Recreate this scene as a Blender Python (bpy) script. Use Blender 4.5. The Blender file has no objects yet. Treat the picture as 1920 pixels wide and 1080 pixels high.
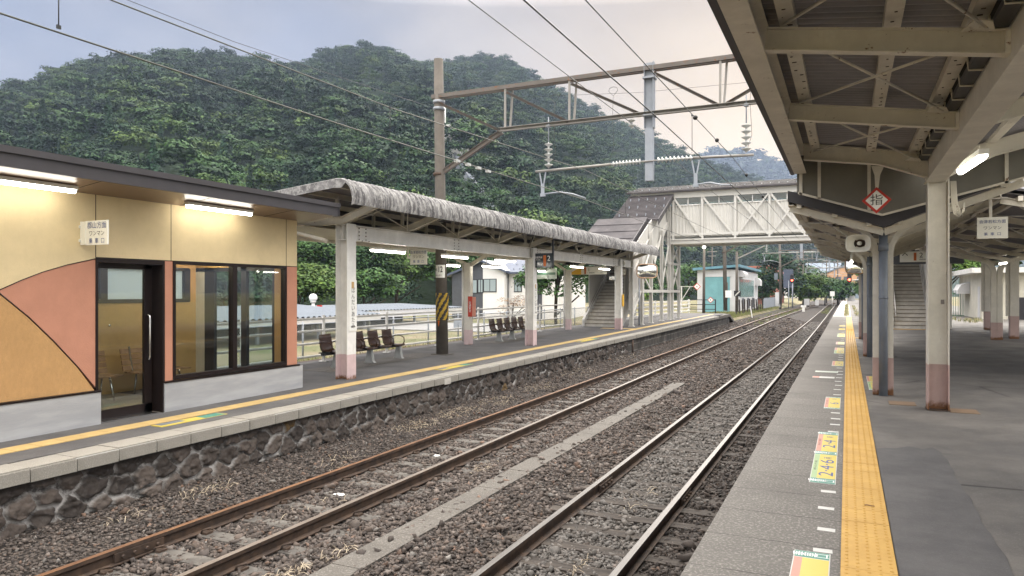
import bpy, bmesh, math, random
import numpy as np
from mathutils import Vector, Matrix
S = bpy.context.scene
COL = S.collection
R = math.radians
rnd = random.Random(7)
rng = np.random.default_rng(11)

# ------------------------------------------------------------------ camera, sky, sun, exposure
cd = bpy.data.cameras.new('camera')
cam = bpy.data.objects.new('camera', cd)
COL.objects.link(cam)
cam.location = (0, 0, 1.6)
cam.rotation_euler = (R(90), 0, R(25.11))
cd.lens = 25.125
cd.sensor_width = 36
cd.shift_y = 8 / 1920
cd.clip_start = 0.05
cd.clip_end = 6000
S.camera = cam

SUN_EL, SUN_AZ = 16.0, 6.0          # degrees; azimuth measured from +Y towards -X (low, beyond the end of the line)
w = bpy.data.worlds.new('World')
S.world = w
w.use_nodes = True
nt = w.node_tree
nt.nodes.clear()
def wn(t, **k):
    n = nt.nodes.new(t)
    for a, b in k.items():
        setattr(n, a, b)
    return n
def wl(a, b): nt.links.new(a, b)
sky = wn('ShaderNodeTexSky', sky_type='NISHITA', sun_disc=False, sun_elevation=R(SUN_EL), sun_rotation=R(-SUN_AZ))
tc = wn('ShaderNodeTexCoord')
sep = wn('ShaderNodeSeparateXYZ'); wl(tc.outputs['Generated'], sep.inputs[0])
def wm(op, a, b=None, clamp=False):
    n = wn('ShaderNodeMath', operation=op, use_clamp=clamp)
    for i, v in enumerate((a, b)):
        if v is None: continue
        if isinstance(v, (int, float)): n.inputs[i].default_value = v
        else: wl(v, n.inputs[i])
    return n.outputs[0]
def wmix(f, a, b):
    n = wn('ShaderNodeMix', data_type='RGBA')
    for i, v in ((0, f), (6, a), (7, b)):
        if isinstance(v, (int, float)): n.inputs[i].default_value = v
        elif isinstance(v, tuple): n.inputs[i].default_value = (*v, 1)
        else: wl(v, n.inputs[i])
    return n.outputs[2]
# cloud layer: projected on a flat deck so clouds flatten toward the horizon
zc = wm('MAXIMUM', sep.outputs[2], 0.03)
cx = wm('DIVIDE', sep.outputs[0], wm('ADD', zc, 0.25)); cy = wm('DIVIDE', sep.outputs[1], wm('ADD', zc, 0.25))
cmb = wn('ShaderNodeCombineXYZ'); wl(cx, cmb.inputs[0]); wl(cy, cmb.inputs[1])
n1 = wn('ShaderNodeTexNoise'); n1.inputs['Scale'].default_value = 1.7; n1.inputs['Detail'].default_value = 7; n1.inputs['Roughness'].default_value = 0.55
wl(cmb.outputs[0], n1.inputs['Vector'])
mr = wn('ShaderNodeMapRange', interpolation_type='SMOOTHSTEP'); wl(n1.outputs['Fac'], mr.inputs[0]); mr.inputs[1].default_value = 0.36; mr.inputs[2].default_value = 0.62
# left (towards -X) the deck thins to blue, ahead it is white
side = wn('ShaderNodeMapRange', interpolation_type='SMOOTHSTEP'); wl(sep.outputs[0], side.inputs[0])
side.inputs[1].default_value = -0.95; side.inputs[2].default_value = -0.35
cloudmask = wm('ADD', wm('MULTIPLY', mr.outputs[0], 0.45), wm('MULTIPLY', side.outputs[0], 0.75), True)
n2 = wn('ShaderNodeTexNoise'); n2.inputs['Scale'].default_value = 2.4; n2.inputs['Detail'].default_value = 6
wl(cmb.outputs[0], n2.inputs['Vector'])
cloudcol = wmix(wm('MULTIPLY', wm('SUBTRACT', n2.outputs['Fac'], 0.38, True), 4.2, True), (0.62, 0.62, 0.71), (1.12, 1.05, 1.07))
bluecol = (0.51, 0.635, 0.99)
base = wmix(cloudmask, bluecol, cloudcol)
# warm light low in the direction of the hidden sun
sv = Vector((-math.sin(R(SUN_AZ)) * math.cos(R(4)), math.cos(R(SUN_AZ)) * math.cos(R(4)), math.sin(R(4))))
dp = wn('ShaderNodeVectorMath', operation='DOT_PRODUCT'); wl(tc.outputs['Generated'], dp.inputs[0]); dp.inputs[1].default_value = sv
glow = wm('POWER', wm('MAXIMUM', dp.outputs['Value'], 0.0), 13.0)
base = wmix(wm('MULTIPLY', glow, 1.0, True), base, (1.28, 0.88, 0.42))
# overcast dome: the zenith is brighter than the horizon
zen = wm('ADD', wm('MULTIPLY', wm('POWER', wm('MAXIMUM', wm('SUBTRACT', sep.outputs[2], 0.37), 0.0), 0.8), 27.0), 1.0)
bd = wn('ShaderNodeVectorMath', operation='DOT_PRODUCT'); wl(tc.outputs['Generated'], bd.inputs[0]); bd.inputs[1].default_value = Vector((0.62, -0.78, 0.0))
bk = wn('ShaderNodeMapRange', interpolation_type='SMOOTHSTEP'); wl(bd.outputs['Value'], bk.inputs[0]); bk.inputs[1].default_value = 0.02; bk.inputs[2].default_value = 0.55; bk.inputs[4].default_value = 4.2
zen = wm('ADD', zen, bk.outputs[0])
base = wmix(wm('MULTIPLY', bk.outputs[0], .25, True), base, (0.80, 0.77, 0.72))
base = wmix(wm('MULTIPLY', wm('SUBTRACT', sep.outputs[2], 0.37, True), 3.0, True), base, (0.80, 0.755, 0.70))
vm = wn('ShaderNodeVectorMath', operation='SCALE'); wl(base, vm.inputs[0]); wl(zen, vm.inputs['Scale'])
bg1 = wn('ShaderNodeBackground'); wl(sky.outputs[0], bg1.inputs[0]); bg1.inputs[1].default_value = 0.006
bg2 = wn('ShaderNodeBackground'); wl(vm.outputs[0], bg2.inputs[0]); bg2.inputs[1].default_value = 0.180
ad = wn('ShaderNodeAddShader'); wl(bg1.outputs[0], ad.inputs[0]); wl(bg2.outputs[0], ad.inputs[1])
wo = wn('ShaderNodeOutputWorld'); wl(ad.outputs[0], wo.inputs[0])

sl = bpy.data.lights.new('sun', 'SUN')
sl.energy = 1.3; sl.angle = R(25); sl.color = (1.0, 0.93, 0.84)
so = bpy.data.objects.new('sun', sl); COL.objects.link(so)
_d = Vector((math.sin(R(-SUN_AZ)) * math.cos(R(32)), math.cos(R(-SUN_AZ)) * math.cos(R(32)), math.sin(R(32))))
so.rotation_euler = _d.to_track_quat('Z', 'Y').to_euler()
so.location = (0, 0, 60)

S.view_settings.view_transform = 'Standard'
S.view_settings.look = 'None'
S.view_settings.exposure = 1.25
S.view_settings.gamma = 1.0
S.cycles.use_denoising = True
S.cycles.max_bounces = 6
S.cycles.diffuse_bounces = 4
S.cycles.glossy_bounces = 3
S.cycles.transmission_bounces = 4
S.cycles.transparent_max_bounces = 8
S.cycles.caustics_reflective = False
S.cycles.caustics_refractive = False
S.cycles.sample_clamp_indirect = 6

# ------------------------------------------------------------------ materials
class Nodes:
    def __init__(s, name):
        s.m = bpy.data.materials.new(name); s.m.use_nodes = True
        s.t = s.m.node_tree; s.t.nodes.clear()
        s.out = s.n('ShaderNodeOutputMaterial')
        s.co = s.n('ShaderNodeTexCoord').outputs['Object']
    def n(s, t, **k):
        x = s.t.nodes.new(t)
        for a, b in k.items(): setattr(x, a, b)
        return x
    def put(s, sock, v):
        if v is None: return
        if isinstance(v, bpy.types.NodeSocket): s.t.links.new(v, sock)
        elif isinstance(v, tuple) and len(v) == 3 and sock.type == 'RGBA': sock.default_value = (*v, 1)
        else: sock.default_value = v
    def math(s, op, a, b=0.0, clamp=False):
        x = s.n('ShaderNodeMath', operation=op, use_clamp=clamp); s.put(x.inputs[0], a); s.put(x.inputs[1], b); return x.outputs[0]
    def mix(s, f, a, b, mode='MIX'):
        x = s.n('ShaderNodeMix', data_type='RGBA', blend_type=mode); s.put(x.inputs[0], f); s.put(x.inputs[6], a); s.put(x.inputs[7], b); return x.outputs[2]
    def scale(s, sc, vec=None):
        x = s.n('ShaderNodeMapping'); s.t.links.new(vec or s.co, x.inputs[0]); x.inputs['Scale'].default_value = sc; return x.outputs[0]
    def noise(s, sc, det=4, rough=0.55, vec=None, dist=0):
        x = s.n('ShaderNodeTexNoise'); s.t.links.new(vec or s.co, x.inputs['Vector'])
        x.inputs['Scale'].default_value = sc; x.inputs['Detail'].default_value = det; x.inputs['Roughness'].default_value = rough; x.inputs['Distortion'].default_value = dist
        return x.outputs['Fac']
    def vor(s, sc, out='Distance', feat='F1', vec=None):
        x = s.n('ShaderNodeTexVoronoi', feature=feat); s.t.links.new(vec or s.co, x.inputs['Vector']); x.inputs['Scale'].default_value = sc; return x.outputs[out]
    def step(s, v, a, b, lo=0.0, hi=1.0):
        x = s.n('ShaderNodeMapRange', interpolation_type='SMOOTHSTEP'); s.put(x.inputs[0], v)
        x.inputs[1].default_value = a; x.inputs[2].default_value = b; x.inputs[3].default_value = lo; x.inputs[4].default_value = hi; return x.outputs[0]
    def attr(s, name, out='Fac'):
        x = s.n('ShaderNodeAttribute', attribute_name=name); return x.outputs[out]
    def bsdf(s, col, rough=0.7, metal=0.0, bump=None, bs=0.3, bd=0.01, spec=0.5, **k):
        p = s.n('ShaderNodeBsdfPrincipled'); s.put(p.inputs['Base Color'], col); s.put(p.inputs['Roughness'], rough); s.put(p.inputs['Metallic'], metal)
        p.inputs['Specular IOR Level'].default_value = spec
        for a, b in k.items(): s.put(p.inputs[a], b)
        if bump is not None:
            x = s.n('ShaderNodeBump'); x.inputs['Strength'].default_value = bs; x.inputs['Distance'].default_value = bd
            s.put(x.inputs['Height'], bump); s.t.links.new(x.outputs[0], p.inputs['Normal'])
        s.t.links.new(p.outputs[0], s.out.inputs[0]); s.p = p
        return s.m

M = {}
def simple(name, c, rough=0.6, metal=0.0, var=0.25, sc=3.0, bump=0.15, fine=60, spec=0.4):
    """a plain coloured material with uneven dirt and a little grain"""
    k = Nodes(name)
    f = k.step(k.noise(sc, 6, 0.65), 0.3, 0.75)
    dark = tuple(v * (1 - var) for v in c)
    col = k.mix(f, dark, c)
    M[name] = k.bsdf(col, rough, metal, k.noise(fine, 3), bump, 0.004, spec)
    return M[name]
def painted(name, c, rust=0.62, rustc=(0.16, 0.075, 0.035), rough=0.5, var=0.22, drip=True, foot=None):
    """old gloss paint: grime, streaks running down and rust breaking through"""
    k = Nodes(name)
    g = k.step(k.noise(2.3, 6, 0.7), 0.35, 0.8)
    col = k.mix(g, tuple(v * (1 - var) for v in c), c)
    if drip:
        st = k.step(k.noise(1.0, 5, 0.7, k.scale((14, 14, 0.9))), 0.55, 0.8)
        col = k.mix(k.math('MULTIPLY', st, 0.35), col, tuple(v * 0.62 * t for v, t in zip(c, (1, .93, .82))))
    r1 = k.step(k.noise(9.0, 8, 0.72), rust, rust + 0.06)
    if foot is not None:       # rust that has crept up from the foot of the post
        fz = k.n('ShaderNodeSeparateXYZ'); k.t.links.new(k.co, fz.inputs[0]); up = k.math('SUBTRACT', fz.outputs[2], k.math('MULTIPLY', k.noise(7, 6, .75), .30))
        r1 = k.math('MAXIMUM', r1, k.step(up, foot - .06, foot - .15))
    col = k.mix(r1, col, rustc)
    M[name] = k.bsdf(col, k.math('ADD', k.math('MULTIPLY', r1, 0.35), rough), 0, k.noise(35, 4), 0.2, 0.004, 0.4)
    return M[name]

painted('cream_paint', (0.73, 0.69, 0.60))
painted('cream_clean', (0.73, 0.70, 0.63), 0.665)
painted('white_paint', (0.82, 0.81, 0.785), 0.72)
painted('bridge_paint', (0.58, 0.57, 0.54), 0.76, rough=0.45, var=0.08, drip=False)
painted('dusty_pink', (0.50, 0.36, 0.335), 0.63, foot=0.04)
painted('pale_pink', (0.66, 0.51, 0.52), 0.68, foot=-.02)
painted('galvanised', (0.33, 0.36, 0.41), 0.80, (0.30, 0.20, 0.12), 0.45)
painted('truss_steel', (0.155, 0.138, 0.125), 0.56, (0.20, 0.10, 0.06), 0.6)
painted('arm_grey', (0.33, 0.315, 0.295), 0.66, (0.26, 0.13, 0.08))
painted('olive_panel', (0.175, 0.168, 0.145), 0.9, var=0.15)
painted('roof_sheet_under', (0.31, 0.30, 0.325), 0.80, (0.11, 0.07, 0.05))
painted('tan_ceiling', (0.40, 0.345, 0.255), 0.80)
simple('dark_fascia', (0.030, 0.028, 0.034), 0.45)
simple('roof_edge', (0.055, 0.051, 0.055), 0.5, var=0.15)
simple('soffit', (0.22, 0.15, 0.10), 0.35, var=0.12)
simple('bronze_frame', (0.020, 0.013, 0.012), 0.35, 0.3, var=0.2)
simple('stainless', (0.72, 0.72, 0.72), 0.25, 1.0)
simple('pipe_plastic', (0.17, 0.195, 0.235), 0.45)
simple('white_enamel', (0.80, 0.80, 0.77), 0.35, var=0.06)
simple('sign_cream', (0.74, 0.73, 0.66), 0.4, var=0.08)
simple('navy_ink', (0.025, 0.06, 0.22), 0.5, var=0.1)
simple('black_ink', (0.015, 0.015, 0.018), 0.5, var=0.1)
simple('white_ink', (0.78, 0.78, 0.78), 0.5, var=0.05)
simple('red_enamel', (0.50, 0.03, 0.02), 0.4, var=0.15)
simple('orange_ink', (0.55, 0.13, 0.02), 0.5, var=0.1)
simple('yellow_sign', (0.75, 0.42, 0.02), 0.4, var=0.1)
simple('dark_sign', (0.035, 0.045, 0.055), 0.12, var=0.1)
simple('pale_green', (0.50, 0.56, 0.50), 0.4)
simple('deep_green', (0.10, 0.19, 0.13), 0.5)
simple('seat_brown', (0.055, 0.027, 0.017), 0.28, var=0.3, sc=6)
simple('bench_wood', (0.36, 0.21, 0.11), 0.5, var=0.35, sc=9)
simple('grey_leg', (0.36, 0.37, 0.36), 0.55)
simple('black_metal', (0.025, 0.025, 0.03), 0.45)
simple('porcelain', (0.48, 0.49, 0.48), 0.18, var=0.1)
simple('wire_dark', (0.06, 0.065, 0.065), 0.5, 0.4)
simple('wire_bright', (0.10, 0.105, 0.09), 0.55, 0.2)
simple('mirror_rim', (0.70, 0.46, 0.30), 0.45)
simple('house_white', (0.76, 0.75, 0.74), 0.7, var=0.06, sc=1)
simple('house_charcoal', (0.085, 0.09, 0.105), 0.6)
simple('house_roof', (0.09, 0.11, 0.16), 0.45)
simple('carport_roof', (0.14, 0.165, 0.20), 0.4, var=0.12, sc=0.8)
simple('shed_wall', (0.58, 0.58, 0.59), 0.7, var=0.15, sc=0.7)
simple('shed_door', (0.17, 0.38, 0.42), 0.5, var=0.22, sc=0.8)
simple('shed_roof', (0.13, 0.28, 0.36), 0.5)
simple('teal_glass', (0.17, 0.30, 0.30), 0.2)
simple('brick_red', (0.40, 0.15, 0.11), 0.8, var=0.2, sc=1)
simple('orange_wall', (0.62, 0.36, 0.20), 0.7)
simple('blue_grey_roof', (0.22, 0.27, 0.34), 0.5)
simple('off_white_wall', (0.62, 0.59, 0.50), 0.75, var=0.2, sc=1.2)
simple('trunk_bark', (0.075, 0.058, 0.043), 0.9, var=0.5, sc=4)
simple('concrete_pole', (0.125, 0.11, 0.095), 0.85, var=0.35, sc=2, bump=0.4)
simple('hazard_black', (0.02, 0.02, 0.022), 0.5)
simple('hazard_yellow', (0.48, 0.31, 0.03), 0.5, var=0.3)
simple('sticker_green', (0.05, 0.22, 0.17), 0.5, var=0.15)
simple('sticker_pink', (0.50, 0.22, 0.17), 0.55, var=0.12)
simple('sticker_lime', (0.28, 0.40, 0.20), 0.55, var=0.12)
simple('sticker_yellow', (0.52, 0.41, 0.07), 0.5, var=0.12)
simple('sticker_white', (0.52, 0.52, 0.50), 0.5, var=0.2, sc=8)
simple('tile_cover', (0.20, 0.135, 0.085), 0.8)
simple('dark_gap', (0.012, 0.011, 0.010), 0.9)
simple('line_paint', (0.52, 0.50, 0.46), 0.8, var=0.4, sc=6)
simple('tread_pale', (0.40, 0.36, 0.29), 0.6, var=0.4, sc=2)
simple('riser_pale', (0.70, 0.66, 0.60), 0.6, var=0.3, sc=2)
simple('step_edge', (0.09, 0.075, 0.06), 0.8)
simple('frosted', (0.62, 0.70, 0.72), 0.5, var=0.15, sc=2)
simple('interior_wood', (0.52, 0.34, 0.14), 0.5, var=0.2, sc=2)
simple('interior_floor', (0.25, 0.22, 0.18), 0.6)
simple('cable_black', (0.015, 0.015, 0.015), 0.5)
simple('banner_red', (0.50, 0.045, 0.02), 0.5, var=0.2, sc=8)
simple('banner_pink', (0.70, 0.30, 0.22), 0.5)

def emit(name, c, st):
    k = Nodes(name); e = k.n('ShaderNodeEmission'); e.inputs[0].default_value = (*c, 1); e.inputs[1].default_value = st
    k.t.links.new(e.outputs[0], k.out.inputs[0]); M[name] = k.m
emit('tube_light', (1.0, 0.95, 0.84), 11.0)
emit('warm_tube', (1.0, 0.86, 0.62), 24.0)
emit('red_lamp', (1.0, 0.06, 0.03), 8.0)
emit('white_lamp', (1.0, 0.95, 0.85), 12.0)

def glass(name, tint, refl=1.0):
    k = Nodes(name)
    tr = k.n('ShaderNodeBsdfTransparent'); tr.inputs[0].default_value = (*tint, 1)
    gl = k.n('ShaderNodeBsdfGlossy'); gl.inputs['Roughness'].default_value = 0.02; gl.inputs['Color'].default_value = (refl, refl, refl, 1)
    fr = k.n('ShaderNodeLayerWeight'); fr.inputs[0].default_value = .5; fz = k.math('ADD', k.math('MULTIPLY', k.math('POWER', fr.outputs['Facing'], 4.0), .8), .05, True)
    mx = k.n('ShaderNodeMixShader'); k.t.links.new(fz, mx.inputs[0]); k.t.links.new(tr.outputs[0], mx.inputs[1]); k.t.links.new(gl.outputs[0], mx.inputs[2])
    k.t.links.new(mx.outputs[0], k.out.inputs[0]); M[name] = k.m
glass('pane_glass', (0.86, 0.90, 0.90))
glass('dark_glass', (0.35, 0.42, 0.45))

k = Nodes('asphalt')
a = k.step(k.noise(0.55, 6, 0.65), 0.35, 0.7)
b = k.step(k.noise(2.1, 6, 0.7), 0.4, 0.7)
sp = k.step(k.noise(85, 3), 0.58, 0.70)
col = k.mix(a, (0.082, 0.078, 0.075), (0.150, 0.139, 0.126)); col = k.mix(k.math('MULTIPLY', b, 0.45), col, (0.060, 0.057, 0.053)); col = k.mix(k.math('MULTIPLY', sp, 0.5), col, (0.19, 0.18, 0.165))
cr = k.math('MULTIPLY', k.step(k.vor(0.55, 'Distance', 'DISTANCE_TO_EDGE', k.scale((1, .45, 1))), 0.008, 0.002), k.step(k.noise(.4, 3), .5, .6))
col = k.mix(k.math('MULTIPLY', cr, 0.85), col, (0.018, 0.017, 0.016))
M['asphalt'] = k.bsdf(col, k.step(k.noise(1.2, 5), 0.3, 0.7, 0.62, 0.9), 0, k.noise(90, 4), 0.6, 0.006, 0.35)
k = Nodes('asphalt_dark')
sp = k.step(k.noise(85, 3), 0.58, 0.72)
col = k.mix(k.step(k.noise(1.2, 6, .7), .3, .75), (0.066, 0.064, 0.066), (0.112, 0.108, 0.107)); col = k.mix(k.math('MULTIPLY', sp, .45), col, (.15, .15, .15))
M['asphalt_dark'] = k.bsdf(col, 0.85, 0, k.noise(190, 3), 0.45, 0.004, 0.3)

def slab(name, dark, light, speck, seam=None, fs=1.0):
    k = Nodes(name)
    v = k.step(k.vor(60 * fs), 0.12, 0.42)
    v2 = k.step(k.noise(48 * fs, 3), 0.50, 0.66)
    col = k.mix(v, light, dark); col = k.mix(k.math('MULTIPLY', v2, 0.55), col, speck)
    col = k.mix(k.math('MULTIPLY', k.step(k.noise(1.1, 6, .7), .4, .75), .5), col, tuple(c * .62 for c in dark))
    st = k.step(k.noise(1.0, 5, .6, k.scale((1.2, 7, 1))), .52, .72)
    col = k.mix(k.math('MULTIPLY', st, .35), col, tuple(c * .8 for c in light))
    if seam:
        sx = k.n('ShaderNodeSeparateXYZ'); k.t.links.new(k.co, sx.inputs[0])
        q = k.math('ABSOLUTE', k.math('SUBTRACT', k.math('FRACT', k.math('DIVIDE', sx.outputs[1], seam)), 0.5))
        wob = k.math('MULTIPLY', k.math('SUBTRACT', k.noise(3, 3), .5), .012)
        ln = k.step(k.math('ADD', q, wob), 0.4875, 0.496)
        col = k.mix(k.math('MULTIPLY', ln, k.step(k.noise(2.5, 3), .3, .55, .25, .95)), col, (0.035, 0.033, 0.03))
        blk = k.n('ShaderNodeTexWhiteNoise', noise_dimensions='1D'); k.put(blk.inputs['W'], k.math('FLOOR', k.math('ADD', k.math('DIVIDE', sx.outputs[1], seam), 0.0)))
        col = k.mix(k.math('MULTIPLY', blk.outputs['Value'], .28), col, tuple(c * .6 for c in dark))
    M[name] = k.bsdf(col, 0.85, 0, k.math('ADD', v2, k.math('MULTIPLY', v, .6)), 0.5, 0.004, 0.3)
slab('edge_slab', (0.135, 0.127, 0.117), (0.20, 0.19, 0.173), (0.38, 0.36, 0.33), 0.61)
slab('coping_stone', (0.235, 0.222, 0.195), (0.285, 0.27, 0.24), (0.42, 0.40, 0.36), None, 1.8)
slab('trough_concrete', (0.095, 0.087, 0.078), (0.145, 0.134, 0.121), (0.23, 0.217, 0.20))
slab('pale_slab', (0.40, 0.36, 0.34), (0.48, 0.44, 0.42), (0.55, 0.52, 0.5), 1.9)

k = Nodes('concrete_fresh')
g = k.step(k.noise(0.9, 5, .6, k.scale((1, 1, 6))), .35, .7)
wv = k.n('ShaderNodeTexWave', wave_type='BANDS', bands_direction='Z'); k.t.links.new(k.co, wv.inputs[0]); wv.inputs['Scale'].default_value = 14; wv.inputs['Distortion'].default_value = 16; wv.inputs['Detail'].default_value = 3; wv.inputs['Detail Scale'].default_value = .6
col = k.mix(g, (0.29, 0.297, 0.31), (0.38, 0.385, 0.395)); col = k.mix(k.math('MULTIPLY', wv.outputs['Fac'], k.step(k.noise(1.3, 4), .4, .7, .0, .16)), col, (0.45, 0.45, 0.45))
pit = k.step(k.vor(26), 0.05, 0.02); col = k.mix(pit, col, (0.2, 0.2, 0.2))
M['concrete_fresh'] = k.bsdf(col, 0.8, 0, k.noise(9, 6), 0.3, 0.004, .3)

def plaster(name, c, sc=2.0, bump=0.3, grain=None, var=.14):
    k = Nodes(name)
    g = k.step(k.noise(sc, 6, .65), .3, .75)
    col = k.mix(g, tuple(v * (1 - var) for v in c), c)
    st = k.step(k.noise(1.0, 4, .6, k.scale((9, 9, .7))), .58, .8); col = k.mix(k.math('MULTIPLY', st, .2), col, tuple(v * .75 for v in c))
    h = k.noise(45, 4) if grain is None else k.noise(30, 6, .75, k.scale((1, 1, .55)))
    if grain is not None: col = k.mix(k.math('MULTIPLY', k.step(h, .35, .65), .45), col, tuple(v * .68 for v in c))
    M[name] = k.bsdf(col, .75, 0, h, bump, 0.008, .3)
plaster('cream_plaster', (0.66, 0.535, 0.32))
plaster('coral_plaster', (0.47, 0.225, 0.15))
plaster('ochre_plaster', (0.50, 0.295, 0.125), 2.0, 0.9, 1)
plaster('ochre_smooth', (0.56, 0.33, 0.13))

k = Nodes('tactile_yellow')
g = k.step(k.noise(3.0, 6, .7), .35, .75)
col = k.mix(g, (0.42, 0.25, 0.062), (0.51, 0.315, 0.085)); d = k.step(k.noise(9, 6, .75), .60, .72); col = k.mix(k.math('MULTIPLY', d, .5), col, (.34, .22, .09))
M['tactile_yellow'] = k.bsdf(col, .65, 0, k.noise(90, 3), .2, .003, .35)
simple('tactile_faded', (0.50, 0.355, 0.145), .7, var=.2, sc=2)
k = Nodes('tactile_joint'); M['tactile_joint'] = k.bsdf((0.16, 0.09, 0.04), .9)

k = Nodes('rail_side'); g = k.step(k.noise(6, 6, .7), .35, .7)
M['rail_side'] = k.bsdf(k.mix(g, (0.038, 0.027, 0.022), (0.085, 0.055, 0.038)), .75, 0, k.noise(60, 3), .3, .003, .3)
k = Nodes('rail_rusty_top'); g = k.step(k.noise(3, 5, .7, k.scale((6, .6, 1))), .35, .7)
M['rail_rusty_top'] = k.bsdf(k.mix(g, (0.11, 0.055, 0.030), (0.20, 0.10, 0.048)), .5, .2, k.noise(60, 3), .1, .002, .4)
k = Nodes('rail_worn_top'); g = k.step(k.noise(3, 4, .6, k.scale((30, .5, 1))), .4, .7)
M['rail_worn_top'] = k.bsdf(k.mix(g, (.075, .068, .062), (.13, .122, .115)), k.math('ADD', .40, k.math('MULTIPLY', g, .1)), 0.0, spec=.32)
k = Nodes('rail_dull_top'); M['rail_dull_top'] = k.bsdf(k.mix(k.noise(4, 4), (.09, .07, .055), (.16, .13, .11)), .5, .0)
k = Nodes('sleeper_concrete'); g = k.step(k.noise(4, 6, .7), .35, .7)
M['sleeper_concrete'] = k.bsdf(k.mix(g, (0.055, 0.05, 0.046), (0.125, 0.116, 0.105)), .85, 0, k.noise(70, 4), .4, .004, .3)
k = Nodes('sleeper_wood'); wv = k.noise(7, 6, .7, k.scale((.25, 3, 3)))
M['sleeper_wood'] = k.bsdf(k.mix(k.step(wv, .35, .7), (0.022, 0.018, 0.016), (0.075, 0.062, 0.052)), .85, 0, wv, .9, .012, .3)

k = Nodes('ballast_bed')
v = k.vor(22, 'Color'); d = k.vor(22); hs = k.n('ShaderNodeSeparateColor'); k.t.links.new(v, hs.inputs[0])
col = k.mix(hs.outputs[0], (0.034, 0.029, 0.026), (0.100, 0.084, 0.074)); col = k.mix(k.step(d, .3, .65), col, (0.012, 0.010, 0.009))
M['ballast_bed'] = k.bsdf(col, .9, 0, d, -1.0, .03, .2)
k = Nodes('ballast_stone')
a = k.attr('tone', 'Color'); g = k.step(k.noise(38, 4), .3, .7)
M['ballast_stone'] = k.bsdf(k.mix(k.math('MULTIPLY', g, .4), a, (0.03, 0.026, 0.023)), .85, 0, k.noise(120, 3), .4, .003, .3)
k = Nodes('dry_stalk'); M['dry_stalk'] = k.bsdf(k.mix(k.attr('tone'), (.17, .13, .09), (.40, .34, .25)), .8)
k = Nodes('blade_green'); M['blade_green'] = k.bsdf(k.attr('tone', 'Color'), .7)

k = Nodes('rubble_wall')
st = k.attr('stone'); mo = k.attr('mortar')
c1 = k.mix(st, (0.040, 0.034, 0.031), (0.115, 0.094, 0.082)); c1 = k.mix(k.step(k.attr('ochre'), .5, .6), c1, (0.13, 0.085, 0.04))
n = k.noise(9, 7, .75); c1 = k.mix(k.math('MULTIPLY', k.step(n, .45, .75), .7), c1, (0.115, 0.105, 0.095)); c1 = k.mix(k.step(k.noise(5, 5, .7), .60, .72), c1, (0.014, .013, .013))
mc = k.mix(k.step(k.noise(2.2, 7, .75), .42, .56), (0.07, 0.065, 0.062), (0.38, 0.37, 0.36))
col = k.mix(mo, c1, mc)
col = k.mix(k.attr('shaded_band'), col, (0.028, 0.027, 0.027))  # dark concrete band under the coping, with the coping's shade put into its colour
M['rubble_wall'] = k.bsdf(col, .9, 0, k.noise(45, 5), .6, .01, .25)
k = Nodes('block_wall')
br = k.n('ShaderNodeTexBrick'); k.t.links.new(k.scale((1, 1, 1), k.n('ShaderNodeTexCoord').outputs['UV']), br.inputs[0])
br.inputs['Color1'].default_value = (.06, .055, .05, 1); br.inputs['Color2'].default_value = (.10, .09, .08, 1); br.inputs['Mortar'].default_value = (.26, .25, .23, 1)
br.inputs['Scale'].default_value = 1; br.inputs['Mortar Size'].default_value = .012; br.inputs['Brick Width'].default_value = .55; br.inputs['Row Height'].default_value = .28
col = k.mix(k.step(k.noise(1.6, 6, .7), .35, .7), br.outputs[0], (.035, .032, .03))
M['block_wall'] = k.bsdf(col, .9, 0, br.outputs['Fac'], -.4, .01, .25)

k = Nodes('old_slate_sheet')       # weathered corrugated asbestos sheet with lichen, darker streaks running down the sheet
st = k.step(k.noise(1.0, 6, .7, k.scale((.8, 15, .8))), .40, .64)
li = k.step(k.noise(5, 8, .78, k.scale((1.3, 5, 1.3))), .47, .60)
col = k.mix(st, (0.085, 0.082, 0.085), (0.25, 0.245, 0.245)); col = k.mix(k.math('MULTIPLY', li, .6), col, (0.44, 0.435, 0.42)); col = k.mix(k.step(k.noise(6, 6, .75), .60, .70), col, (0.03, .028, .028))
M['old_slate_sheet'] = k.bsdf(col, .95, 0, k.noise(40, 6), .6, .01, .2)
k = Nodes('standing_seam')
g = k.step(k.noise(1.1, 6, .7), .35, .7); n = k.step(k.noise(5, 6, .7, k.scale((.5, 3, 3))), .45, .7)
col = k.mix(g, (0.055, 0.051, 0.055), (0.095, 0.087, 0.09)); col = k.mix(k.math('MULTIPLY', n, .5), col, (.075, .07, .075))
M['standing_seam'] = k.bsdf(col, .65, 0, k.noise(14, 4), .15, .01, .08)

k = Nodes('leaf'); M['leaf'] = k.bsdf(k.attr('tone', 'Color'), .75, spec=.2)
k.p.inputs['Subsurface Weight'].default_value = 0
k = Nodes('forest_floor'); M['forest_floor'] = k.bsdf(k.mix(k.noise(.12, 6), (.010, .018, .010), (.022, .036, .018)), .95, 0, k.noise(.5, 5), 1, 1.0, .1)
k = Nodes('earth')
g = k.step(k.noise(.35, 6, .65), .38, .66); n = k.step(k.noise(6, 5, .7), .4, .7)
col = k.mix(g, (0.24, 0.20, 0.13), (0.10, 0.12, 0.04)); col = k.mix(k.math('MULTIPLY', n, .5), col, (0.13, 0.105, 0.07))
M['earth'] = k.bsdf(col, .95, 0, k.noise(25, 5), .7, .05, .2)
simple('road_grey', (0.26, 0.26, 0.26), .9, var=.2, sc=.6)
k = Nodes('window_band'); M['window_band'] = k.bsdf((.30, .36, .38), .12, 0.0, spec=.8)
k = Nodes('convex_glass'); M['convex_glass'] = k.bsdf((.80, .82, .82), .05, 1.0)

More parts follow.
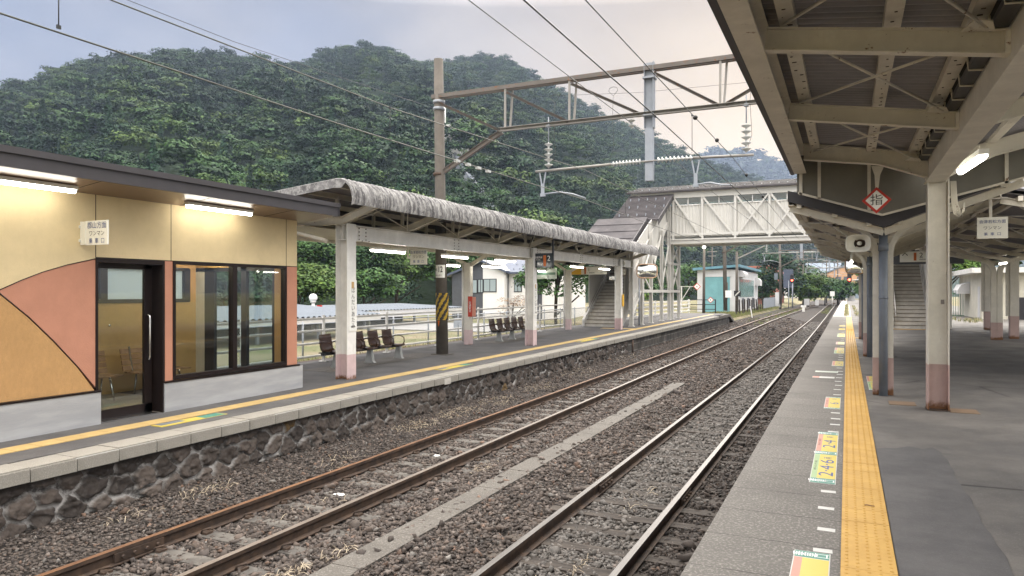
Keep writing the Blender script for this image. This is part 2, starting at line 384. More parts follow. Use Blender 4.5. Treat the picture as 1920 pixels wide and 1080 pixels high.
# ------------------------------------------------------------------ mesh builder
OFF = {}
class MB:
    def __init__(s): s.v = []; s.f = []; s.mi = []; s.sm = []; s.cur = 0
    def add(s, vs, fs, smooth=False):
        b = len(s.v); s.v += [tuple(q) for q in vs]
        for f in fs:
            s.f.append([b + i for i in f]); s.mi.append(s.cur); s.sm.append(smooth)
        return s
    def mat(s, i): s.cur = i; return s
    def box(s, x0, y0, z0, x1, y1, z1):
        x0, x1 = min(x0, x1), max(x0, x1); y0, y1 = min(y0, y1), max(y0, y1); z0, z1 = min(z0, z1), max(z0, z1)
        return s.add([(x0,y0,z0),(x1,y0,z0),(x1,y1,z0),(x0,y1,z0),(x0,y0,z1),(x1,y0,z1),(x1,y1,z1),(x0,y1,z1)],
                     [(0,3,2,1),(4,5,6,7),(0,1,5,4),(1,2,6,5),(2,3,7,6),(3,0,4,7)])
    def frame(s, p, q, up=(0, 0, 1)):
        p = Vector(p); q = Vector(q); d = (q - p).normalized(); u = Vector(up)
        if abs(d.dot(u)) > .999: u = Vector((0, 1, 0))
        r = d.cross(u).normalized(); u = r.cross(d).normalized()
        return p, q, r, u
    def sweep(s, prof, p, q, up=(0, 0, 1), smooth=False):
        """push a closed 2-D profile (side, up) from p to q"""
        p, q, r, u = s.frame(p, q, up); n = len(prof)
        vs = [p + r * a + u * b for a, b in prof] + [q + r * a + u * b for a, b in prof]
        fs = [(i, (i + 1) % n, n + (i + 1) % n, n + i) for i in range(n)]
        b = len(s.v); s.add(vs, fs, smooth)
        s.add(vs[:n], [tuple(range(n))[::-1]]); s.add(vs[n:], [tuple(range(n))])
        return s
    def bar(s, p, q, w, h, up=(0, 0, 1)):
        return s.sweep([(-w/2,-h/2),(w/2,-h/2),(w/2,h/2),(-w/2,h/2)], p, q, up)
    def ibeam(s, p, q, w, h, t=.012, up=(0, 0, 1)):
        a, b, c = w/2, h/2, t/2
        return s.sweep([(-a,-b),(a,-b),(a,-b+t),(c,-b+t),(c,b-t),(a,b-t),(a,b),(-a,b),(-a,b-t),(-c,b-t),(-c,-b+t),(-a,-b+t)], p, q, up)
    def channel(s, p, q, w, h, t=.012, up=(0, 0, 1), flip=1):
        a, b = w * flip, h/2
        return s.sweep([(0,-b),(a,-b),(a,-b+t),(t*flip,-b+t),(t*flip,b-t),(a,b-t),(a,b),(0,b)], p, q, up)
    def angle(s, p, q, w, h, t=.01, up=(0, 0, 1), fx=1, fz=1):
        return s.sweep([(0,0),(w*fx,0),(w*fx,t*fz),(t*fx,t*fz),(t*fx,h*fz),(0,h*fz)], p, q, up)
    def tube(s, p, q, r, n=10, r2=None):
        p, q, a, u = s.frame(p, q); r2 = r if r2 is None else r2
        cs = [(math.cos(2*math.pi*i/n), math.sin(2*math.pi*i/n)) for i in range(n)]
        vs = [p + a*(c*r) + u*(k_*r) for c, k_ in cs] + [q + a*(c*r2) + u*(k_*r2) for c, k_ in cs]
        s.add(vs, [(i, (i+1) % n, n + (i+1) % n, n + i) for i in range(n)], True)
        s.add(vs[:n], [tuple(range(n))[::-1]]); s.add(vs[n:], [tuple(range(n))]); return s
    def path(s, pts, r, n=8, close=False):
        pts = [Vector(p) for p in pts]; m = len(pts); vs = []; prev = None
        for i, p in enumerate(pts):
            d = ((pts[min(i+1, m-1)] if not close else pts[(i+1) % m]) - (pts[max(i-1, 0)] if not close else pts[i-1])).normalized()
            u = Vector((0, 0, 1)) if prev is None else prev
            if abs(d.dot(u)) > .97: u = Vector((1, 0, 0))
            a = d.cross(u).normalized(); u = a.cross(d).normalized(); prev = u
            vs += [p + a*(math.cos(2*math.pi*j/n)*r) + u*(math.sin(2*math.pi*j/n)*r) for j in range(n)]
        fs = []
        for i in range(m if close else m - 1):
            k_ = (i + 1) % m
            fs += [(i*n+j, i*n+(j+1) % n, k_*n+(j+1) % n, k_*n+j) for j in range(n)]
        s.add(vs, fs, True)
        if not close: s.add(vs[:n], [tuple(range(n))[::-1]]); s.add(vs[-n:], [tuple(range(n))])
        return s
    def prism(s, poly, vec):
        n = len(poly); vec = Vector(vec); a = [Vector(p) for p in poly]; vs = a + [p + vec for p in a]
        return s.add(vs, [tuple(range(n))[::-1], tuple(range(n, 2*n))] + [(i, (i+1) % n, n + (i+1) % n, n + i) for i in range(n)])
    def sheet(s, rows, smooth=True):
        """grid of points: rows of equal length"""
        n = len(rows[0]); vs = [p for r_ in rows for p in r_]
        return s.add(vs, [(i*n+j, i*n+j+1, (i+1)*n+j+1, (i+1)*n+j) for i in range(len(rows)-1) for j in range(n-1)], smooth)
    def ball(s, c, rx, ry=None, rz=None, n=12, m=8):
        ry = rx if ry is None else ry; rz = rx if rz is None else rz; c = Vector(c); rows = []
        for i in range(m + 1):
            t = math.pi * i / m
            rows.append([c + Vector((rx*math.sin(t)*math.cos(2*math.pi*j/n), ry*math.sin(t)*math.sin(2*math.pi*j/n), rz*math.cos(t))) for j in range(n + 1)])
        return s.sheet(rows)
    def lathe(s, prof, c, axis=(0, 0, 1), n=16):
        """profile of (radius, along) turned about an axis through c"""
        c = Vector(c); z = Vector(axis).normalized(); x = z.orthogonal().normalized(); y = z.cross(x)
        return s.sheet([[c + z*h + (x*math.cos(2*math.pi*j/n) + y*math.sin(2*math.pi*j/n))*r_ for j in range(n + 1)] for r_, h in prof])
    def build(s, name, mats, parent=None, fix=True):
        me = bpy.data.meshes.new(name); off = OFF.get(parent.name, Vector()) if parent else Vector()
        me.from_pydata([(a - off[0], b - off[1], c - off[2]) for a, b, c in s.v], [], s.f)
        for m_ in (mats if isinstance(mats, (list, tuple)) else [mats]): me.materials.append(M[m_])
        me.polygons.foreach_set('material_index', s.mi); me.polygons.foreach_set('use_smooth', s.sm)
        if fix:
            bm = bmesh.new(); bm.from_mesh(me); bmesh.ops.remove_doubles(bm, verts=bm.verts, dist=1e-5); bmesh.ops.recalc_face_normals(bm, faces=bm.faces); bm.to_mesh(me); bm.free()
        me.update()
        o = bpy.data.objects.new(name, me); COL.objects.link(o)
        if parent: o.parent = parent; OFF[o.name] = off
        return o

def thing(name, label, cat, loc=(0, 0, 0), group=None):
    o = bpy.data.objects.new(name, None); COL.objects.link(o); o.location = loc; o.empty_display_size = .2
    OFF[o.name] = Vector(loc); tag(o, label, cat, group); return o
def tag(o, label=None, cat=None, group=None, kind=None):
    if label: o['label'] = label
    if cat: o['category'] = cat
    if group: o['group'] = group
    if kind: o['kind'] = kind
    return o
def structure(o): o['kind'] = 'structure'; return o
def copy_tree(o, loc=None, rz=None, label=None, parent=None):
    c = o.copy(); COL.objects.link(c)
    if loc is not None: c.location = loc
    if rz is not None: c.rotation_euler = (0, 0, rz)
    if label: c['label'] = label
    if parent is not None: c.parent = parent
    for ch in list(o.children): copy_tree(ch, parent=c)
    return c
def npmesh(name, V, F, mat, parent=None, attrs=None, smooth=False):
    """mesh from numpy arrays; attrs: name -> (n,) or (n,3) values per vertex"""
    me = bpy.data.meshes.new(name); n, m_, q = len(V), len(F), F.shape[1]
    off = OFF.get(parent.name, Vector()) if parent else Vector()
    me.vertices.add(n); me.vertices.foreach_set('co', (V - np.array(off)).astype(np.float32).ravel())
    me.loops.add(m_*q); me.loops.foreach_set('vertex_index', F.astype(np.int32).ravel())
    me.polygons.add(m_); me.polygons.foreach_set('loop_start', np.arange(0, m_*q, q, dtype=np.int32))
    if smooth: me.polygons.foreach_set('use_smooth', np.ones(m_, dtype=bool))
    for a, val in (attrs or {}).items():
        if val.ndim == 1:
            at = me.attributes.new(a, 'FLOAT', 'POINT'); at.data.foreach_set('value', val.astype(np.float32))
        else:
            at = me.attributes.new(a, 'FLOAT_COLOR', 'POINT'); at.data.foreach_set('color', np.c_[val, np.ones(n)].astype(np.float32).ravel())
    for x in (mat if isinstance(mat, (list, tuple)) else [mat]): me.materials.append(M[x])
    me.update(calc_edges=True)
    o = bpy.data.objects.new(name, me); COL.objects.link(o)
    if parent: o.parent = parent; OFF[o.name] = off
    return o
FACE = {'-y': Matrix.Rotation(R(90), 4, 'X'), '+x': Matrix.Rotation(R(90), 4, 'Z') @ Matrix.Rotation(R(90), 4, 'X'), '-x': Matrix.Rotation(R(-90), 4, 'Z') @ Matrix.Rotation(R(90), 4, 'X'),
        'floor': Matrix.Rotation(R(90), 4, 'Z'), 'flat': Matrix.Identity(4)}
def text(body, size, pos, face, mat, parent, name='lettering', sx=1.0, bold=0.0, rot=0.0, line=1.0, fit=None):
    c = bpy.data.curves.new('lettering', 'FONT'); c.body = body; c.size = size; c.align_x = 'CENTER'; c.align_y = 'CENTER'; c.offset = bold if body.isascii() else 0.0; c.space_line = line
    o = bpy.data.objects.new('lettering', c); COL.objects.link(o)
    bpy.context.view_layer.update()
    me = bpy.data.meshes.new_from_object(o.evaluated_get(bpy.context.evaluated_depsgraph_get()))
    bpy.data.objects.remove(o); bpy.data.curves.remove(c)
    if fit:
        q = [v.co.x for v in me.vertices]; sx = fit / (max(q) - min(q))
    fm = FACE[face] if isinstance(face, str) else face
    off = OFF.get(parent.name, Vector())
    me.transform(Matrix.Translation(Vector(pos) - off) @ fm @ Matrix.Rotation(rot, 4, 'Z') @ Matrix.Diagonal((sx, 1, 1, 1)))
    me.materials.clear(); me.materials.append(M[mat])
    o = bpy.data.objects.new(name, me); COL.objects.link(o); o.parent = parent; OFF[o.name] = off
    return o
# ------------------------------------------------------------------ levels shared by everything
def gz(d): return 0.005 * min(max(d, -10), 60)
def zi(d): return -0.29 + gz(d)                    # island platform surface
def zl(d): return -0.97 + gz(d)                    # left track rail head
def zr(d):                                         # right track rail head
    t = min(max((d - 50) / 100, 0), 1); return -0.98 + 0.31 * t * t * (3 - 2 * t)
def nz(f, D): return np.array([f(float(q)) for q in np.atleast_1d(D)])

# ------------------------------------------------------------------ ground
xs = [-1500, -700, -300, -150, -80, -50, -35, -24, -18, -14, -13.2, -13, -9.6, -8.4, -8.2, -4, -.5, 0, 10.5, 11, 11.8, 13, 20, 40, 100, 300, 1500]
ys = [-300, -60, -10, 0, 20, 40, 56, 58, 60, 75, 100, 140, 170, 200, 300, 600, 1200, 2500]
near = np.interp(xs, [-14, -13.2, -8.6, -.4, 0, 11, 11.8], [-.55, -1.5, -1.5, -1.5, -1.5, -1.5, -.12])
far_ = np.interp(xs, [-9.6, -8.2, -.5, 10.5, 12], [-.45, -1.35, -1.35, -1.35, -.3])
farther = np.full(len(xs), -.95)
rows = []
for d in ys:
    a = near if d <= 56 else (far_ if d <= 170 else farther)
    rows.append([(x, d, z) for x, z in zip(xs, a)])
o = MB().sheet(rows).build('ground', 'earth'); structure(o)
o = MB().box(-60, 34, -.54, -17, 43, -.5).build('road', 'road_grey'); structure(o)

# ------------------------------------------------------------------ ballast
def bz(x, d):
    L = nz(zl, d); Q = nz(zr, d); x = np.atleast_1d(x); out = np.empty(len(x))
    kx = [-8.3, -7.75, -7.25, -6.95, -5.1, -4.75, -4.35, -3.95, -3.55, -3.3, -1.7, -1.3, -.8]
    kl = np.array([-.02, -.04, -.10, -.175, -.175, -.12, 0, 0, 0, 0, 0, 0, 0]); kr = np.array([0, 0, 0, 0, 0, 0, -.08, -.06, -.12, -.172, -.172, -.15, -.13])
    wl_ = np.array([1, 1, 1, 1, 1, 1, .5, 0, 0, 0, 0, 0, 0])
    a = np.interp(x, kx, kl * wl_ * 0 + kl); b = np.interp(x, kx, kr); wgt = np.interp(x, kx, wl_)
    return wgt * L + (1 - wgt) * Q + a + b
dl = np.concatenate([np.arange(-4, 40, .25), np.arange(40, 240, 2.0)]); xl = np.linspace(-8.25, -.7, 70)
gx, gd = np.meshgrid(xl, dl); V = np.c_[gx.ravel(), gd.ravel(), bz(gx.ravel(), gd.ravel())]
V[:, 2] += rng.normal(0, .006, len(V)) * (V[:, 1] < 60)
ny, nx = gx.shape; ii = (np.arange(ny - 1)[:, None] * nx + np.arange(nx - 1)).ravel()
F = np.c_[ii, ii + 1, ii + nx + 1, ii + nx]
o = npmesh('ballast_bed', V, F, 'ballast_bed', smooth=True); structure(o)

STONES = []
for q in range(7):
    bm = bmesh.new()
    for _ in range(9):
        v = Vector([rng.normal() for _ in range(3)]).normalized() * rng.uniform(.75, 1.1); bm.verts.new((v.x, v.y, v.z * .7))
    r_ = bmesh.ops.convex_hull(bm, input=bm.verts); bmesh.ops.delete(bm, geom=[g for g in r_['geom_interior'] if isinstance(g, bmesh.types.BMVert)], context='VERTS')
    bmesh.ops.triangulate(bm, faces=bm.faces); bm.verts.index_update()
    STONES.append((np.array([v.co[:] for v in bm.verts]), np.array([[v.index for v in f.verts] for f in bm.faces]))); bm.free()
def scatter(P, size, tone):
    """irregular stones at points P; returns vertices, triangles, colours"""
    N = len(P); kk = rng.integers(0, len(STONES), N); Vs, Fs, Cs, base = [], [], [], 0
    for q, (sv_, sf) in enumerate(STONES):
        m_ = np.where(kk == q)[0]; n = len(m_)
        if not n: continue
        a = rng.uniform(0, 6.283, n); b = rng.normal(0, .5, n); ca, sa, cb, sb = np.cos(a), np.sin(a), np.cos(b), np.sin(b)
        sc = size[m_, None, None] * rng.uniform(.7, 1.3, (n, 1, 3)); p = sv_[None] * sc
        x, y, z = p[..., 0], p[..., 1], p[..., 2]
        y, z = y * cb[:, None] - z * sb[:, None], y * sb[:, None] + z * cb[:, None]
        x, y = x * ca[:, None] - y * sa[:, None], x * sa[:, None] + y * ca[:, None]
        p = np.stack([x, y, z], -1) + P[m_, None, :]
        nv = len(sv_); Vs.append(p.reshape(-1, 3)); Fs.append((sf[None] + (base + np.arange(n) * nv)[:, None, None]).reshape(-1, 3)); Cs.append(np.repeat(tone[m_], nv, 0)); base += n * nv
    return np.concatenate(Vs), np.concatenate(Fs), np.concatenate(Cs)
SLEEP_L, SLEEP_R = .61, .58
P = []
for d0, d1, dens, s0 in ((2.4, 8, 1150, .0265), (8, 15, 800, .028), (15, 25, 400, .034), (25, 42, 150, .042), (42, 70, 60, .058)):
    n = int((d1 - d0) * 7.0 * dens); x = rng.uniform(-7.95, -.88, n); d = rng.uniform(d0, d1, n)
    zc_ = d * .9056 - x * .4243; u = (x * .9056 + d * .4243) / zc_
    keep = (zc_ > 6.0) & (u > -.75)
    ll = np.abs((d / SLEEP_L) % 1 - .5) < .19; on_l = (np.abs(x + 6.0) < 1.0) & ll
    lr = np.abs((d / SLEEP_R) % 1 - .5) < .17; on_r = (np.abs(x + 2.5) < 1.1) & lr
    keep &= ~(on_l & (rng.random(n) < np.where(np.abs(x + 6) < .5, .60, .35))) & ~(on_r & (rng.random(n) < .62))
    for rx in (-6.58, -5.43, -3.07, -1.93): keep &= np.abs(x - rx) > .085
    edge = rng.normal(0, .07, n) + .05 * np.sin(d * 1.7) + .03 * np.sin(d * 4.1)
    keep &= ~((x > -4.52 + edge) & (x < -4.14 - np.maximum(0, edge)) & (d < 20.4) & (rng.random(n) < .84))
    x, d = x[keep], d[keep]; s = s0 * rng.lognormal(0, .36, len(x)) * np.where(x < -6.9, .72, 1.0); z = bz(x, d) + s * rng.uniform(-.15, .5, len(x))
    P.append(np.c_[x, d, z, s])
P = np.concatenate(P); pal = np.array([(.085, .070, .062), (.060, .050, .046), (.125, .105, .094), (.105, .082, .070), (.135, .088, .066), (.155, .145, .135)])
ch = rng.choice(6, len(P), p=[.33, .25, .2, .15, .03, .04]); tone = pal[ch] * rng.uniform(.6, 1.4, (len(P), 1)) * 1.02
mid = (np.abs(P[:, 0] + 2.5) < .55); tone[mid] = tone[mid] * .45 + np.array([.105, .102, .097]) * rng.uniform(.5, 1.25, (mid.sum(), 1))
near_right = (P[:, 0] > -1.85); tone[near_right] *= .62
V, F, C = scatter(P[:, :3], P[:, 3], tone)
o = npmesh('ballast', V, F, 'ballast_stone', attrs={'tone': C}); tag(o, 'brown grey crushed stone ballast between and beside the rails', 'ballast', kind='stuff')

# dry grass stalks on the ballast
def stalks(spots, name, label, hmin=.05, hmax=.2, flat=True):
    Vs, Fs, T = [], [], []; b = 0
    for (x, d, rad, n) in spots:
        for _ in range(n * 5 // 9):
            a = rng.uniform(0, 6.28); r_ = rad * math.sqrt(rng.random()); px_, py_ = x + r_ * math.cos(a) * .6, d + r_ * math.sin(a) * 1.5
            z0 = float(bz(np.array([px_]), np.array([py_]))[0]) + .02; th_ = rng.uniform(0, 6.28); h = rng.uniform(hmin, hmax) * .8; t = rng.random()
            dx, dy = math.cos(th_) * h, math.sin(th_) * h; wx, wy = -math.sin(th_) * .0028, math.cos(th_) * .0028
            for j in range(4):
                q = j / 3; zz = z0 + h * (.35 if flat else .9) * math.sin(q * (2.4 if flat else 1.6)); sp_ = 1.0 if flat else .35
                Vs += [(px_ + dx * q * sp_ - wx, py_ + dy * q * sp_ - wy, zz), (px_ + dx * q * sp_ + wx, py_ + dy * q * sp_ + wy, zz + .002)]; T += [t, t]
            Fs += [(b + 2*j, b + 2*j + 1, b + 2*j + 3, b + 2*j + 2) for j in range(3)]; b += 8
    o = npmesh(name, np.array(Vs), np.array(Fs), 'dry_stalk', attrs={'tone': np.array(T)}); tag(o, label, 'grass', kind='stuff')
sp_ = [(-7.55, 6.7, .3, 130), (-7.5, 5.6, .25, 60), (-7.5, 11.6, .45, 240), (-7.45, 13.2, .5, 260), (-7.4, 15.0, .5, 200), (-7.5, 17.5, .6, 150), (-4.75, 5.0, .25, 200), (-4.65, 5.8, .18, 60), (-2.6, 5.9, .2, 60),
       (-7.55, 21, .8, 180), (-7.6, 26, 1.2, 160), (-2.5, 9.2, .35, 30), (-6.0, 7.0, .4, 30), (-5.0, 9.6, .3, 40), (-7.1, 9, .4, 60), (-2.4, 6.6, .2, 40)]
stalks(sp_, 'dry_grass', 'withered pale grass stalks lying on the ballast below the stone wall')

# ------------------------------------------------------------------ rails and sleepers
RP = [(-.0325, 0), (.0325, 0), (.0335, -.036), (.009, -.05), (.009, -.128), (.0635, -.140), (.0635, -.152), (-.0635, -.152), (-.0635, -.140), (-.009, -.128), (-.009, -.05), (-.0335, -.036)]
def rail(pts, name, top, parent):
    mb = MB(); n = len(RP); vs = []
    for i, p in enumerate(pts):
        a = Vector(pts[max(i - 1, 0)]); b = Vector(pts[min(i + 1, len(pts) - 1)]); t = (b - a).normalized(); r_ = Vector((t.y, -t.x, 0)).normalized()
        vs += [Vector(p) + r_ * s_ + Vector((0, 0, u)) for s_, u in RP]
    for j in range(n):
        mb.mat(1 if j == 0 else 0)
        mb.add(vs, []) if j == 0 else None
        for i in range(len(pts) - 1):
            mb.f.append([i*n + j, i*n + (j+1) % n, (i+1)*n + (j+1) % n, (i+1)*n + j]); mb.mi.append(mb.cur); mb.sm.append(False)
    return mb.build(name, ['rail_side', top], parent, fix=False)
def offset_path(pts, o_):
    out = []
    for i, p in enumerate(pts):
        a = Vector(pts[max(i - 1, 0)]); b = Vector(pts[min(i + 1, len(pts) - 1)]); t = (b - a).normalized(); out.append((p[0] + t.y * o_, p[1] - t.x * o_, p[2]))
    return out
def smooth_path(keys, step, zf):
    ks = np.array(keys, float); d = np.arange(ks[0, 1], ks[-1, 1] + .01, step); x = np.interp(d, ks[:, 1], ks[:, 0])
    for _ in range(6): x[1:-1] = (x[:-2] + 2 * x[1:-1] + x[2:]) / 4
    return [(float(a), float(b), zf(float(b))) for a, b in zip(x, d)]
CL = [(-6.005, -4), (-6.005, 85), (-5.7, 110), (-4.6, 140), (-2.4, 170), (2, 200), (9, 230), (20, 262)]
CR = [(-2.5, -4), (-2.5, 135), (-2.55, 152), (-2.4, 165), (-1.5, 178)]
tl = thing('railway_track', 'left railway track with rusty brown rail heads on concrete sleepers', 'railway track', (-6.005, 0, -1.1), 'railway tracks')
trk = thing('railway_track', 'right railway track with polished silver rail heads on dark wooden sleepers', 'railway track', (-2.5, 0, -1.1), 'railway tracks')
pl = smooth_path(CL, 4, zl); pr_ = smooth_path(CR, 4, zr)
for s_ in (-.575, .575):
    rail(offset_path(pl, s_), 'rail', 'rail_rusty_top' if s_ < 0 else 'rail_dull_top', tl)
    rail(offset_path(pr_, s_ * .99), 'rail', 'rail_worn_top', trk)
stub = thing('turnout_rails', 'rusty diverging rails at the far turnout beside the grass', 'railway track', (-6, 100, -.8))
for s_ in (-.575, .575): rail([(-6 + s_, d, -.67) for d in (96, 104, 112, 120, 128)], 'rail', 'rail_dull_top', stub)
# sleepers; those nearest carry their spring clips
def clip_mesh(mb, rx, sd):
    if True:
        x = rx + sd * .075
        mb.path([(x - .01*sd, -.05, -.155), (x + .01*sd, -.045, -.11), (x + .055*sd, -.02, -.098), (x + .06*sd, .02, -.10), (x + .02*sd, .045, -.115), (x - .02*sd, .05, -.135)], .011, 6)
        mb.box(x - .005*sd, -.05, -.158, x + .07*sd, .05, -.135)
sm = MB().prism([(-1.0, -.125, -.30), (-1.0, .125, -.30), (-1.0, .105, -.158), (-1.0, -.105, -.158)], (2.0, 0, 0)).build('sleeper', 'sleeper_concrete', tl)
OFF[sm.name] = Vector()
def local(mb, name, mat, parent):           # a part modelled round its own origin
    o_ = OFF[parent.name]; OFF[parent.name] = Vector(); x = mb.build(name, mat, parent); OFF[parent.name] = o_; return x
bpy.data.objects.remove(sm)
smb = MB().prism([(-1.0, -.125, -.30), (-1.0, .125, -.30), (-1.0, .105, -.158), (-1.0, -.105, -.158)], (2.0, 0, 0))
s0 = local(smb, 'sleeper', 'sleeper_concrete', tl)
for rx, sd in ((-.575, -1), (-.575, 1), (.575, -1), (.575, 1)):
    mb = MB(); clip_mesh(mb, rx, sd); local(mb, 'rail_clip', 'rail_side', s0)
def place_sleeper(o_, d, zf, x): o_.location = (rnd.uniform(-.01, .01), d, zf(d) + 1.1 + rnd.uniform(-.004, .004)); o_.rotation_euler = (0, 0, rnd.uniform(-.008, .008))
d = SLEEP_L * 4.5; first = True; nsl = 0
while nsl < 94:
    o_ = s0 if first else s0.copy()
    if not first: COL.objects.link(o_)
    if not first and d < 36:
        for ch in s0.children: q = ch.copy(); COL.objects.link(q); q.parent = o_
    place_sleeper(o_, d, zl, -6.005); first = False; d += SLEEP_L; nsl += 1
mb = MB()
while d < 180:
    t = np.interp(d, [k_[1] for k_ in CL], [k_[0] for k_ in CL]); mb.box(t - 1, d - .11, zl(d) - .3, t + 1, d + .11, zl(d) - .158); d += SLEEP_L
o = mb.build('distant_sleepers', 'sleeper_concrete', tl); o['kind'] = 'stuff'
w0 = local(MB().box(-1.08, -.1, -.31, 1.08, .1, -.155), 'sleeper', 'sleeper_wood', trk)
d = SLEEP_R * 6.5
for i in range(98):
    o_ = w0 if i == 0 else w0.copy()
    if i: COL.objects.link(o_)
    o_.location = (rnd.uniform(-.05, .05), d, zr(d) + 1.1 + rnd.uniform(-.012, .012)); o_.rotation_euler = (0, 0, rnd.uniform(-.02, .02)); d += SLEEP_R
mb = MB()
while d < 150: mb.box(-3.58, d - .1, zr(d) - .3, -1.42, d + .1, zr(d) - .156); d += SLEEP_R
o = mb.build('distant_sleepers', 'sleeper_wood', trk); o['kind'] = 'stuff'
# rail joint plates on the near rails
for d, x, p_, zf in ((5.0, -6.58, tl, zl), (9.55, -3.065, trk, zr), (9.4, -1.935, trk, zr)):
    mb = MB()
    for sd in (-1, 1):
        mb.bar((x + sd*.03, d - .28, zf(d) - .085), (x + sd*.03, d + .28, zf(d) - .085), .028, .085)
        for q in (-.2, -.07, .07, .2): mb.tube((x + sd*.03, d + q, zf(d) - .085), (x + sd*.075, d + q, zf(d) - .085), .018, 6)
    mb.build('joint_plate', 'rail_side', p_)
# concrete trough covers between the tracks
mb = MB(); d = 1.5
while d < 20.2:
    j = rnd.uniform(-.012, .012); mb.box(-4.50 + j*.3, d, -1.3, -4.15 + j*.3, d + .996, float(bz(np.array([-4.33]), np.array([d + .5]))[0]) + .03 + rnd.uniform(-.0015, .0015)); d += 1.0
o = mb.build('cable_trough', 'trough_concrete'); tag(o, 'straight concrete trough strip lying flush in the ballast between the tracks', 'cable trough')
# white numerals painted on two sleepers
for d, x, s in ((SLEEP_L * 12.5, -6.1, '3'), (SLEEP_L * 16.5, -6.1, '8')):
    e = thing('sleeper_number', 'white painted numeral on a grey concrete sleeper, the %s of the two' % ('nearer' if s == '3' else 'farther'), 'painted number', (x, d, zl(d) - .15))
    text(s, .20, (x, d, zl(d) - .1515), 'floor', 'white_ink', e, 'numeral', bold=.012, rot=R(0))

# ------------------------------------------------------------------ right platform
o = MB().box(-.852, -6, -.16, -.033, 52, 0).build('platform_edge', 'edge_slab'); structure(o)
o = MB().box(-.62, -6, -1.45, 11.4, 170, -.17).build('platform_base', 'trough_concrete'); structure(o)
o = MB().box(-.852, 52.02, -.16, -.033, 168, 0).build('platform_edge', 'pale_slab'); structure(o)
o = MB().box(-.033, -6, -.16, 11.5, 168, -.004).build('platform_surface', 'asphalt'); structure(o)
o = MB().prism([(.27, -6, 0)] + [(.86 + .008*math.sin(q*5.1) + .006*math.sin(q*13.7), q, 0) for q in [-6 + .12*i for i in range(120)]] + [(.80, 8.50, 0), (.7, 8.38, 0), (.58, 8.46, 0), (.45, 8.3, 0), (.35, 8.27, 0), (.27, 8.2, 0)], (0, 0, .0025)).build('platform_patch', 'asphalt_dark'); structure(o)
# raised tactile tiles with their rows of domes
mb = MB(); mb.mat(1).box(-.034, -6, -.004, .262, 52, .004); mb.mat(0); d = -3.0; TL = .315
dome = [(.0115, 0), (.0095, .004), (.005, .0056)]
while d < 52:
    h = .0095 + rnd.uniform(-.001, .001); mb.box(-.033, d + .003, -.002, .261, d + TL - .003, h)
    if 3.2 < d < 34:
        for i in range(5):
            for j in range(5):
                x = -.033 + .03 + i * .0585; y = d + .035 + j * .0615
                if d < 16: mb.lathe([(r_, h - .0005 + z * 1.15) for r_, z in dome] + [(.0002, h + .006)], (x, y, 0), n=7)
                else: mb.box(x - .009, y - .009, h - .001, x + .009, y + .009, h + .0055)
    d += TL
o = mb.build('tactile_paving', ['tactile_yellow', 'tactile_joint'], fix=False); structure(o)
o = MB().box(.0, 52.0, -.004, .26, 100, .006).build('platform_strip', 'line_paint'); structure(o)
# tactile branch to the stairs and white lines
o = MB().box(.262, 27.6, -.004, .95, 27.9, .008).build('tactile_paving', 'tactile_yellow'); structure(o)
o = MB().box(1.0, 35.0, -.004, 3.5, 35.3, .008).build('tactile_paving', 'tactile_yellow'); structure(o)
for x, y, n_ in ((.72, 11.72, 'brown square cover plate let into the asphalt behind the near column'), (1.42, 11.3, 'brown square cover plate just right of the near column base')):
    o = MB().box(x - .17, y - .19, -.02, x + .17, y + .19, .002).build('cover_plate', 'tile_cover'); tag(o, n_, 'cover plate', 'brown cover plates')

# floor stickers
def sticker(x0, d0, x1, segs, label, nm='boarding_sticker'):
    """segs from the near end: (length, side colour, numerals or None)"""
    e = thing(nm, label, 'floor sticker', ((x0 + x1) / 2, d0, .001), 'boarding position stickers on the platform edge')
    tot = sum(s_[0] for s_ in segs); w_ = x1 - x0
    MB().box(x0, d0, -.001, x1, d0 + tot, .0015).build('backing', 'sticker_white', e)
    d = d0
    for ln, side, num in segs:
        if side is None:
            MB().box(x0 + .006, d + .006, .001, x1 - .006, d + ln - .006, .0026).build('header', 'sticker_green', e)
            text('乗\n車\n口', min(ln * .75, .1), ((x0 + x1) / 2, d + ln / 2, .0034), 'floor', 'white_ink', e, 'lettering', bold=.0, line=w_ / 3.3 / min(ln * .75, .1), fit=min(ln * .6, .085))
        else:
            xm = x0 + .006 + (w_ - .012) * .24
            MB().box(x0 + .006, d + .004, .001, xm, d + ln - .004, .0026).build('side_panel', side, e)
            MB().box(xm, d + .004, .001, x1 - .006, d + ln - .004, .0026).build('number_panel', 'sticker_yellow', e)
            sh_ = ln * (.26 if d0 < 4 else .07); text(num, .165 * w_ / .2, ((xm + x1) / 2 - .0, d + ln / 2 - sh_, .0034), 'floor', 'navy_ink', e, 'lettering', fit=ln * (.66 if len(num) > 3 else (.45 if len(num) > 1 else .16)), bold=.0015); text('両', .075 * w_ / .2, ((xm + x1) / 2, d + ln * .93 - sh_ * 1.2, .0034), 'floor', 'navy_ink', e, 'unit_lettering', bold=.0)
            text('快速・普通' if side == 'sticker_pink' else '郡山方面', .022, (x0 + .006 + (w_ - .012) * .12, d + ln / 2, .0034), 'floor', 'black_ink', e, 'small_print', fit=ln * .4)
        d += ln
    return e
sticker(-.295, 3.35, -.09, [(.1, None, ''), (1.2, 'sticker_pink', '4·6'), (.12, None, '')], 'nearest boarding sticker, cut by the picture edge, green heading above pink and yellow')
sticker(-.29, 6.52, -.085, [(.17, None, ''), (.99, 'sticker_lime', '2·4·6'), (.16, None, ''), (.92, 'sticker_pink', '2·4'), (.16, None, '')], 'long double boarding sticker reading 2・4・6 and 2・4 on the edge slabs')
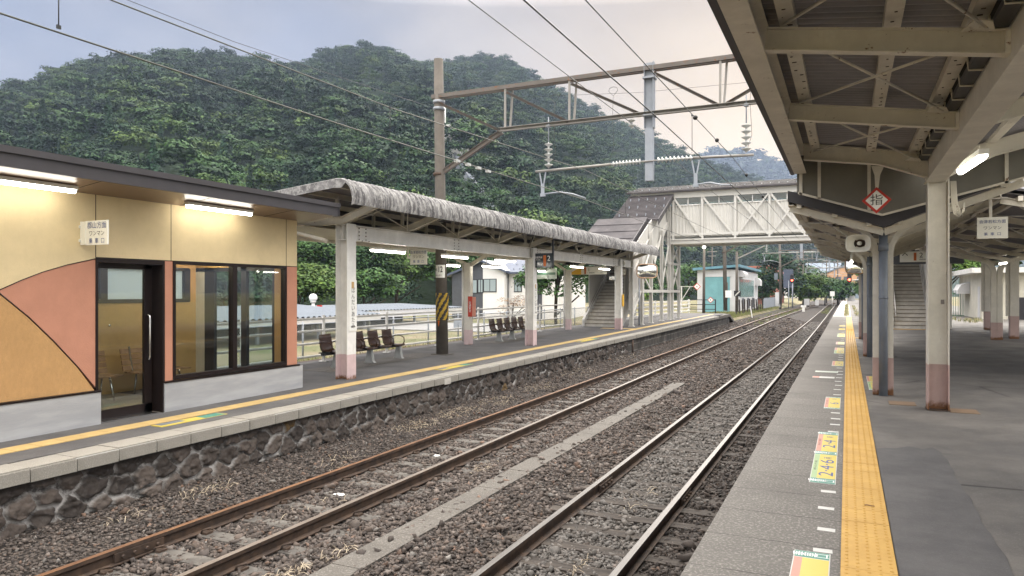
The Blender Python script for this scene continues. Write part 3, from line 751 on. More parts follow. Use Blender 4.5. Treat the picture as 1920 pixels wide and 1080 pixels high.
sticker(-.29, 10.75, -.085, [(.1, None, ''), (1.0, 'sticker_pink', '6'), (.1, None, '')], 'single boarding sticker reading 6 beyond the long double one')
sticker(-.30, 17.0, -.07, [(.1, None, ''), (1.1, 'sticker_pink', '2·4')], 'pink and yellow boarding sticker beyond the green and orange strips')
sticker(-.31, 20.5, -.07, [(.1, None, ''), (1.0, 'sticker_lime', '4·6'), (.1, None, ''), (.95, 'sticker_pink', '2')], 'double boarding sticker beside the second drainpipe column')
sticker(-.31, 24.1, -.07, [(1.2, 'sticker_pink', '2')], 'small yellow boarding sticker with pink end just past the distant double one')
sticker(-.32, 28.2, -.07, [(2.2, 'sticker_lime', '4')], 'large pale yellow boarding sticker with lime end in the distance')
sticker(-.32, 33.5, -.07, [(1.2, 'sticker_yellow', '6')], 'pale yellow boarding sticker near the end of the slabs')
sticker(-.32, 36.9, -.07, [(1.1, 'sticker_yellow', '6')], 'farthest pale yellow boarding sticker on the dark slabs')
sticker(.33, 13.1, .50, [(.1, None, ''), (1.0, 'sticker_lime', '2·4·6'), (.1, None, ''), (.9, 'sticker_pink', '2·4')], 'boarding sticker on the asphalt right of the yellow tactile strip')
e = MB().mat(0).box(-.59, 14.55, -.001, -.21, 14.8, .0015).mat(1).box(-.585, 14.56, .001, -.47, 14.79, .0025).build('position_strip', ['sticker_white', 'sticker_pink'])
tag(e, 'white floor strip with orange end lying across the edge slabs', 'floor sticker')
e = MB().box(-.58, 15.6, -.001, -.16, 15.85, .0015).build('position_strip', 'pale_green'); tag(e, 'pale green floor strip lying across the edge slabs', 'floor sticker')
mk = None
for i, d in enumerate([4.82, 5.26, 5.78, 6.27, 8.98, 9.48, 9.92, 10.4, 12.25, 12.9, 13.5, 14.1, 14.7, 15.3, 15.9, 16.6, 18.6, 19.3, 20.0, 22.6, 23.3, 26, 27, 31.5, 36, 39.5, 43, 46.5, 49.5]):
    if mk is None:
        mk = MB().box(-.055, -.03, 0, .055, .03, .002).build('edge_marker', 'sticker_white'); o_ = mk
        tag(mk, 'small white rectangular marker stuck on the edge slab beside the tactile strip', 'floor marker', 'small white edge markers')
    else: o_ = mk.copy(); COL.objects.link(o_)
    o_.location = (-.135 + rnd.uniform(-.01, .01), d, 0); o_.rotation_euler = (0, 0, rnd.uniform(-.05, .05)); o_.scale = (1, 1 + d * .02, 1)
o = MB().path([(.12, 5.93, .016), (.135, 5.945, .018), (.16, 5.93, .017), (.185, 5.935, .015)], .004, 6).build('twig', 'bench_wood'); tag(o, 'short dark twig lying on the yellow tactile tiles', 'twig')

# ------------------------------------------------------------------ island platform
def zsheet(x0, x1, d0, d1, dz, thick, step=2.0):
    mb = MB(); ds = list(np.arange(d0, d1, step)) + [d1]
    for a, b in zip(ds[:-1], ds[1:]):
        za, zb = zi(a) + dz, zi(b) + dz
        mb.add([(x0, a, za), (x1, a, za), (x1, b, zb), (x0, b, zb), (x0, a, za - thick), (x1, a, za - thick), (x1, b, zb - thick), (x0, b, zb - thick)],
               [(0, 1, 2, 3), (4, 7, 6, 5), (0, 4, 5, 1), (1, 5, 6, 2), (2, 6, 7, 3), (3, 7, 4, 0)])
    return mb
o = zsheet(-12.75, -8.30, -4, 56, 0, .3).build('island_platform', 'asphalt_dark'); structure(o)
o = zsheet(-12.75, -8.06, -4, 56, -.302, 1.0).build('platform_base', 'trough_concrete'); structure(o)
mb = MB(); d = -3.0
while d < 44: mb.prism([(-9.09, d + .003, zi(d)), (-8.79, d + .003, zi(d)), (-8.79, d + .297, zi(d) + .0015), (-9.09, d + .297, zi(d) + .0015)], (0, 0, .009)); d += .3
o = mb.build('tactile_paving', 'tactile_faded'); structure(o)
o = zsheet(-10.7, -9.1, 32.7, 33.3, .001, .002).build('tactile_paving', 'tactile_faded'); structure(o)
o = zsheet(-9.05, -8.85, 44, 54, .001, .003).build('platform_strip', 'tactile_faded'); structure(o)
# its stone face and coping
wall = thing('stone_platform_wall', 'rubble stone wall with pale mortar and coping under the island platform edge', 'wall', (-7.95, 10, -.9))
cb = MB().box(-.4, .007, -.155, 0, .508, 0)
c0 = local(cb, 'coping_block', 'coping_stone', wall)
bm = bmesh.new(); bm.from_mesh(c0.data); bmesh.ops.bevel(bm, geom=[e_ for e_ in bm.edges if abs(e_.verts[0].co.x) < 1e-5 and abs(e_.verts[1].co.x) < 1e-5 and e_.verts[0].co.z > -1e-4 and e_.verts[1].co.z > -1e-4], offset=.018, segments=2, affect='EDGES'); bm.to_mesh(c0.data); bm.free()
d = 2.65; i = 0
while i < 92:
    o_ = c0 if i == 0 else c0.copy()
    if i: COL.objects.link(o_)
    o_.location = (-7.87 + 7.95 + rnd.uniform(-.006, .006), d - 10, zi(d) + .9 + rnd.uniform(-.003, .003)); o_.rotation_euler = (R(.29), 0, 0); i += 1; d += .515
mb = zsheet(-8.29, -7.886, 2.6, 50, -.013, .12); o = mb.build('coping_joint', 'sticker_white', wall)
# rubble face: stones from a cell pattern, domed, with mortar between
dd = np.arange(2.3, 28, .0135); zz = np.linspace(0, 1, 62)
gd, gt = np.meshgrid(dd, zz); top = nz(zi, dd) - .13; bot = nz(zl, dd) - .12
Zg = top[None] * (1 - gt) + bot[None] * gt; Yg = gd
sd_ = []
for r_ in range(-1, 6):
    for c_ in range(int(26 / .34) + 4): sd_.append((2.0 + (c_ + .5 * (r_ % 2)) * .345 + rng.normal(0, .06), -1.17 + r_ * .225 + rng.normal(0, .045)))
sd_ = np.array(sd_); P2 = np.c_[Yg.ravel(), (Zg - nz(gz, dd)[None]).ravel()]
P2w = P2 + np.c_[np.sin(P2[:, 1] * 31 + P2[:, 0] * 7), np.sin(P2[:, 0] * 27 + 1)] * .012
f1 = np.full(len(P2), 9.); f2 = np.full(len(P2), 9.); idx = np.zeros(len(P2), int); order = np.argsort(P2w[:, 0]); srt = P2w[order]; seeds_o = np.argsort(sd_[:, 0]); sds = sd_[seeds_o]
for a in range(0, len(srt), 20000):
    blk = srt[a:a + 20000]; lo, hi = np.searchsorted(sds[:, 0], [blk[0, 0] - 1, blk[-1, 0] + 1]); cs = sds[lo:hi]
    dist = np.sqrt(((blk[:, None, :] - cs[None]) * np.array([1, 1.12])) ** 2 @ np.array([1, 1.])); s2 = np.argsort(dist, 1)[:, :2]; ar = np.arange(len(blk))
    f1[order[a:a + 20000]] = dist[ar, s2[:, 0]]; f2[order[a:a + 20000]] = dist[ar, s2[:, 1]]; idx[order[a:a + 20000]] = seeds_o[lo + s2[:, 0]]
vn = lambda u_, v_, s_: (lambda G, iu, iv, fu, fv: (G[iu % 97, iv % 97] * (1-fu) + G[(iu+1) % 97, iv % 97] * fu) * (1-fv) + (G[iu % 97, (iv+1) % 97] * (1-fu) + G[(iu+1) % 97, (iv+1) % 97] * fu) * fv)(VNG, np.floor(u_*s_).astype(int), np.floor(v_*s_).astype(int), u_*s_ - np.floor(u_*s_), v_*s_ - np.floor(v_*s_)) - .5
VNG = rng.random((97, 97))
edge = (f2 - f1) + .012 * np.sin(P2[:, 0] * 57) * np.sin(P2[:, 1] * 49)
sm_ = np.clip((edge - .018 - .03 * (vn(P2[:, 0], P2[:, 1], 3.1) + .35)) / .022, 0, 1); sm_ = sm_ * sm_ * (3 - 2 * sm_); per = rng.random(len(sd_)); ruf = vn(P2[:, 0], P2[:, 1], 9) * .05 + vn(P2[:, 0] + 3, P2[:, 1] + 5, 22) * .03 + vn(P2[:, 0], P2[:, 1] + 9, 45) * .014
ruf0 = np.sin(P2[:, 0] * 83 + per[idx] * 9) * np.sin(P2[:, 1] * 71 + per[idx] * 5) * .006 + np.sin(P2[:, 0] * 31 + per[idx] * 20) * .008
bul = sm_ * (.022 + .045 * per[idx] + ruf) + np.clip(edge, 0, .12) * .10 + vn(P2[:, 0], P2[:, 1], 30) * .012
band = np.clip((P2[:, 1] + .53) / .06, 0, 1)  # smooth concrete band below the coping, painted dark as shaded
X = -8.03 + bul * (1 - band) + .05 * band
V = np.c_[X, Yg.ravel(), Zg.ravel()]; ny, nx = gd.shape; ii = (np.arange(ny - 1)[:, None] * nx + np.arange(nx - 1)).ravel()
npmesh('rubble_face', V, np.c_[ii, ii + nx, ii + nx + 1, ii + 1], 'rubble_wall', wall, {'stone': per[idx], 'mortar': (1 - sm_) * (1 - band), 'ochre': (rng.random(len(sd_)) < .012)[idx].astype(float) * sm_, 'shaded_band': np.clip(band * .8, 0, 1)}, True)
mb = MB(); vs = []
for d in (28, 40, 55): vs += [(-8.0, d, zi(d) - .12), (-8.0, d, zl(d) - .1)]
mb.add(vs, [(0, 1, 3, 2), (2, 3, 5, 4)]); o = mb.build('block_face', 'block_wall', wall, fix=False)
uv = o.data.uv_layers.new(name='UVMap')
for lp in o.data.loops: v = o.data.vertices[lp.vertex_index].co; uv.data[lp.index].uv = (v.y, v.z - .005 * v.y)
MB().prism([(-8.3, 55, zi(55)), (-7.87, 50, zi(50)), (-7.87, 55, zi(55)), (-8.0, 59.5, -.95), (-9.4, 59.5, -.95), (-12.7, 56, zi(55))], (0, 0, -.2)).build('end_ramp', 'trough_concrete', wall)
o = MB().tube((-7.86, 28.3, -.95), (-7.86, 28.3, -.33), .035, 8).build('marker_post', 'rail_side'); tag(o, 'short rusty post standing against the island platform wall', 'post')
# drain outlet and stencil plate on the island
o = MB().box(-7.868, 13.35, -.40, -7.862, 13.62, -.27).build('stencil_plate', 'line_paint'); tag(o, 'small stencilled plate on the front of a coping block', 'plate')
for d0, d1, lab in ((6.85, 8.0, 'worn pale boarding sticker on the island platform before the shelter window'), (14.4, 15.9, 'worn pale boarding sticker on the island platform past the first canopy column'), (24.0, 26.0, 'worn pale boarding sticker on the island platform opposite the far bench')):
    e = thing('boarding_sticker', lab, 'floor sticker', (-8.6, d0, zi(d0)), 'boarding stickers on the island platform')
    zz_ = zi(d0) + .004 + .005 * (d1 - d0)
    MB().box(-8.74, d0, zz_ - .02, -8.52, d1, zz_ - .001).build('backing', 'sticker_yellow', e)
    MB().box(-8.735, d0 + .05, zz_ - .01, -8.60, d0 + .45, zz_ + .001).build('panel', 'carport_roof', e); MB().box(-8.735, d1 - .4, zz_ - .01, -8.53, d1 - .03, zz_ + .001).build('panel', 'sticker_green', e)
# ------------------------------------------------------------------ waiting shelter on the island platform
k = Nodes('frosted_glass')
tr = k.n('ShaderNodeBsdfTranslucent'); tr.inputs[0].default_value = (.78, .84, .86, 1); df = k.n('ShaderNodeBsdfDiffuse'); df.inputs[0].default_value = (.55, .6, .6, 1)
mx = k.n('ShaderNodeMixShader'); mx.inputs[0].default_value = .3; k.t.links.new(tr.outputs[0], mx.inputs[1]); k.t.links.new(df.outputs[0], mx.inputs[2]); k.t.links.new(mx.outputs[0], k.out.inputs[0]); M['frosted_glass'] = k.m
SB = -.25; FX = -9.55
sh = thing('waiting_shelter', 'cream, coral and ochre waiting shelter with dark fascia and glazed front', 'shelter', (-10.8, 6, SB))
def face(pts, x0=FX - .10, th=.10): return [(x0 + th, y, z) for y, z in pts], (-th, 0, 0)
arc = [(5.33, 1.625), (5.6, 1.755), (5.87, 1.868), (6.2, 1.975), (6.6, 2.075)]
MB().prism(*face([(3.2, 2.97), (3.2, 2.95), (3.9, 2.62), (4.6, 2.22)] + arc + [(6.6, 2.97)])).build('cream_wall', 'cream_plaster', sh)
mb = MB()
for a, b in ((6.61, 7.835), (7.845, 10.365), (10.375, 10.66)): mb.prism(*face([(a, 2.095), (b, 2.095), (b, 2.97), (a, 2.97)]))
mb.build('cream_wall', 'cream_plaster', sh)
diag = [(5.33, 1.61), (5.7, 1.285), (6.02, .955), (6.35, .58), (6.60, .262)]
MB().prism(*face([(6.60, .262), (6.60, 2.06)] + [(y, z - .012) for y, z in arc[::-1][1:]] + diag[1:-1])).build('coral_wall', 'coral_plaster', sh)
MB().prism(*face([(-3, .225), (6.585, .225)] + [(y - .012, z - .012) for y, z in diag[::-1][1:]] + [(4.6, 2.20), (3.9, 2.60), (3.2, 2.94), (3.2, 2.97), (-3, 2.97)])).build('ochre_wall', 'ochre_plaster', sh)
for a, b in ((7.725, 7.87), (10.375, 10.66)): MB().box(FX - .1, a, .225, FX, b, 2.083).build('coral_wall', 'coral_plaster', sh)
mb = MB().box(FX - .08, -3, .19, FX - .006, 10.66, 2.97)      # dark backing shows as the joints
mb = MB()
for p in (arc, diag): mb.path([(FX - .0, y, z - .004) for y, z in p], .006, 5)
for y in (6.605, 7.84, 10.37): mb.box(FX - .05, y - .006, 2.09, FX + .001, y + .006, 2.97)
mb.box(FX - .05, 6.6, 2.082, FX + .001, 10.66, 2.096)
mb.build('joint_strip', 'bronze_frame', sh)
mb = MB()
for a, b in ((-3, 6.66), (7.70, 10.78)): mb.box(FX - .2, a, SB - .05, FX + .035, b, .195)
mb.build('concrete_base', 'concrete_fresh', sh)
mb = MB()
for a, b in ((-3, 6.66), (7.70, 10.70)): mb.box(FX - .1, a, .1951, FX + .045, b, .222)
mb.build('sill', 'bronze_frame', sh)
# door
dr = MB()
X = FX - .20
dr.box(X - .05, 6.64, SB, X, 6.68, 2.02).box(X - .05, 7.53, SB, X, 7.66, 2.02).box(X - .05, 6.64, 1.95, X, 7.66, 2.02).box(X - .05, 6.64, SB + .01, X, 7.66, SB + .14)
dr.box(FX - .3, 7.68, SB, FX + .012, 7.72, 2.08).box(FX - .3, 6.60, SB, FX + .012, 6.635, 2.08).box(FX - .3, 6.635, 2.02, FX + .012, 7.68, 2.08)
door = dr.build('door', 'bronze_frame', sh)
MB().box(X - .03, 6.68, SB + .14, X - .02, 7.53, 1.95).build('glass', 'pane_glass', door)
MB().path([(X, 7.57, .58), (X + .06, 7.57, .58), (X + .07, 7.57, .62), (X + .07, 7.57, 1.21), (X + .06, 7.57, 1.25), (X, 7.57, 1.25)], .016, 8).build('handle', 'stainless', door)
MB().box(FX - .25, 6.66, SB - .01, FX + .02, 7.62, SB + .012).build('threshold', 'stainless', door)
# windows
for a, b in ((7.87, 9.115), (9.115, 10.37)):
    z0, z1 = .235, 2.085; f = MB(); t = .045
    f.box(FX - .09, a, z0, FX + .02, a + t, z1).box(FX - .09, b - t, z0, FX + .02, b, z1).box(FX - .09, a + t, z0, FX + .02, b - t, z0 + .06).box(FX - .09, a + t, z1 - t, FX + .02, b - t, z1)
    wf = f.build('window', 'bronze_frame', sh); MB().box(FX - .045, a + t, z0 + .06, FX - .037, b - t, z1 - t).build('pane', 'pane_glass', wf)
# the room inside
BX = -12.15
MB().box(BX - .1, -3, SB, BX, 10.66, 1.40).box(FX - .13, -3, SB, FX - .105, 6.6, 2.3).build('inner_panel', 'interior_wood', sh)
mb = MB(); mb.box(BX - .1, -3, 2.08, BX, 10.66, 3.0).box(BX - .1, 10.4, 1.40, BX, 10.66, 2.08).box(BX - .1, -3, 1.40, BX, 4.6, 2.08)
mb.box(BX, 10.56, 2.10, -9.65, 10.66, 2.97).box(-10.02, 10.56, SB, -9.65, 10.66, 2.10)
mb.build('inner_wall', 'ochre_smooth', sh)
MB().box(BX, -3, 2.32, -9.655, 10.56, 2.36).build('inner_ceiling', 'cream_clean', sh)
MB().box(BX, -3, SB - .02, -9.6, 10.56, SB + .004).build('inner_floor', 'interior_floor', sh)
f = MB()
for y in (4.6, 5.9, 7.2, 8.55, 9.5, 10.35): f.box(BX - .09, y - .07, 1.41, BX + .02, y + .07, 2.07)
f.box(BX - .09, 4.6, 1.40, BX + .02, 10.4, 1.47).box(BX - .09, 4.6, 2.03, BX + .02, 10.4, 2.09)
wf = f.build('window', 'dark_fascia', sh); MB().box(BX - .06, 4.6, 1.45, BX - .05, 10.4, 2.05).build('pane', 'frosted_glass', wf)
f = MB()
for x, q in ((-10.05, .04), (-10.83, .07), (-11.77, .13)): f.box(x - q, 10.57, SB, x + q, 10.65, 2.1)
f.box(-12.15, 10.57, 2.02, -10.0, 10.65, 2.1).box(-12.15, 10.57, SB, -10.0, 10.65, SB + .1)
wf = f.build('side_door', 'dark_fascia', sh); MB().box(BX, 10.57, SB, -11.9, 10.66, 2.1).build('inner_wall', 'cream_clean', sh); MB().box(-11.9, 10.605, SB + .1, -10.05, 10.612, 2.02).build('glass', 'pane_glass', wf)
# roof
mb = MB()
mb.prism([(-8.80, -3, 3.06), (-8.80, -3, 3.215), (-12.7, -3, 3.5), (-12.7, -3, 3.3)], (0, 13.95, 0)).build('roof', 'roof_edge', sh)
MB().box(-8.802, -3, 3.215, -8.76, 10.98, 3.295).box(-8.83, -3, 3.05, -8.79, 10.96, 3.217).box(-12.7, 10.94, 3.05, -8.79, 10.985, 3.217).build('fascia', 'roof_edge', sh)
sf = MB(); sf.prism([(-8.84, -3, 3.058), (-9.60, -3, 2.965), (-9.60, -3, 2.985), (-8.84, -3, 3.078)], (0, 13.94, 0)); sf.prism([(-9.60, 10.665, 2.965), (-12.6, 10.665, 2.965), (-12.6, 10.665, 2.99), (-9.6, 10.665, 2.99)], (0, .275, 0))
so_ = sf.build('soffit', 'soffit', sh)
mb = MB()
for y in (-1, .8, 2.6, 4.4, 6.2, 8.0, 9.8): mb.bar((-8.85, y, 3.056), (-9.56, y, 2.967), .008, .004)
mb.build('soffit_joint', 'dark_gap', sh)

def tube_lamp(p, q, label, group='fluorescent tube lamps', w_=.09, h=.07, nm='fluorescent_lamp', mat='tube_light', drop=0.0, body='white_enamel'):
    """batten lamp: enamel body above, glowing cover below, hangers if it hangs"""
    p = Vector(p); q = Vector(q); e = thing(nm, label, 'lamp', p, group); d = (q - p).normalized()
    MB().bar(p + Vector((0, 0, h * .75)), q + Vector((0, 0, h * .75)), w_, h * .7).build('housing', body, e)
    mb = MB(); prof = [(-w_*.42, h*.38), (-w_*.40, .01), (-w_*.2, -.018), (w_*.2, -.018), (w_*.40, .01), (w_*.42, h*.38)]
    mb.sweep(prof, p + d*.02, q - d*.02).build('glowing_cover', mat, e)
    if drop:
        for t in (.2, .8): MB().tube(p.lerp(q, t) + Vector((0, 0, h*1.1)), p.lerp(q, t) + Vector((0, 0, h + drop)), .012, 6).build('hanger', 'cream_paint', e)
    return e
for a, b, lab in ((4.55, 6.12, 'lit tube lamp under the shelter eave, above the ochre and coral wall'), (7.86, 9.2, 'lit tube lamp under the shelter eave, above the shelter windows')):
    tube_lamp((-9.24, a, 2.925), (-9.24, b, 2.925), lab, 'tube lamps under the shelter eave')
for i, (x, a, lab) in enumerate(((-10.8, 7.7, 'glowing tube on the shelter ceiling seen through the door'), (-10.8, 9.15, 'glowing ceiling tube seen through the upper left of the first shelter window'), (-11.4, 9.9, 'deeper glowing ceiling tube seen through the first shelter window'), (-10.7, 11.0 - .85, 'glowing ceiling tube seen through the second shelter window'), (-10.8, 4.6, 'added unseen ceiling tube brightening the shelter, behind the coral wall'), (-10.8, 6.1, 'added unseen ceiling tube brightening the shelter, behind the door post'))):  # the last two tubes are added out of sight to brighten the room
    tube_lamp((x, a, 2.26), (x, a + .62, 2.26), lab, 'tubes inside the shelter', .08, .06, mat='warm_tube')
def slat_bench(x, y, ln, label):
    e = thing('wooden_bench', label, 'bench', (x, y, SB), 'wooden benches inside the shelter')
    mb = MB()
    for i in range(4): mb.box(x + .02 + i*.105, y, SB + .40, x + .105 + i*.105, y + ln, SB + .425)
    mb.build('seat', 'bench_wood', e); mb = MB()
    for i in range(4): mb.bar((x - .02 - i*.025, y, SB + .48 + i*.10), (x - .02 - i*.025, y + ln, SB + .48 + i*.10), .02, .08, (-.25, 0, 1))
    mb.build('backrest', 'bench_wood', e)
    for q in (.18, ln - .18):
        MB().path([(x + .42, y + q, SB), (x + .30, y + q, SB + .39), (x + .0, y + q, SB + .39), (x - .1, y + q, SB + .86)], .018, 6).path([(x + .05, y + q, SB), (x + .10, y + q, SB + .39)], .018, 6).build('leg', 'stainless', e)
slat_bench(-11.75, 7.35, 1.0, 'slatted wooden bench seen through the left of the door glass'); slat_bench(-11.75, 8.65, 1.1, 'slatted wooden bench seen behind the door handle and first window'); slat_bench(-11.75, 5.6, 1.3, 'slatted wooden bench hidden mostly behind the ochre wall')
# coat hooks on the panel
for i, y in enumerate((7.75, 8.2, 8.65)):
    o = MB().lathe([(.0, .03), (.022, .03), (.022, .02), (.008, .015), (.012, 0)], (BX, y, 1.0), (1, 0, 0), 8).build('wall_knob', 'stainless'); tag(o, ('left', 'middle', 'right')[i] + ' round steel knob on the wooden panel seen through the shelter door', 'knob', 'steel knobs on the wooden panel')

def plate_sign(name, label, cat, c, w_, h, lines, face='-y', back='sign_cream', t=.02, group=None, rim=None):
    """flat sign; lines = (text, size, dz, dx, ink, bold)"""
    e = thing(name, label, cat, c, group); c = Vector(c)
    n = {'-y': Vector((0, -1, 0)), '+x': Vector((1, 0, 0))}[face]; sx = {'-y': Vector((1, 0, 0)), '+x': Vector((0, 1, 0))}[face]
    a = sx * (w_/2); b = Vector((0, 0, h/2))
    MB().prism([c - a - b, c + a - b, c + a + b, c - a + b], -n * t).build('panel', back, e)
    if rim:
        mb = MB(); g = .012
        for p, q in ((c - a - b, c + a - b), (c + a - b, c + a + b), (c + a + b, c - a + b), (c - a + b, c - a - b)): mb.bar(p - n*t*.5, q - n*t*.5, g * 2, g * 2)
        mb.build('rim', rim, e)
    for s_, sz, dz, dx, ink, bd in lines: text(s_, sz, c + n*.004 + sx*dx + Vector((0, 0, dz)), face, ink, e, 'lettering', bold=bd)
    return e
e = plate_sign('boarding_sign', 'white sign reading 郡山方面 ワンマン 乗車口 fixed to the shelter wall', 'sign', (-9.225, 6.39, 2.41), .45, .33,
    [('郡山方面', .098, .095, .01, 'navy_ink', .004), ('ワンマン', .08, -.012, .01, 'black_ink', .002), ('乗  車  口', .08, -.115, .01, 'navy_ink', .004)])
MB().box(-9.55, 6.38, 2.25, -9.45, 6.40, 2.57).box(-9.55, 6.36, 2.48, -9.53, 6.42, 2.52).box(-9.55, 6.36, 2.29, -9.53, 6.42, 2.33).build('bracket', 'sign_cream', e)

# ------------------------------------------------------------------ island platform canopy
ic = thing('island_canopy', 'long island platform canopy with mossy grey corrugated roof on white columns', 'canopy', (-10.8, 22, -.2))
PR = [(-8.55, 3.29), (-8.535, 3.40), (-8.55, 3.53), (-8.60, 3.64), (-8.69, 3.73), (-8.82, 3.785), (-9.0, 3.795), (-9.5, 3.745), (-10.3, 3.665), (-11.2, 3.575), (-12.2, 3.475), (-12.85, 3.41), (-13.0, 3.36), (-13.07, 3.26), (-13.08, 3.10)]
def corr(prof, d0, d1, pitch, amp, zf, spp=6, th=.02):
    pr = [Vector((x, 0, z)) for x, z in prof]; nr = []
    for i in range(len(pr)):
        t = (pr[min(i+1, len(pr)-1)] - pr[max(i-1, 0)]).normalized(); nr.append(Vector((t.z, 0, -t.x)))
    n = int((d1 - d0) / pitch * spp); rows = []
    for i in range(n + 1):
        d = d0 + (d1 - d0) * i / n; a = amp * math.sin(2 * math.pi * (d - d0) / pitch); jit = .012 * math.sin(d * 3.1) * math.sin(d * 1.3)
        rows.append([(p.x + m_.x * (a + jit), d, p.z + m_.z * (a + jit) + zf(d)) for p, m_ in zip(pr, nr)])
    return rows
rz = lambda d: .005 * (d - 11.2)
up = MB().sheet(corr(PR, 11.12, 35.6, .15, .03, rz)); up.build('roof', 'old_slate_sheet', ic, fix=False)
dn = MB().sheet([[(x + (.02 if x > -8.6 else 0) * -1, y, z - .03) for x, y, z in r_] for r_ in corr(PR[3:-2], 11.2, 35.55, .135, .02, rz)]); dn.build('roof_underside', 'roof_sheet_under', ic, fix=False)
for d in (11.12, 35.6):     # thick end verges
    z = rz(d); pts = [(x, d, zz_ + z) for x, zz_ in PR]; low = [(x + (-.03 if x > -8.7 else (.03 if x < -12.9 else 0)), d, zz_ + z - (.17 if -12.8 < x < -8.8 else .02)) for x, zz_ in PR[::-1]]
    MB().prism(pts + low, (0, -.05 if d < 20 else .05, 0)).build('verge', 'old_slate_sheet', ic)
def ztop(x): return float(np.interp(-x, [-p[0] for p in PR], [p[1] for p in PR]))
for x in (-8.95, -9.75, -10.6, -11.5, -12.4): MB().channel((x, 11.2, ztop(x) - .11), (x, 35.5, ztop(x) - .11 + .12), .06, .11, .01).build('purlin', 'cream_paint', ic)
d = 12.08; kx = 0
while d < 35.4:
    z = rz(d)
    MB().ibeam((-12.7, d, 3.10 + z), (-9.6, d, 3.10 + z), .10, .16).ibeam((-9.6, d, 3.10 + z), (-8.64, d, 3.42 + z), .10, .15).build('rafter', 'cream_paint', ic)
    for x in (-9.75, -10.6, -11.5, -12.4): MB().box(x - .02, d - .02, 3.15 + z, x + .06, d + .02, ztop(x) - .1 + z).build('purlin_post', 'cream_paint', ic)
    if d + 2.4 < 35: MB().tube((-9.5, d + .1, 3.06 + z), (-8.75, d + 1.2, 3.62 + z), .012, 6).tube((-9.5, d + 2.3, 3.06 + z), (-8.75, d + 1.2, 3.62 + z), .012, 6).tube((-8.9, d, 3.36 + z), (-9.6, d + 2.4, 3.12 + z), .010, 6).build('tie_rod', 'cream_paint', ic)
    d += 2.44
MB().prism([(-10.2, 11.6, 2.975), (-12.95, 11.6, 3.02), (-12.95, 11.6, 3.05), (-10.2, 11.6, 3.0)], (0, 23.6, .118)).build('lower_ceiling', 'tan_ceiling', ic)
MB().prism([(-12.9, 11.6, 2.94), (-13.0, 11.6, 2.94), (-13.0, 11.6, 3.12), (-12.9, 11.6, 3.12)], (0, 23.6, .118)).build('ceiling_edge', 'cream_paint', ic)
MB().ibeam((-9.60, 12.1, 2.86 + rz(12)), (-9.60, 34.2, 2.86 + rz(34)), .20, .33, .016).build('girder', 'white_paint', ic)
mb = MB()
for y0 in (12.75, 16.9, 22.6, 27.0, 31.4):
    for sd in (-.12, .12):
        for q in range(4): mb.tube((-9.585, y0 + sd, 2.74 + q*.08 + rz(y0)), (-9.57, y0 + sd, 2.74 + q*.08 + rz(y0)), .014, 6)
        mb.tube((-9.5, y0 + sd, 2.69 + rz(y0)), (-9.5, y0 + sd, 2.71 + rz(y0)), .02, 6)
mb.build('rivet_heads', 'truss_steel', ic)
def hcol(x, d, z0, z1, w_, parent, mats=('white_paint', 'pale_pink'), ph=.52, t=.018, plate=True):
    zb = z0 + ph
    MB().ibeam((x, d, zb), (x, d, z1), w_, w_, t, (1, 0, 0)).build('column', mats[0], parent)
    MB().ibeam((x, d, z0), (x, d, zb), w_ + .001, w_ + .001, t + .001, (1, 0, 0)).build('column_base', mats[1], parent)
for d in (12.2, 21.98, 32.15): hcol(-9.60, d, zi(d), 3.04 + rz(d), .30, ic)
for d in (21.5, 31.2):
    x = -11.72; z0 = zi(d); zt = 2.55 + rz(d)
    MB().box(x - .11, d - .11, z0 + .5, x + .11, d + .11, zt).build('column', 'cream_clean', ic); MB().box(x - .112, d - .112, z0, x + .112, d + .112, z0 + .5).build('column_base', 'pale_pink', ic)
    MB().bar((x, d, zt - .12), (x + 1.2, d, zt + .52), .09, .12).bar((x, d, zt - .12), (x - 1.0, d, zt + .5), .09, .12).build('arm', 'cream_paint', ic)
    MB().tube((x - .16, d - .1, z0 + .1), (x - .16, d - .1, zt), .04, 8).build('drainpipe', 'white_paint', ic)
MB().path([(-12.7, 11.75, 3.02), (-11.6, 11.75, 3.0), (-10.9, 11.75, 2.93), (-9.75, 11.75, 2.66)], .05, 8).path([(-12.7, 11.7, 3.14), (-11.2, 11.7, 3.1), (-10.2, 11.7, 3.1), (-9.7, 11.7, 3.16)], .06, 8).build('arm', 'cream_paint', ic)
# lamps hanging under the canopy
for i, (x, a, b, z, lab) in enumerate(((-9.82, 13.38, 14.75, 2.55, 'nearest tube lamp hanging under the island girder beside the hanging sign'), (-9.82, 16.55, 17.95, 2.56, 'second tube lamp under the island girder, just right of the numbered pole'), (-9.82, 19.75, 21.2, 2.58, 'third tube lamp under the island girder, before the dark 2 sign'),
        (-9.82, 26.4, 27.8, 2.60, 'tube lamp under the island girder, between the dark 2 sign and the yellow sign'), (-9.82, 30.0, 31.4, 2.62, 'last tube lamp under the island girder, in front of the stairs'),
        (-11.2, 19.1, 19.95, 2.42, 'low tube lamp at the back of the island canopy behind the numbered pole'), (-11.2, 21.55, 22.9, 2.47, 'low tube lamp at the back of the island canopy in front of the white house'), (-11.2, 26.4, 27.6, 2.44, 'low tube lamp at the back of the island canopy right of the green sign'))):
    tube_lamp((x, a, z), (x, b, z + .007), lab, 'tube lamps under the island canopy', drop=.06 if x > -10 else .5)

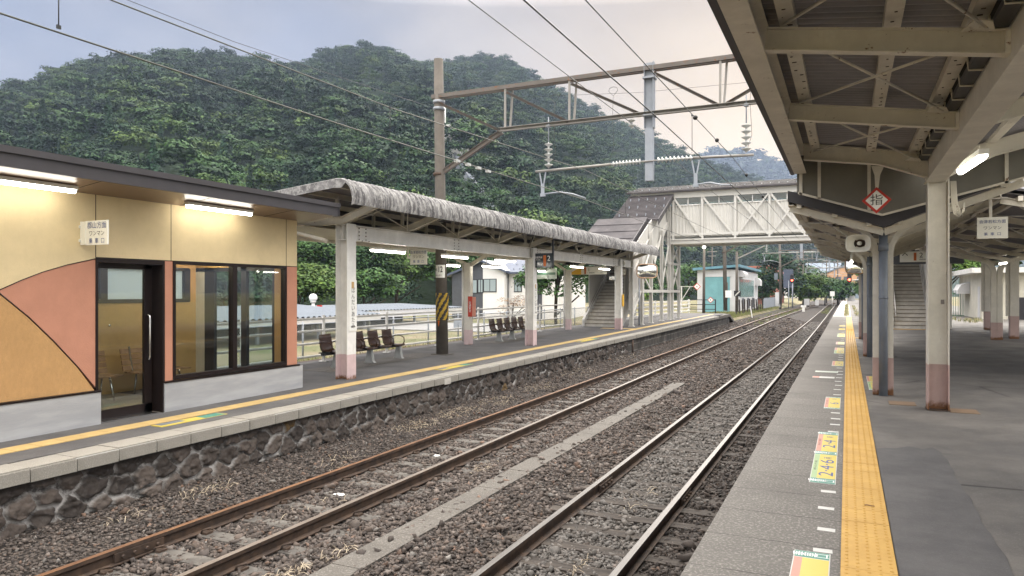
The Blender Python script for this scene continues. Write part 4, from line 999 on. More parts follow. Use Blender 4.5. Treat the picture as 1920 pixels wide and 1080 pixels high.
# signs on the island
e = plate_sign('boarding_sign', 'white hanging sign reading 会津若松方面 ワンマン 乗車口 beside the numbered pole', 'sign', (-9.9, 15.5, 2.50), .50, .38,
    [('会津若松方面', .082, .115, 0, 'navy_ink', .004), ('ワンマン', .088, 0, 0, 'black_ink', .002), ('乗  車  口', .082, -.12, 0, 'navy_ink', .004)])
MB().box(-10.22, 15.49, 2.46, -10.12, 15.51, 2.52).box(-10.24, 15.488, 2.462, -10.20, 15.512, 2.9).build('bracket', 'sign_cream', e); MB().box(-9.66, 15.485, 2.47, -9.61, 15.515, 2.51).build('bracket', 'sign_cream', e)
for d, lab in ((12.2, 'tall white nameplate reading ばんだいあたみ on the nearest island column'), (21.98, 'tall white nameplate reading ばんだいあたみ on the second island column')):
    z = 1.32 + (d - 12.2) * .005
    e = plate_sign('station_nameplate', lab, 'sign', (-9.435, d + .03, z), .25, 1.07, [('\n'.join('ばんだいあたみ'), .125, -.06, .0, 'black_ink', .002), ('磐梯熱海', .038, -.45, 0, 'black_ink', 0)], '+x', 'white_enamel', .012, 'station nameplates on columns')
    MB().box(-9.4348, d - .02, z + .36, -9.432, d + .06, z + .50).build('lamp_strip', 'interior_wood', e)
e = thing('departure_sign', 'dark hanging sign with orange bar and large number 2', 'sign', (-9.2, 22.0, 2.66), None)
MB().box(-9.56, 22.0, 2.42, -8.83, 22.12, 2.90).build('panel', 'dark_sign', e); MB().box(-9.15, 21.985, 2.47, -9.06, 21.999, 2.83).build('orange_bar', 'orange_ink', e)
text('2', .24, (-8.96, 21.992, 2.72), '-y', 'white_ink', e); text('磐越西線', .075, (-9.34, 21.992, 2.76), '-y', 'white_ink', e); text('郡山方面', .035, (-9.34, 21.992, 2.68), '-y', 'white_ink', e, 'small_print')
MB().box(-9.58, 22.03, 2.4, -9.53, 22.09, 3.45).box(-8.86, 22.03, 2.4, -8.81, 22.09, 3.45).build('hanger', 'black_metal', e)
e = plate_sign('station_name_board', 'pale station name board with green band hanging behind the second island column', 'sign', (-11.25, 27, 2.36), 1.15, .42, [('ばんだいあたみ', .09, .12, -.1, 'black_ink', .001), ('なかやまじゅく      あたみ', .06, -.15, 0, 'black_ink', 0)], '-y', 'pale_green', .05)
MB().box(-11.8, 26.985, 2.31, -10.72, 26.997, 2.41).build('green_band', 'deep_green', e); MB().box(-11.6, 27, 2.57, -11.57, 27.04, 3.05).box(-10.9, 27, 2.57, -10.87, 27.04, 3.05).build('hanger', 'cream_paint', e)
e = plate_sign('direction_sign', 'white hanging direction sign with yellow end panel and number 1 by the stairs', 'sign', (-11.0, 32, 2.62), 1.75, .37, [('1', .22, .03, .0, 'black_ink', 0), ('← 磐越西線', .07, -.11, .1, 'black_ink', 0), ('↑ 出口', .12, .03, .6, 'black_ink', .002), ('Exit', .06, -.1, .62, 'black_ink', 0)], '-y', 'sign_cream', .1, None, 'black_metal')
MB().box(-11.87, 31.975, 2.44, -11.38, 31.995, 2.80).build('yellow_panel', 'yellow_sign', e); MB().box(-11.22, 31.975, 2.46, -11.14, 31.995, 2.78).build('orange_bar', 'orange_ink', e); MB().box(-11.7, 32, 2.8, -11.67, 32.05, 3.1).box(-10.3, 32, 2.8, -10.27, 32.05, 3.1).build('hanger', 'black_metal', e)
def diamond(name, label, c, r_, ch, size, back='white_enamel', rim='red_enamel', group=None, ink='black_ink'):
    e = thing(name, label, 'sign', c, group); x, y, z = c
    MB().prism([(x - r_, y, z), (x, y, z - r_), (x + r_, y, z), (x, y, z + r_)], (0, .012, 0)).build('rim', rim, e); q = r_ * .76
    MB().prism([(x - q, y - .003, z), (x, y - .003, z - q), (x + q, y - .003, z), (x, y - .003, z + q)], (0, .004, 0)).build('panel', back, e)
    text(ch, size, (x, y - .006, z - .005), '-y', ink, e, bold=.004); return e
e = diamond('stop_marker', 'small dark diamond sign with number 4 above a ワンマン plate', (-10.2, 34.5, 3.0), .28, '4', .26, 'sign_cream', 'truss_steel')
e2 = plate_sign('stop_plate', 'small white plate reading ワンマン under the diamond number 4', 'sign', (-10.2, 34.5, 2.60), .55, .3, [('ワンマン', .13, 0, 0, 'black_ink', 0)], '-y', 'sign_cream', .015, None, 'dusty_pink')
MB().box(-10.22, 34.51, 2.2, -10.18, 34.53, 3.6).build('hanger', 'truss_steel', e)
e = thing('banner', 'narrow red fabric banner with white lettering on a back column', 'banner', (-11.5, 21.36, 1.1)); MB().box(-11.66, 21.35, .77, -11.50, 21.365, 1.46).build('cloth', 'banner_red', e)
MB().box(-11.495, 21.35, .78, -11.36, 21.362, 1.44).build('second_cloth', 'banner_pink', e)
text('\n'.join('交通安全'), .10, (-11.58, 21.347, 1.1), '-y', 'white_ink', e, bold=.003, line=.9); MB().tube((-11.5, 21.37, .7), (-11.5, 21.37, 1.5), .008, 6).build('pole', 'stainless', e)
e = thing('security_camera', 'small white camera on the last island column', 'camera', (-9.8, 31.9, 2.2)); MB().tube((-9.95, 31.8, 2.25), (-9.75, 31.95, 2.25), .09, 10).build('body', 'white_enamel', e); MB().tube((-9.98, 31.78, 2.25), (-9.95, 31.8, 2.25), .06, 10).build('lens', 'black_metal', e)
o = MB().box(-9.41, 32.1, .95, -9.38, 32.3, 1.5).build('notice_plate', 'yellow_sign'); tag(o, 'small yellow notice plate on the column at the foot of the stairs', 'sign')
def horn(name, label, c, aim, r_, group):
    c = Vector(c); a = Vector(aim).normalized(); e = thing(name, label, 'loudspeaker', c, group); L = r_ * 1.5
    MB().lathe([(r_*.30, -L*.9), (r_*.34, -L*.9), (r_*.36, -L*.45), (r_*.5, -L*.2), (r_*.8, 0), (r_, .03), (r_*1.03, .035), (r_*.98, .02), (r_*.72, -.02), (r_*.42, -L*.25)], c, a, 20).build('horn', 'sign_cream', e)
    MB().lathe([(r_*.42, -L*.25), (r_*.3, -L*.3), (.0, -L*.3)], c, a, 16).build('throat', 'dark_gap', e); MB().ball(c - a*L*.14, r_*.19, None, None, 10, 6).build('driver', 'sign_cream', e)
    return e
horn('loudspeaker', 'dark round loudspeaker on top of the last island column', (-9.6, 32.6, 2.95), (.3, -1, -.1), .16, 'platform loudspeakers')

# seats
def bench_row(x, d0, n, pitch, legs, label, z):
    e = thing('seat_row', label, 'bench', (x, d0, z), 'rows of brown platform seats')
    MB().box(x - .05, d0 - .35, z + .33, x + .05, d0 + (n - 1) * pitch + .35, z + .39).box(x - .16, d0 - .3, z + .37, x + .14, d0 + (n-1)*pitch + .3, z + .395).build('beam', 'black_metal', e)
    for q in legs:
        MB().prism([(x - .16, q - .05, z), (x + .16, q - .05, z), (x + .10, q - .05, z + .06), (x + .05, q - .05, z + .34), (x - .06, q - .05, z + .34), (x - .12, q - .05, z + .06)], (0, .10, 0)).build('leg', 'grey_leg', e)
    for i in range(n):
        d = d0 + i * pitch; rows = []
        prof = [(.22, .385), (.21, .41), (.12, .405), (-.02, .395), (-.13, .41), (-.18, .46), (-.205, .58), (-.23, .72), (-.245, .80), (-.262, .805)]
        for j in range(9):
            t = (j / 8 - .5) * 2; side = abs(t) ** 4 * .025; rows.append([(x + px_ + side, d + t * .225 * (1 - .06 * (q > .6)), z + q + side * .5) for px_, q in prof])
        mb = MB().sheet(rows); mb.sheet([[(a - .012, b, c_ - .018) for a, b, c_ in r_] for r_ in rows])
        for j in range(8):
            pass
        s_ = mb.build('seat', 'seat_brown', e)
        for sg in (-1, 1):
            y = d + sg * .245; mb = MB().path([(x - .20, y, z + .60), (x - .08, y, z + .645), (x + .08, y, z + .64), (x + .19, y, z + .58), (x + .20, y, z + .46), (x + .14, y, z + .39)], .014, 6)
            mb.build('armrest', 'seat_brown', s_)
bench_row(-11.12, 13.62, 5, .63, (13.80, 15.12, 16.42), 'row of five brown seats right beside the nearest island column', zi(15))
bench_row(-11.38, 23.0, 5, .63, (23.2, 24.3, 25.4), 'row of five brown seats between the second and third island columns', zi(24))
for d0, d1, x, lab in ((13.0, 18.0, -11.1, 'platform'), (22.2, 26.6, -11.35, 'platform')):
    o = zsheet(x - .45, x + .45, d0, d1, .003, .01).build('seat_plinth', 'trough_concrete'); structure(o)

# white pipe fence
fe = thing('pipe_fence', 'white four-rail pipe fence along the back of the island platform', 'fence', (-12.45, 20, -.2))
for d in (9.3, 12.1, 14.9, 17.75, 20.7, 23.6, 26.5, 29.5, 32.5):
    MB().tube((-12.45, d, zi(d)), (-12.45, d, zi(d) + 1.2), .04, 10).ball((-12.45, d, zi(d) + 1.2), .04, None, .02, 8, 4).box(-12.53, d - .09, zi(d), -12.37, d + .09, zi(d) + .02).build('post', 'white_paint', fe)
for h in (1.13, .82, .50, .17): MB().tube((-12.45, 8.6, zi(8.6) + h), (-12.45, 33.4, zi(33.4) + h), .03, 8).build('rail', 'white_paint', fe)
o = MB().prism([(-12.75, 8, zi(8)), (-13.0, 8, zi(8)), (-13.0, 8, zi(8) - .22), (-12.75, 8, zi(8) - .22)], (0, 27, .135)).build('kerb', 'rail_side'); structure(o)
fe = thing('barrier_fence', 'white rail barrier between the stair posts and the grass', 'fence', (-11.8, 50, 0))
for d in (36.5, 40.5, 44.5, 48.5, 52.5, 56.5, 60): MB().box(-11.95, d - .05, -.3, -11.85, d + .05, 1.02).build('post', 'white_paint', fe)
for h in (.9, .62, .34, .08): MB().box(-11.93, 36, h - .04, -11.87, 60.5, h + .04).build('rail', 'white_paint', fe)
# wire mesh fence lower down behind it
k = Nodes('wire_mesh')
sx = k.n('ShaderNodeSeparateXYZ'); k.t.links.new(k.co, sx.inputs[0])
def dia(sg): return k.math('LESS_THAN', k.math('ABSOLUTE', k.math('SUBTRACT', k.math('FRACT', k.math('MULTIPLY', k.math('ADD', sx.outputs[1], k.math('MULTIPLY', sx.outputs[2], sg)), 11.0)), .5)), .075)
ms = k.math('MAXIMUM', dia(1.0), dia(-1.0)); tr = k.n('ShaderNodeBsdfTransparent'); df = k.n('ShaderNodeBsdfDiffuse'); df.inputs[0].default_value = (.42, .45, .46, 1)
mx = k.n('ShaderNodeMixShader'); k.put(mx.inputs[0], ms); k.t.links.new(tr.outputs[0], mx.inputs[1]); k.t.links.new(df.outputs[0], mx.inputs[2]); k.t.links.new(mx.outputs[0], k.out.inputs[0]); M['wire_mesh'] = k.m
mf = thing('mesh_fence', 'grey wire mesh fence on thin posts behind the white pipe fence', 'fence', (-15, 26, -.6))
MB().add([(-15, 12, -.55), (-15, 46, -.55), (-15, 46, .62), (-15, 12, .62)], [(0, 1, 2, 3)]).build('netting', 'wire_mesh', mf, fix=False)
for i in range(15): MB().tube((-15, 12.2 + i*2.4, -.6), (-15, 12.2 + i*2.4, .70), .03, 8).build('post', 'galvanised', mf)
MB().tube((-15, 12, .62), (-15, 46, .62), .022, 8).build('rail', 'galvanised', mf)
# ------------------------------------------------------------------ near canopy over the right platform
nc = thing('platform_canopy', 'near platform canopy with corrugated roof on cream steel beams, seen from below', 'canopy', (1.1, 11.3, 0))
V0 = [(-.78, 3.80), (.98, 3.56)]; V1 = [(1.16, 3.50), (3.6, 4.12)]
for pf in (V0, V1):
    MB().sheet([[(x, y, z) for x, y, z in r_] for r_ in corr([pf[0], ((pf[0][0]+pf[1][0])/2, (pf[0][1]+pf[1][1])/2), pf[1]], -4, 11.95, .11, .040, lambda d: 0)]).build('roof_sheet', 'roof_sheet_under', nc, fix=False)
    MB().prism([(x, -4, z + .06) for x, z in pf] + [(x, -4, z + .10) for x, z in pf[::-1]], (0, 15.95, 0)).build('roof_cover', 'roof_edge', nc)
MB().channel((-.73, -4, 3.555), (-.73, 11.75, 3.555), .17, .29, .014, flip=1).build('fascia_beam', 'cream_paint', nc)
MB().box(-.79, -4, 3.42, -.735, 11.9, 3.83).build('fascia', 'roof_edge', nc)
for i, d in enumerate((-1.45, .95, 3.35, 5.75, 8.15)):
    MB().ibeam((-.56, d, 3.52), (1.0, d, 3.27), .09, .17, .012).build('cross_beam', 'cream_paint', nc)
    MB().box(.955, d - .06, 3.19, .985, d + .06, 3.36).build('beam_plate', 'cream_paint', nc)
    MB().ibeam((1.16, d, 3.27), (3.5, d, 3.86), .09, .17, .012).build('cross_beam', 'cream_paint', nc)
MB().prism([(-.56, 11.05, 3.72), (-.56, 11.05, 3.50), (.40, 11.05, 3.36), (1.02, 11.05, 3.12), (1.02, 11.05, 3.44)], (0, .012, 0)).build('end_beam', 'cream_paint', nc)
MB().bar((-.56, 11.05, 3.50), (.40, 11.05, 3.36), .11, .014).bar((.40, 11.05, 3.36), (1.02, 11.05, 3.12), .11, .014).bar((-.56, 11.05, 3.72), (1.02, 11.05, 3.45), .11, .014).build('end_beam_flange', 'cream_paint', nc)
MB().prism([(1.18, 11.05, 3.44), (1.18, 11.05, 3.12), (1.75, 11.05, 3.38), (3.5, 11.05, 3.80), (3.5, 11.05, 4.02)], (0, .012, 0)).bar((1.18, 11.05, 3.12), (1.75, 11.05, 3.38), .11, .014).bar((1.75, 11.05, 3.38), (3.5, 11.05, 3.80), .11, .014).build('end_beam', 'cream_paint', nc)
for x, z in ((-.41, 3.69), (.30, 3.59), (.815, 3.515)): MB().bar((x, -4, z), (x, 11.8, z), .115, .085).build('purlin', 'cream_paint', nc)
for x in (1.7, 2.4, 3.1): z = 3.5 + (x - 1.16) * .254; MB().bar((x, -4, z - .06), (x, 11.8, z - .06), .10, .085).build('purlin', 'cream_paint', nc)
mb = MB()
for x in (-.41, .30, .815):
    z = 3.645 if x < 0 else (3.545 if x < .5 else 3.47); d = .3
    while d < 11.6: q = rnd.uniform(-.03, .03); mb.box(x + q - rnd.uniform(.0, .022), d, z - .004, x + q + rnd.uniform(.0, .022), d + .004, z + .004); d += rnd.uniform(.12, .3)
mb.build('nail_marks', 'rail_side', nc)
for a, b in ((.95, 3.35), (3.35, 5.75), (5.75, 8.15), (8.15, 11.0)):
    MB().tube((-.42, a + .12, 3.60), (.84, b - .12, 3.36), .012, 7).tube((.84, a + .12, 3.36), (-.42, b - .12, 3.58), .012, 7).build('brace_rod', 'cream_paint', nc)
    for gset in (0, 1): MB().prism([[(-.48, a + .05, 3.59), (-.30, a + .05, 3.57), (-.36, a + .24, 3.575), (-.46, a + .2, 3.58)], [(.9, b - .05, 3.345), (.70, b - .05, 3.37), (.76, b - .26, 3.375), (.86, b - .22, 3.36)]][gset], (0, 0, .01)).build('gusset', 'cream_paint', nc)
    continue
    MB().prism([(-.48, a + .05, 3.59), (-.30, a + .05, 3.57), (-.36, a + .24, 3.575), (-.46, a + .2, 3.58)], (0, 0, .01)).prism([(.9, b - .05, 3.345), (.70, b - .05, 3.37), (.76, b - .26, 3.375), (.86, b - .22, 3.36)], (0, 0, .01)).build('gusset', 'cream_paint', nc)
MB().box(.885, -4, 3.40, .975, 11.5, 3.50).build('gutter', 'dark_gap', nc); MB().box(.868, -4, 3.36, .972, 11.4, 3.405).build('gutter_trough', 'black_metal', nc)
d = .4
while d < 11.4: MB().path([(.86, d, 3.45), (.872, d, 3.352), (.975, d, 3.346)], .009, 5).build('gutter_bracket', 'cream_paint', nc); d += .48
MB().box(.985, -4, 3.10, 1.175, 11.42, 3.42).box(.965, -4, 3.095, 1.195, 11.42, 3.108).build('girder', 'cream_clean', nc)
for d in (11.3, 3.0 - 2.6):
    hcol(1.12, d, 0, 3.10, .255, nc, ('cream_clean', 'dusty_pink'), .62, .016)
MB().box(.98, 11.17, 0, 1.26, 11.43, .012).build('base_plate', 'rail_side', nc)
MB().box(1.145, 11.160, 1.44, 1.185, 11.175, 1.50).build('number_plate', 'truss_steel', nc)
mb = MB()
for i in range(6): mb.path([(1.27 + i*.011, 11.25, 3.1), (1.28 + i*.012, 11.24, 2.8), (1.30 + i*.013, 11.22, 2.66 + i*.01), (1.36 + i*.006, 11.2, 2.60), (1.42, 11.2, 2.7 + i*.02)], .009, 5)
mb.build('cable_bundle', 'cream_paint', nc)
# blind panel that closes the step down to the lower roof
gp = thing('gable_panel', 'dull olive panel wall closing the step between the two canopy roofs', 'panel', (.5, 11.9, 2.8))
MB().prism([(-.70, 11.86, 3.14), (.47, 11.86, 2.74), (1.65, 11.86, 3.05), (3.3, 11.86, 3.45), (3.3, 11.86, 4.05), (1.1, 11.86, 3.56), (-.70, 11.86, 3.80)], (0, .03, 0)).build('panel', 'olive_panel', gp)
mb = MB()
for x, a, b in ((-.64, 3.1, 3.55), (-.38, 3.02, 3.6), (.30, 2.8, 3.5), (1.3, 2.95, 3.5), (2.0, 3.1, 3.6)): mb.box(x - .025, 11.83, a, x + .02, 11.862, b)
mb.bar((-.68, 11.845, 3.13), (.47, 11.845, 2.74), .03, .03).bar((.47, 11.845, 2.74), (3.2, 11.845, 3.42), .03, .03)
mb.build('batten', 'cream_paint', gp)

# ------------------------------------------------------------------ lower canopies further along
def vcanopy(label, xl_, zl_, xv, zv, xr_, zr_, d0, d1, cols, loc, pipe=True, front=True, gap=.10, cw=.042):
    e = thing('platform_canopy', label, 'canopy', loc)
    for a, b, c_, d_ in ((xl_, zl_, xv, zv), (xv, zv, xr_, zr_)):
        MB().sheet(corr([(a, b + .0), ((a + c_)/2, (b + d_)/2), (c_, d_)], d0, d1, .13, .016, lambda d: 0)).build('roof_sheet', 'roof_sheet_under', e, fix=False)
        MB().prism([(a, d0, b + .05), (c_, d0, d_ + .05), (c_, d0, d_ + .09), (a, d0, b + .09)], (0, d1 - d0, 0)).build('roof_cover', 'roof_edge', e)
        for t in (.12, .5, .85): x = a + (c_ - a) * t; z = b + (d_ - b) * t - .07; MB().bar((x, d0, z), (x, d1, z), .07, .08).build('purlin', 'cream_paint', e)
    if front:
        MB().prism([(xl_, d0 - .03, zl_ - .05), (xv, d0 - .03, zv - .08), (xr_, d0 - .03, zr_ - .05), (xr_, d0 - .03, zr_ + .12), (xv, d0 - .03, zv + .11), (xl_, d0 - .03, zl_ + .12)], (0, .025, 0)).build('fascia', 'dark_fascia', e)
    MB().channel((xl_, d0, zl_ - .04), (xl_, d1, zl_ - .04), .09, .15, .012).build('edge_beam', 'cream_paint', e)
    MB().box(xv - .10, d0 + .05, zv - .05, xv + .10, d1, zv + .04).build('gutter', 'dark_fascia', e)
    d = d0 + .12; ds = []
    while d < d1: ds.append(d); d += 2.45
    for d in ds:
        MB().ibeam((xl_ + .02, d, zl_ - .14), (xv, d, zv - .14), .07, .11, .01).ibeam((xv, d, zv - .14), (xr_, d, zr_ - .14), .07, .11, .01).build('cross_beam', 'cream_paint', e)
    for a, b in zip(ds[:-1], ds[1:]):
        z2 = zl_ + (zv - zl_) * .6 - .16
        MB().tube((xl_ + .15, a, zl_ - .17), (xl_ + (xv - xl_) * .6, b, z2), .011, 6).tube((xl_ + .15, b, zl_ - .17), (xl_ + (xv - xl_) * .6, a, z2), .011, 6).build('brace_rod', 'cream_clean', e)
    for d in cols:
        for sg, xe, ze in ((-1, xl_, zl_), (1, xr_, zr_)):
            x0 = xv + sg * gap; sl_ = (ze - zv) / (xe - xv); xe2 = xv + (xe - xv) * .93
            pts = [(x0, .0), (x0, zv - .46), (x0 + sg*.02, zv - .33), (x0 + sg*.08, zv - .20), (x0 + sg*.19, zv - .11 + sl_*sg*.12), (x0 + sg*.36, zv - .10 + sl_ * sg * .36), (xe2, zv - .12 + (xe2 - xv) * sl_)]
            for nm, mt, pp in (('column', 'cream_clean', pts), ):
                n = len(pp); pl_, pr2 = [], []
                for i, (x, z) in enumerate(pp):
                    a = Vector(pp[max(i-1, 0)]); b = Vector(pp[min(i+1, n-1)]); t = (b - a).normalized(); nn = Vector((t.y, -t.x)) * cw
                    pl_.append((x + nn.x, z + nn.y)); pr2.append((x - nn.x, z - nn.y))
                mb = MB()
                for i in range(n - 1): mb.prism([(pl_[i][0], d - .06, pl_[i][1]), (pl_[i+1][0], d - .06, pl_[i+1][1]), (pr2[i+1][0], d - .06, pr2[i+1][1]), (pr2[i][0], d - .06, pr2[i][1])], (0, .12, 0))
                mb.build(nm, mt, e)
            MB().box(x0 - cw - .002, d - .062, 0, x0 + cw + .002, d + .062, .58).build('column_base', 'dusty_pink', e)
        if pipe:
            MB().tube((xv, d - .13, 0), (xv, d - .13, zv - .02), .062, 14).tube((xv, d - .13, 1.5), (xv, d - .13, 1.53), .068, 14).tube((xv, d - .13, zv - .42), (xv, d - .13, zv - .30), .072, 14).build('drainpipe', 'pipe_plastic', e)
    return e
lc = vcanopy('lower platform canopy with dark fascia, a row of forked columns and blue grey drainpipes', -.85, 3.09, .51, 2.66, 2.28, 3.30, 12.15, 28.4, (12.6, 19.95, 27.3), (.51, 12.6, 0))
MB().lathe([(.05, -.02), (.055, .10), (.085, .12), (.085, .22), (.03, .34)], (.51, 12.47, 2.62), (0, 0, 1), 4).build('pipe_head', 'cream_clean', lc)
rc = vcanopy('inner canopy on a pale yellowish forked column, right of the near column', 2.28, 3.26, 4.57, 2.72, 7.6, 3.3, 14.0, 30.2, (28.75,), (4.57, 28.75, 0), pipe=False, front=False, gap=.085, cw=.08)
for x, d, z1, w_ in ((5.22, 29.7, 2.8, .26), (5.45, 36.4, 3.1, .24)):
    MB().box(x - w_/2, d - w_/2, .78, x + w_/2, d + w_/2, z1).box(x - w_/2 - .11, d - .09, .78, x - w_/2 - .005, d + .0, z1).build('column', 'cream_clean', rc); MB().box(x - w_/2 - .001, d - w_/2 - .001, 0, x + w_/2 + .001, d + w_/2 + .001, .78).build('column_base', 'dusty_pink', rc)
tube_lamp((1.40, 9.55, 3.12), (1.31, 10.7, 3.12), 'bright tube lamp on the near canopy girder, above the near column', None, .10, .09, drop=.1)
for x, a, b, z, lab in ((4.45, 26.5, 27.4, 2.50, 'lit tube lamp under the inner canopy above the yellowish forked column'), (4.9, 24.6, 25.6, 2.52, 'lit tube lamp under the inner canopy at the picture edge')):
    tube_lamp((x, a, z), (x, b, z), lab, 'lamps under the inner canopy')
e = thing('globe_lamp', 'small lit bulb lamp under the lower canopy behind the loudspeaker', 'lamp', (.1, 19.5, 2.35)); MB().ball((.1, 19.5, 2.35), .035).build('bulb', 'white_lamp', e); MB().tube((.1, 19.5, 2.39), (.12, 19.5, 2.62), .03, 8).build('holder', 'sign_cream', e)
def wide_horn(label, c, aim, w_, h, group):
    c = Vector(c); a = Vector(aim).normalized(); r_ = Vector((0, 0, 1)).cross(a).normalized() * -1; u = r_.cross(a) * -1; e = thing('loudspeaker', label, 'loudspeaker', c, group); n = 32; L = w_ * .62
    def ring(q, s_, ex):
        out = []
        for i in range(n + 1):
            t = 2*math.pi*i/n; ct, st = math.cos(t), math.sin(t); out.append(c + a * q + r_ * (abs(ct) ** ex * math.copysign(1, ct) * w_/2 * s_) + u * (abs(st) ** ex * math.copysign(1, st) * (h/2 * s_ if s_ > .5 else w_/2 * s_)))
        return out
    MB().sheet([ring(-L*1.1, .26, 1), ring(-L*1.1, .30, 1), ring(-L*.7, .32, 1), ring(-L*.45, .52, .9), ring(-L*.2, .80, .65), ring(0, .99, .55), ring(.012, 1.02, .55), ring(.012, .97, .55), ring(-L*.12, .86, .6), ring(-L*.32, .62, .8), ring(-L*.45, .46, 1)]).build('horn', 'sign_cream', e)
    MB().sheet([ring(-L*.45, .46, 1), ring(-L*.6, .38, 1), ring(-L*.6, .01, 1)]).build('throat', 'rail_side', e); MB().lathe([(w_*.09, -.03), (w_*.085, .02), (w_*.05, .04), (.001, .045)], c - a*L*.34, a, 16).build('driver', 'sign_cream', e)
wide_horn('large cream horn loudspeaker under the lower canopy beside the nearest drainpipe', (.16, 12.42, 2.365), (-.22, -1, -.06), .36, .27, 'platform loudspeakers')
mb = MB().path([(.12, 12.6, 2.4), (-.02, 12.62, 2.52), (-.2, 12.6, 2.66)], .012, 6).path([(.22, 12.6, 2.42), (.24, 12.6, 2.62)], .012, 6)
o = mb.build('loudspeaker_bracket', 'cream_clean'); tag(o, 'thin pale bracket rods holding the horn loudspeaker', 'bracket')
cc = MB()
for i in range(3): cc.path([(-.02 + .19*math.cos(a*.4), 12.55 + .05*math.sin(a*.4), 2.675 + .028*math.sin(a*.4 + .2) + i*.006) for a in range(16)], .006, 5, True)
o = cc.build('cable_coil', 'cable_black'); tag(o, 'coil of black cable tied under the lower canopy fascia', 'cable')
e = diamond('diamond_sign', 'white diamond sign with red border and the character 指', (.375, 11.2, 2.885), .185, '指', .165)
MB().prism([(.31, 11.21, 3.37), (.47, 11.21, 3.36), (.42, 11.21, 3.24), (.40, 11.21, 3.06), (.36, 11.21, 3.06), (.35, 11.21, 3.24)], (0, .015, 0)).build('hanger', 'cream_clean', e)
e = plate_sign('boarding_sign', 'cream hanging sign reading 会津若松方面 ワンマン 乗車口 at the right under the canopy', 'sign', (1.95, 12.6, 2.555), .385, .315,
    [('会津若松方面', .056, .088, 0, 'navy_ink', .0025), ('ワンマン', .058, -.005, 0, 'black_ink', .001), ('乗  車  口', .053, -.095, 0, 'navy_ink', .0025)])
MB().box(1.91, 12.61, 2.71, 1.95, 12.63, 2.99).box(1.77, 12.59, 2.98, 2.14, 12.65, 3.0).build('hanger', 'cream_clean', e)
def convex(name, label, c, aim, w_, h, group, post=None):
    c = Vector(c); a = Vector(aim).normalized(); r_ = Vector((0, 0, 1)).cross(a).normalized(); u = a.cross(r_); e = thing(name, label, 'mirror', c, group); n = 28; rows = []
    def sup(t, s_): ct, st = math.cos(t), math.sin(t); return (abs(ct) ** .5 * (1 if ct >= 0 else -1) * w_/2 * s_, abs(st) ** .5 * (1 if st >= 0 else -1) * h/2 * s_)
    for q in (0.001, .25, .5, .75, 1.0):
        rows.append([c + r_ * sup(2*math.pi*i/n, q)[0] + u * sup(2*math.pi*i/n, q)[1] + a * (.035 * (1 - q*q)) for i in range(n + 1)])
    MB().sheet(rows).build('glass', 'convex_glass', e)
    rim = [c + r_ * sup(2*math.pi*i/n, 1.03)[0] + u * sup(2*math.pi*i/n, 1.03)[1] for i in range(n)]
    MB().path(rim, w_ * .032, 8, True).build('rim', 'mirror_rim', e)
    MB().sheet([[c - a*.01 + r_ * sup(2*math.pi*i/n, q)[0] + u * sup(2*math.pi*i/n, q)[1] - a * (.1 * (1 - q*q)) for i in range(n + 1)] for q in (.001, .5, 1)]).build('back_shell', 'mirror_rim', e)
    if post: MB().tube(post, (post[0], post[1], c.z), .045, 10).bar((post[0], post[1], c.z), c - a*.1, .04, .04).build('post', 'galvanised', e)
    return e
convex('platform_mirror', 'rounded convex platform mirror with orange rim under the lower canopy', (.27, 26.4, 2.50), (-.1, -1, .04), .62, .54, 'convex platform mirrors')
convex('platform_mirror', 'rounded convex platform mirror on a grey post beside the island stairs', (-9.25, 36.0, 2.68), (.45, -1, 0), 1.0, .68, 'convex platform mirrors', (-9.75, 36.35, zi(36)))

# ------------------------------------------------------------------ small white building beyond the right platform
wb = thing('platform_building', 'low cream building with a flat white roof edge behind the right columns', 'building', (8, 50, -.1))
MB().box(7.3, 50.5, -.15, 16, 60, 2.75).build('wall', 'off_white_wall', wb); MB().box(6.7, 49.9, 2.75, 16.5, 60.5, 3.05).build('roof', 'white_paint', wb)
MB().box(7.285, 51.2, -.1, 7.31, 52.0, 1.95).build('door', 'shed_wall', wb); MB().box(8.6, 50.47, .0, 9.7, 50.51, 1.3).box(10.6, 50.47, 0, 12.3, 50.51, 1.2).build('dark_opening', 'dark_fascia', wb); MB().box(10.4, 50.47, 1.5, 11.0, 50.51, 2.4).build('window', 'window_band', wb)
MB().prism([(7.28, 55, 1.5), (6.6, 55, 1.5), (6.6, 55, 1.75), (6.8, 55, 2.1), (7.28, 55, 2.25)], (0, 2.4, 0)).build('awning', 'shed_wall', wb)
gf = thing('garden_fence', 'dark green bar fence beside the low cream building', 'fence', (6, 56, -.2))
for x in np.arange(5.2, 7.1, .14): gf_ = MB().bar((float(x), 56, -.2), (float(x), 56, 1.7), .03, .03).build('bar', 'deep_green', gf)
MB().box(5.1, 55.98, 1.5, 7.1, 56.02, 1.56).box(5.1, 55.98, 0, 7.1, 56.02, .06).build('rail', 'deep_green', gf)

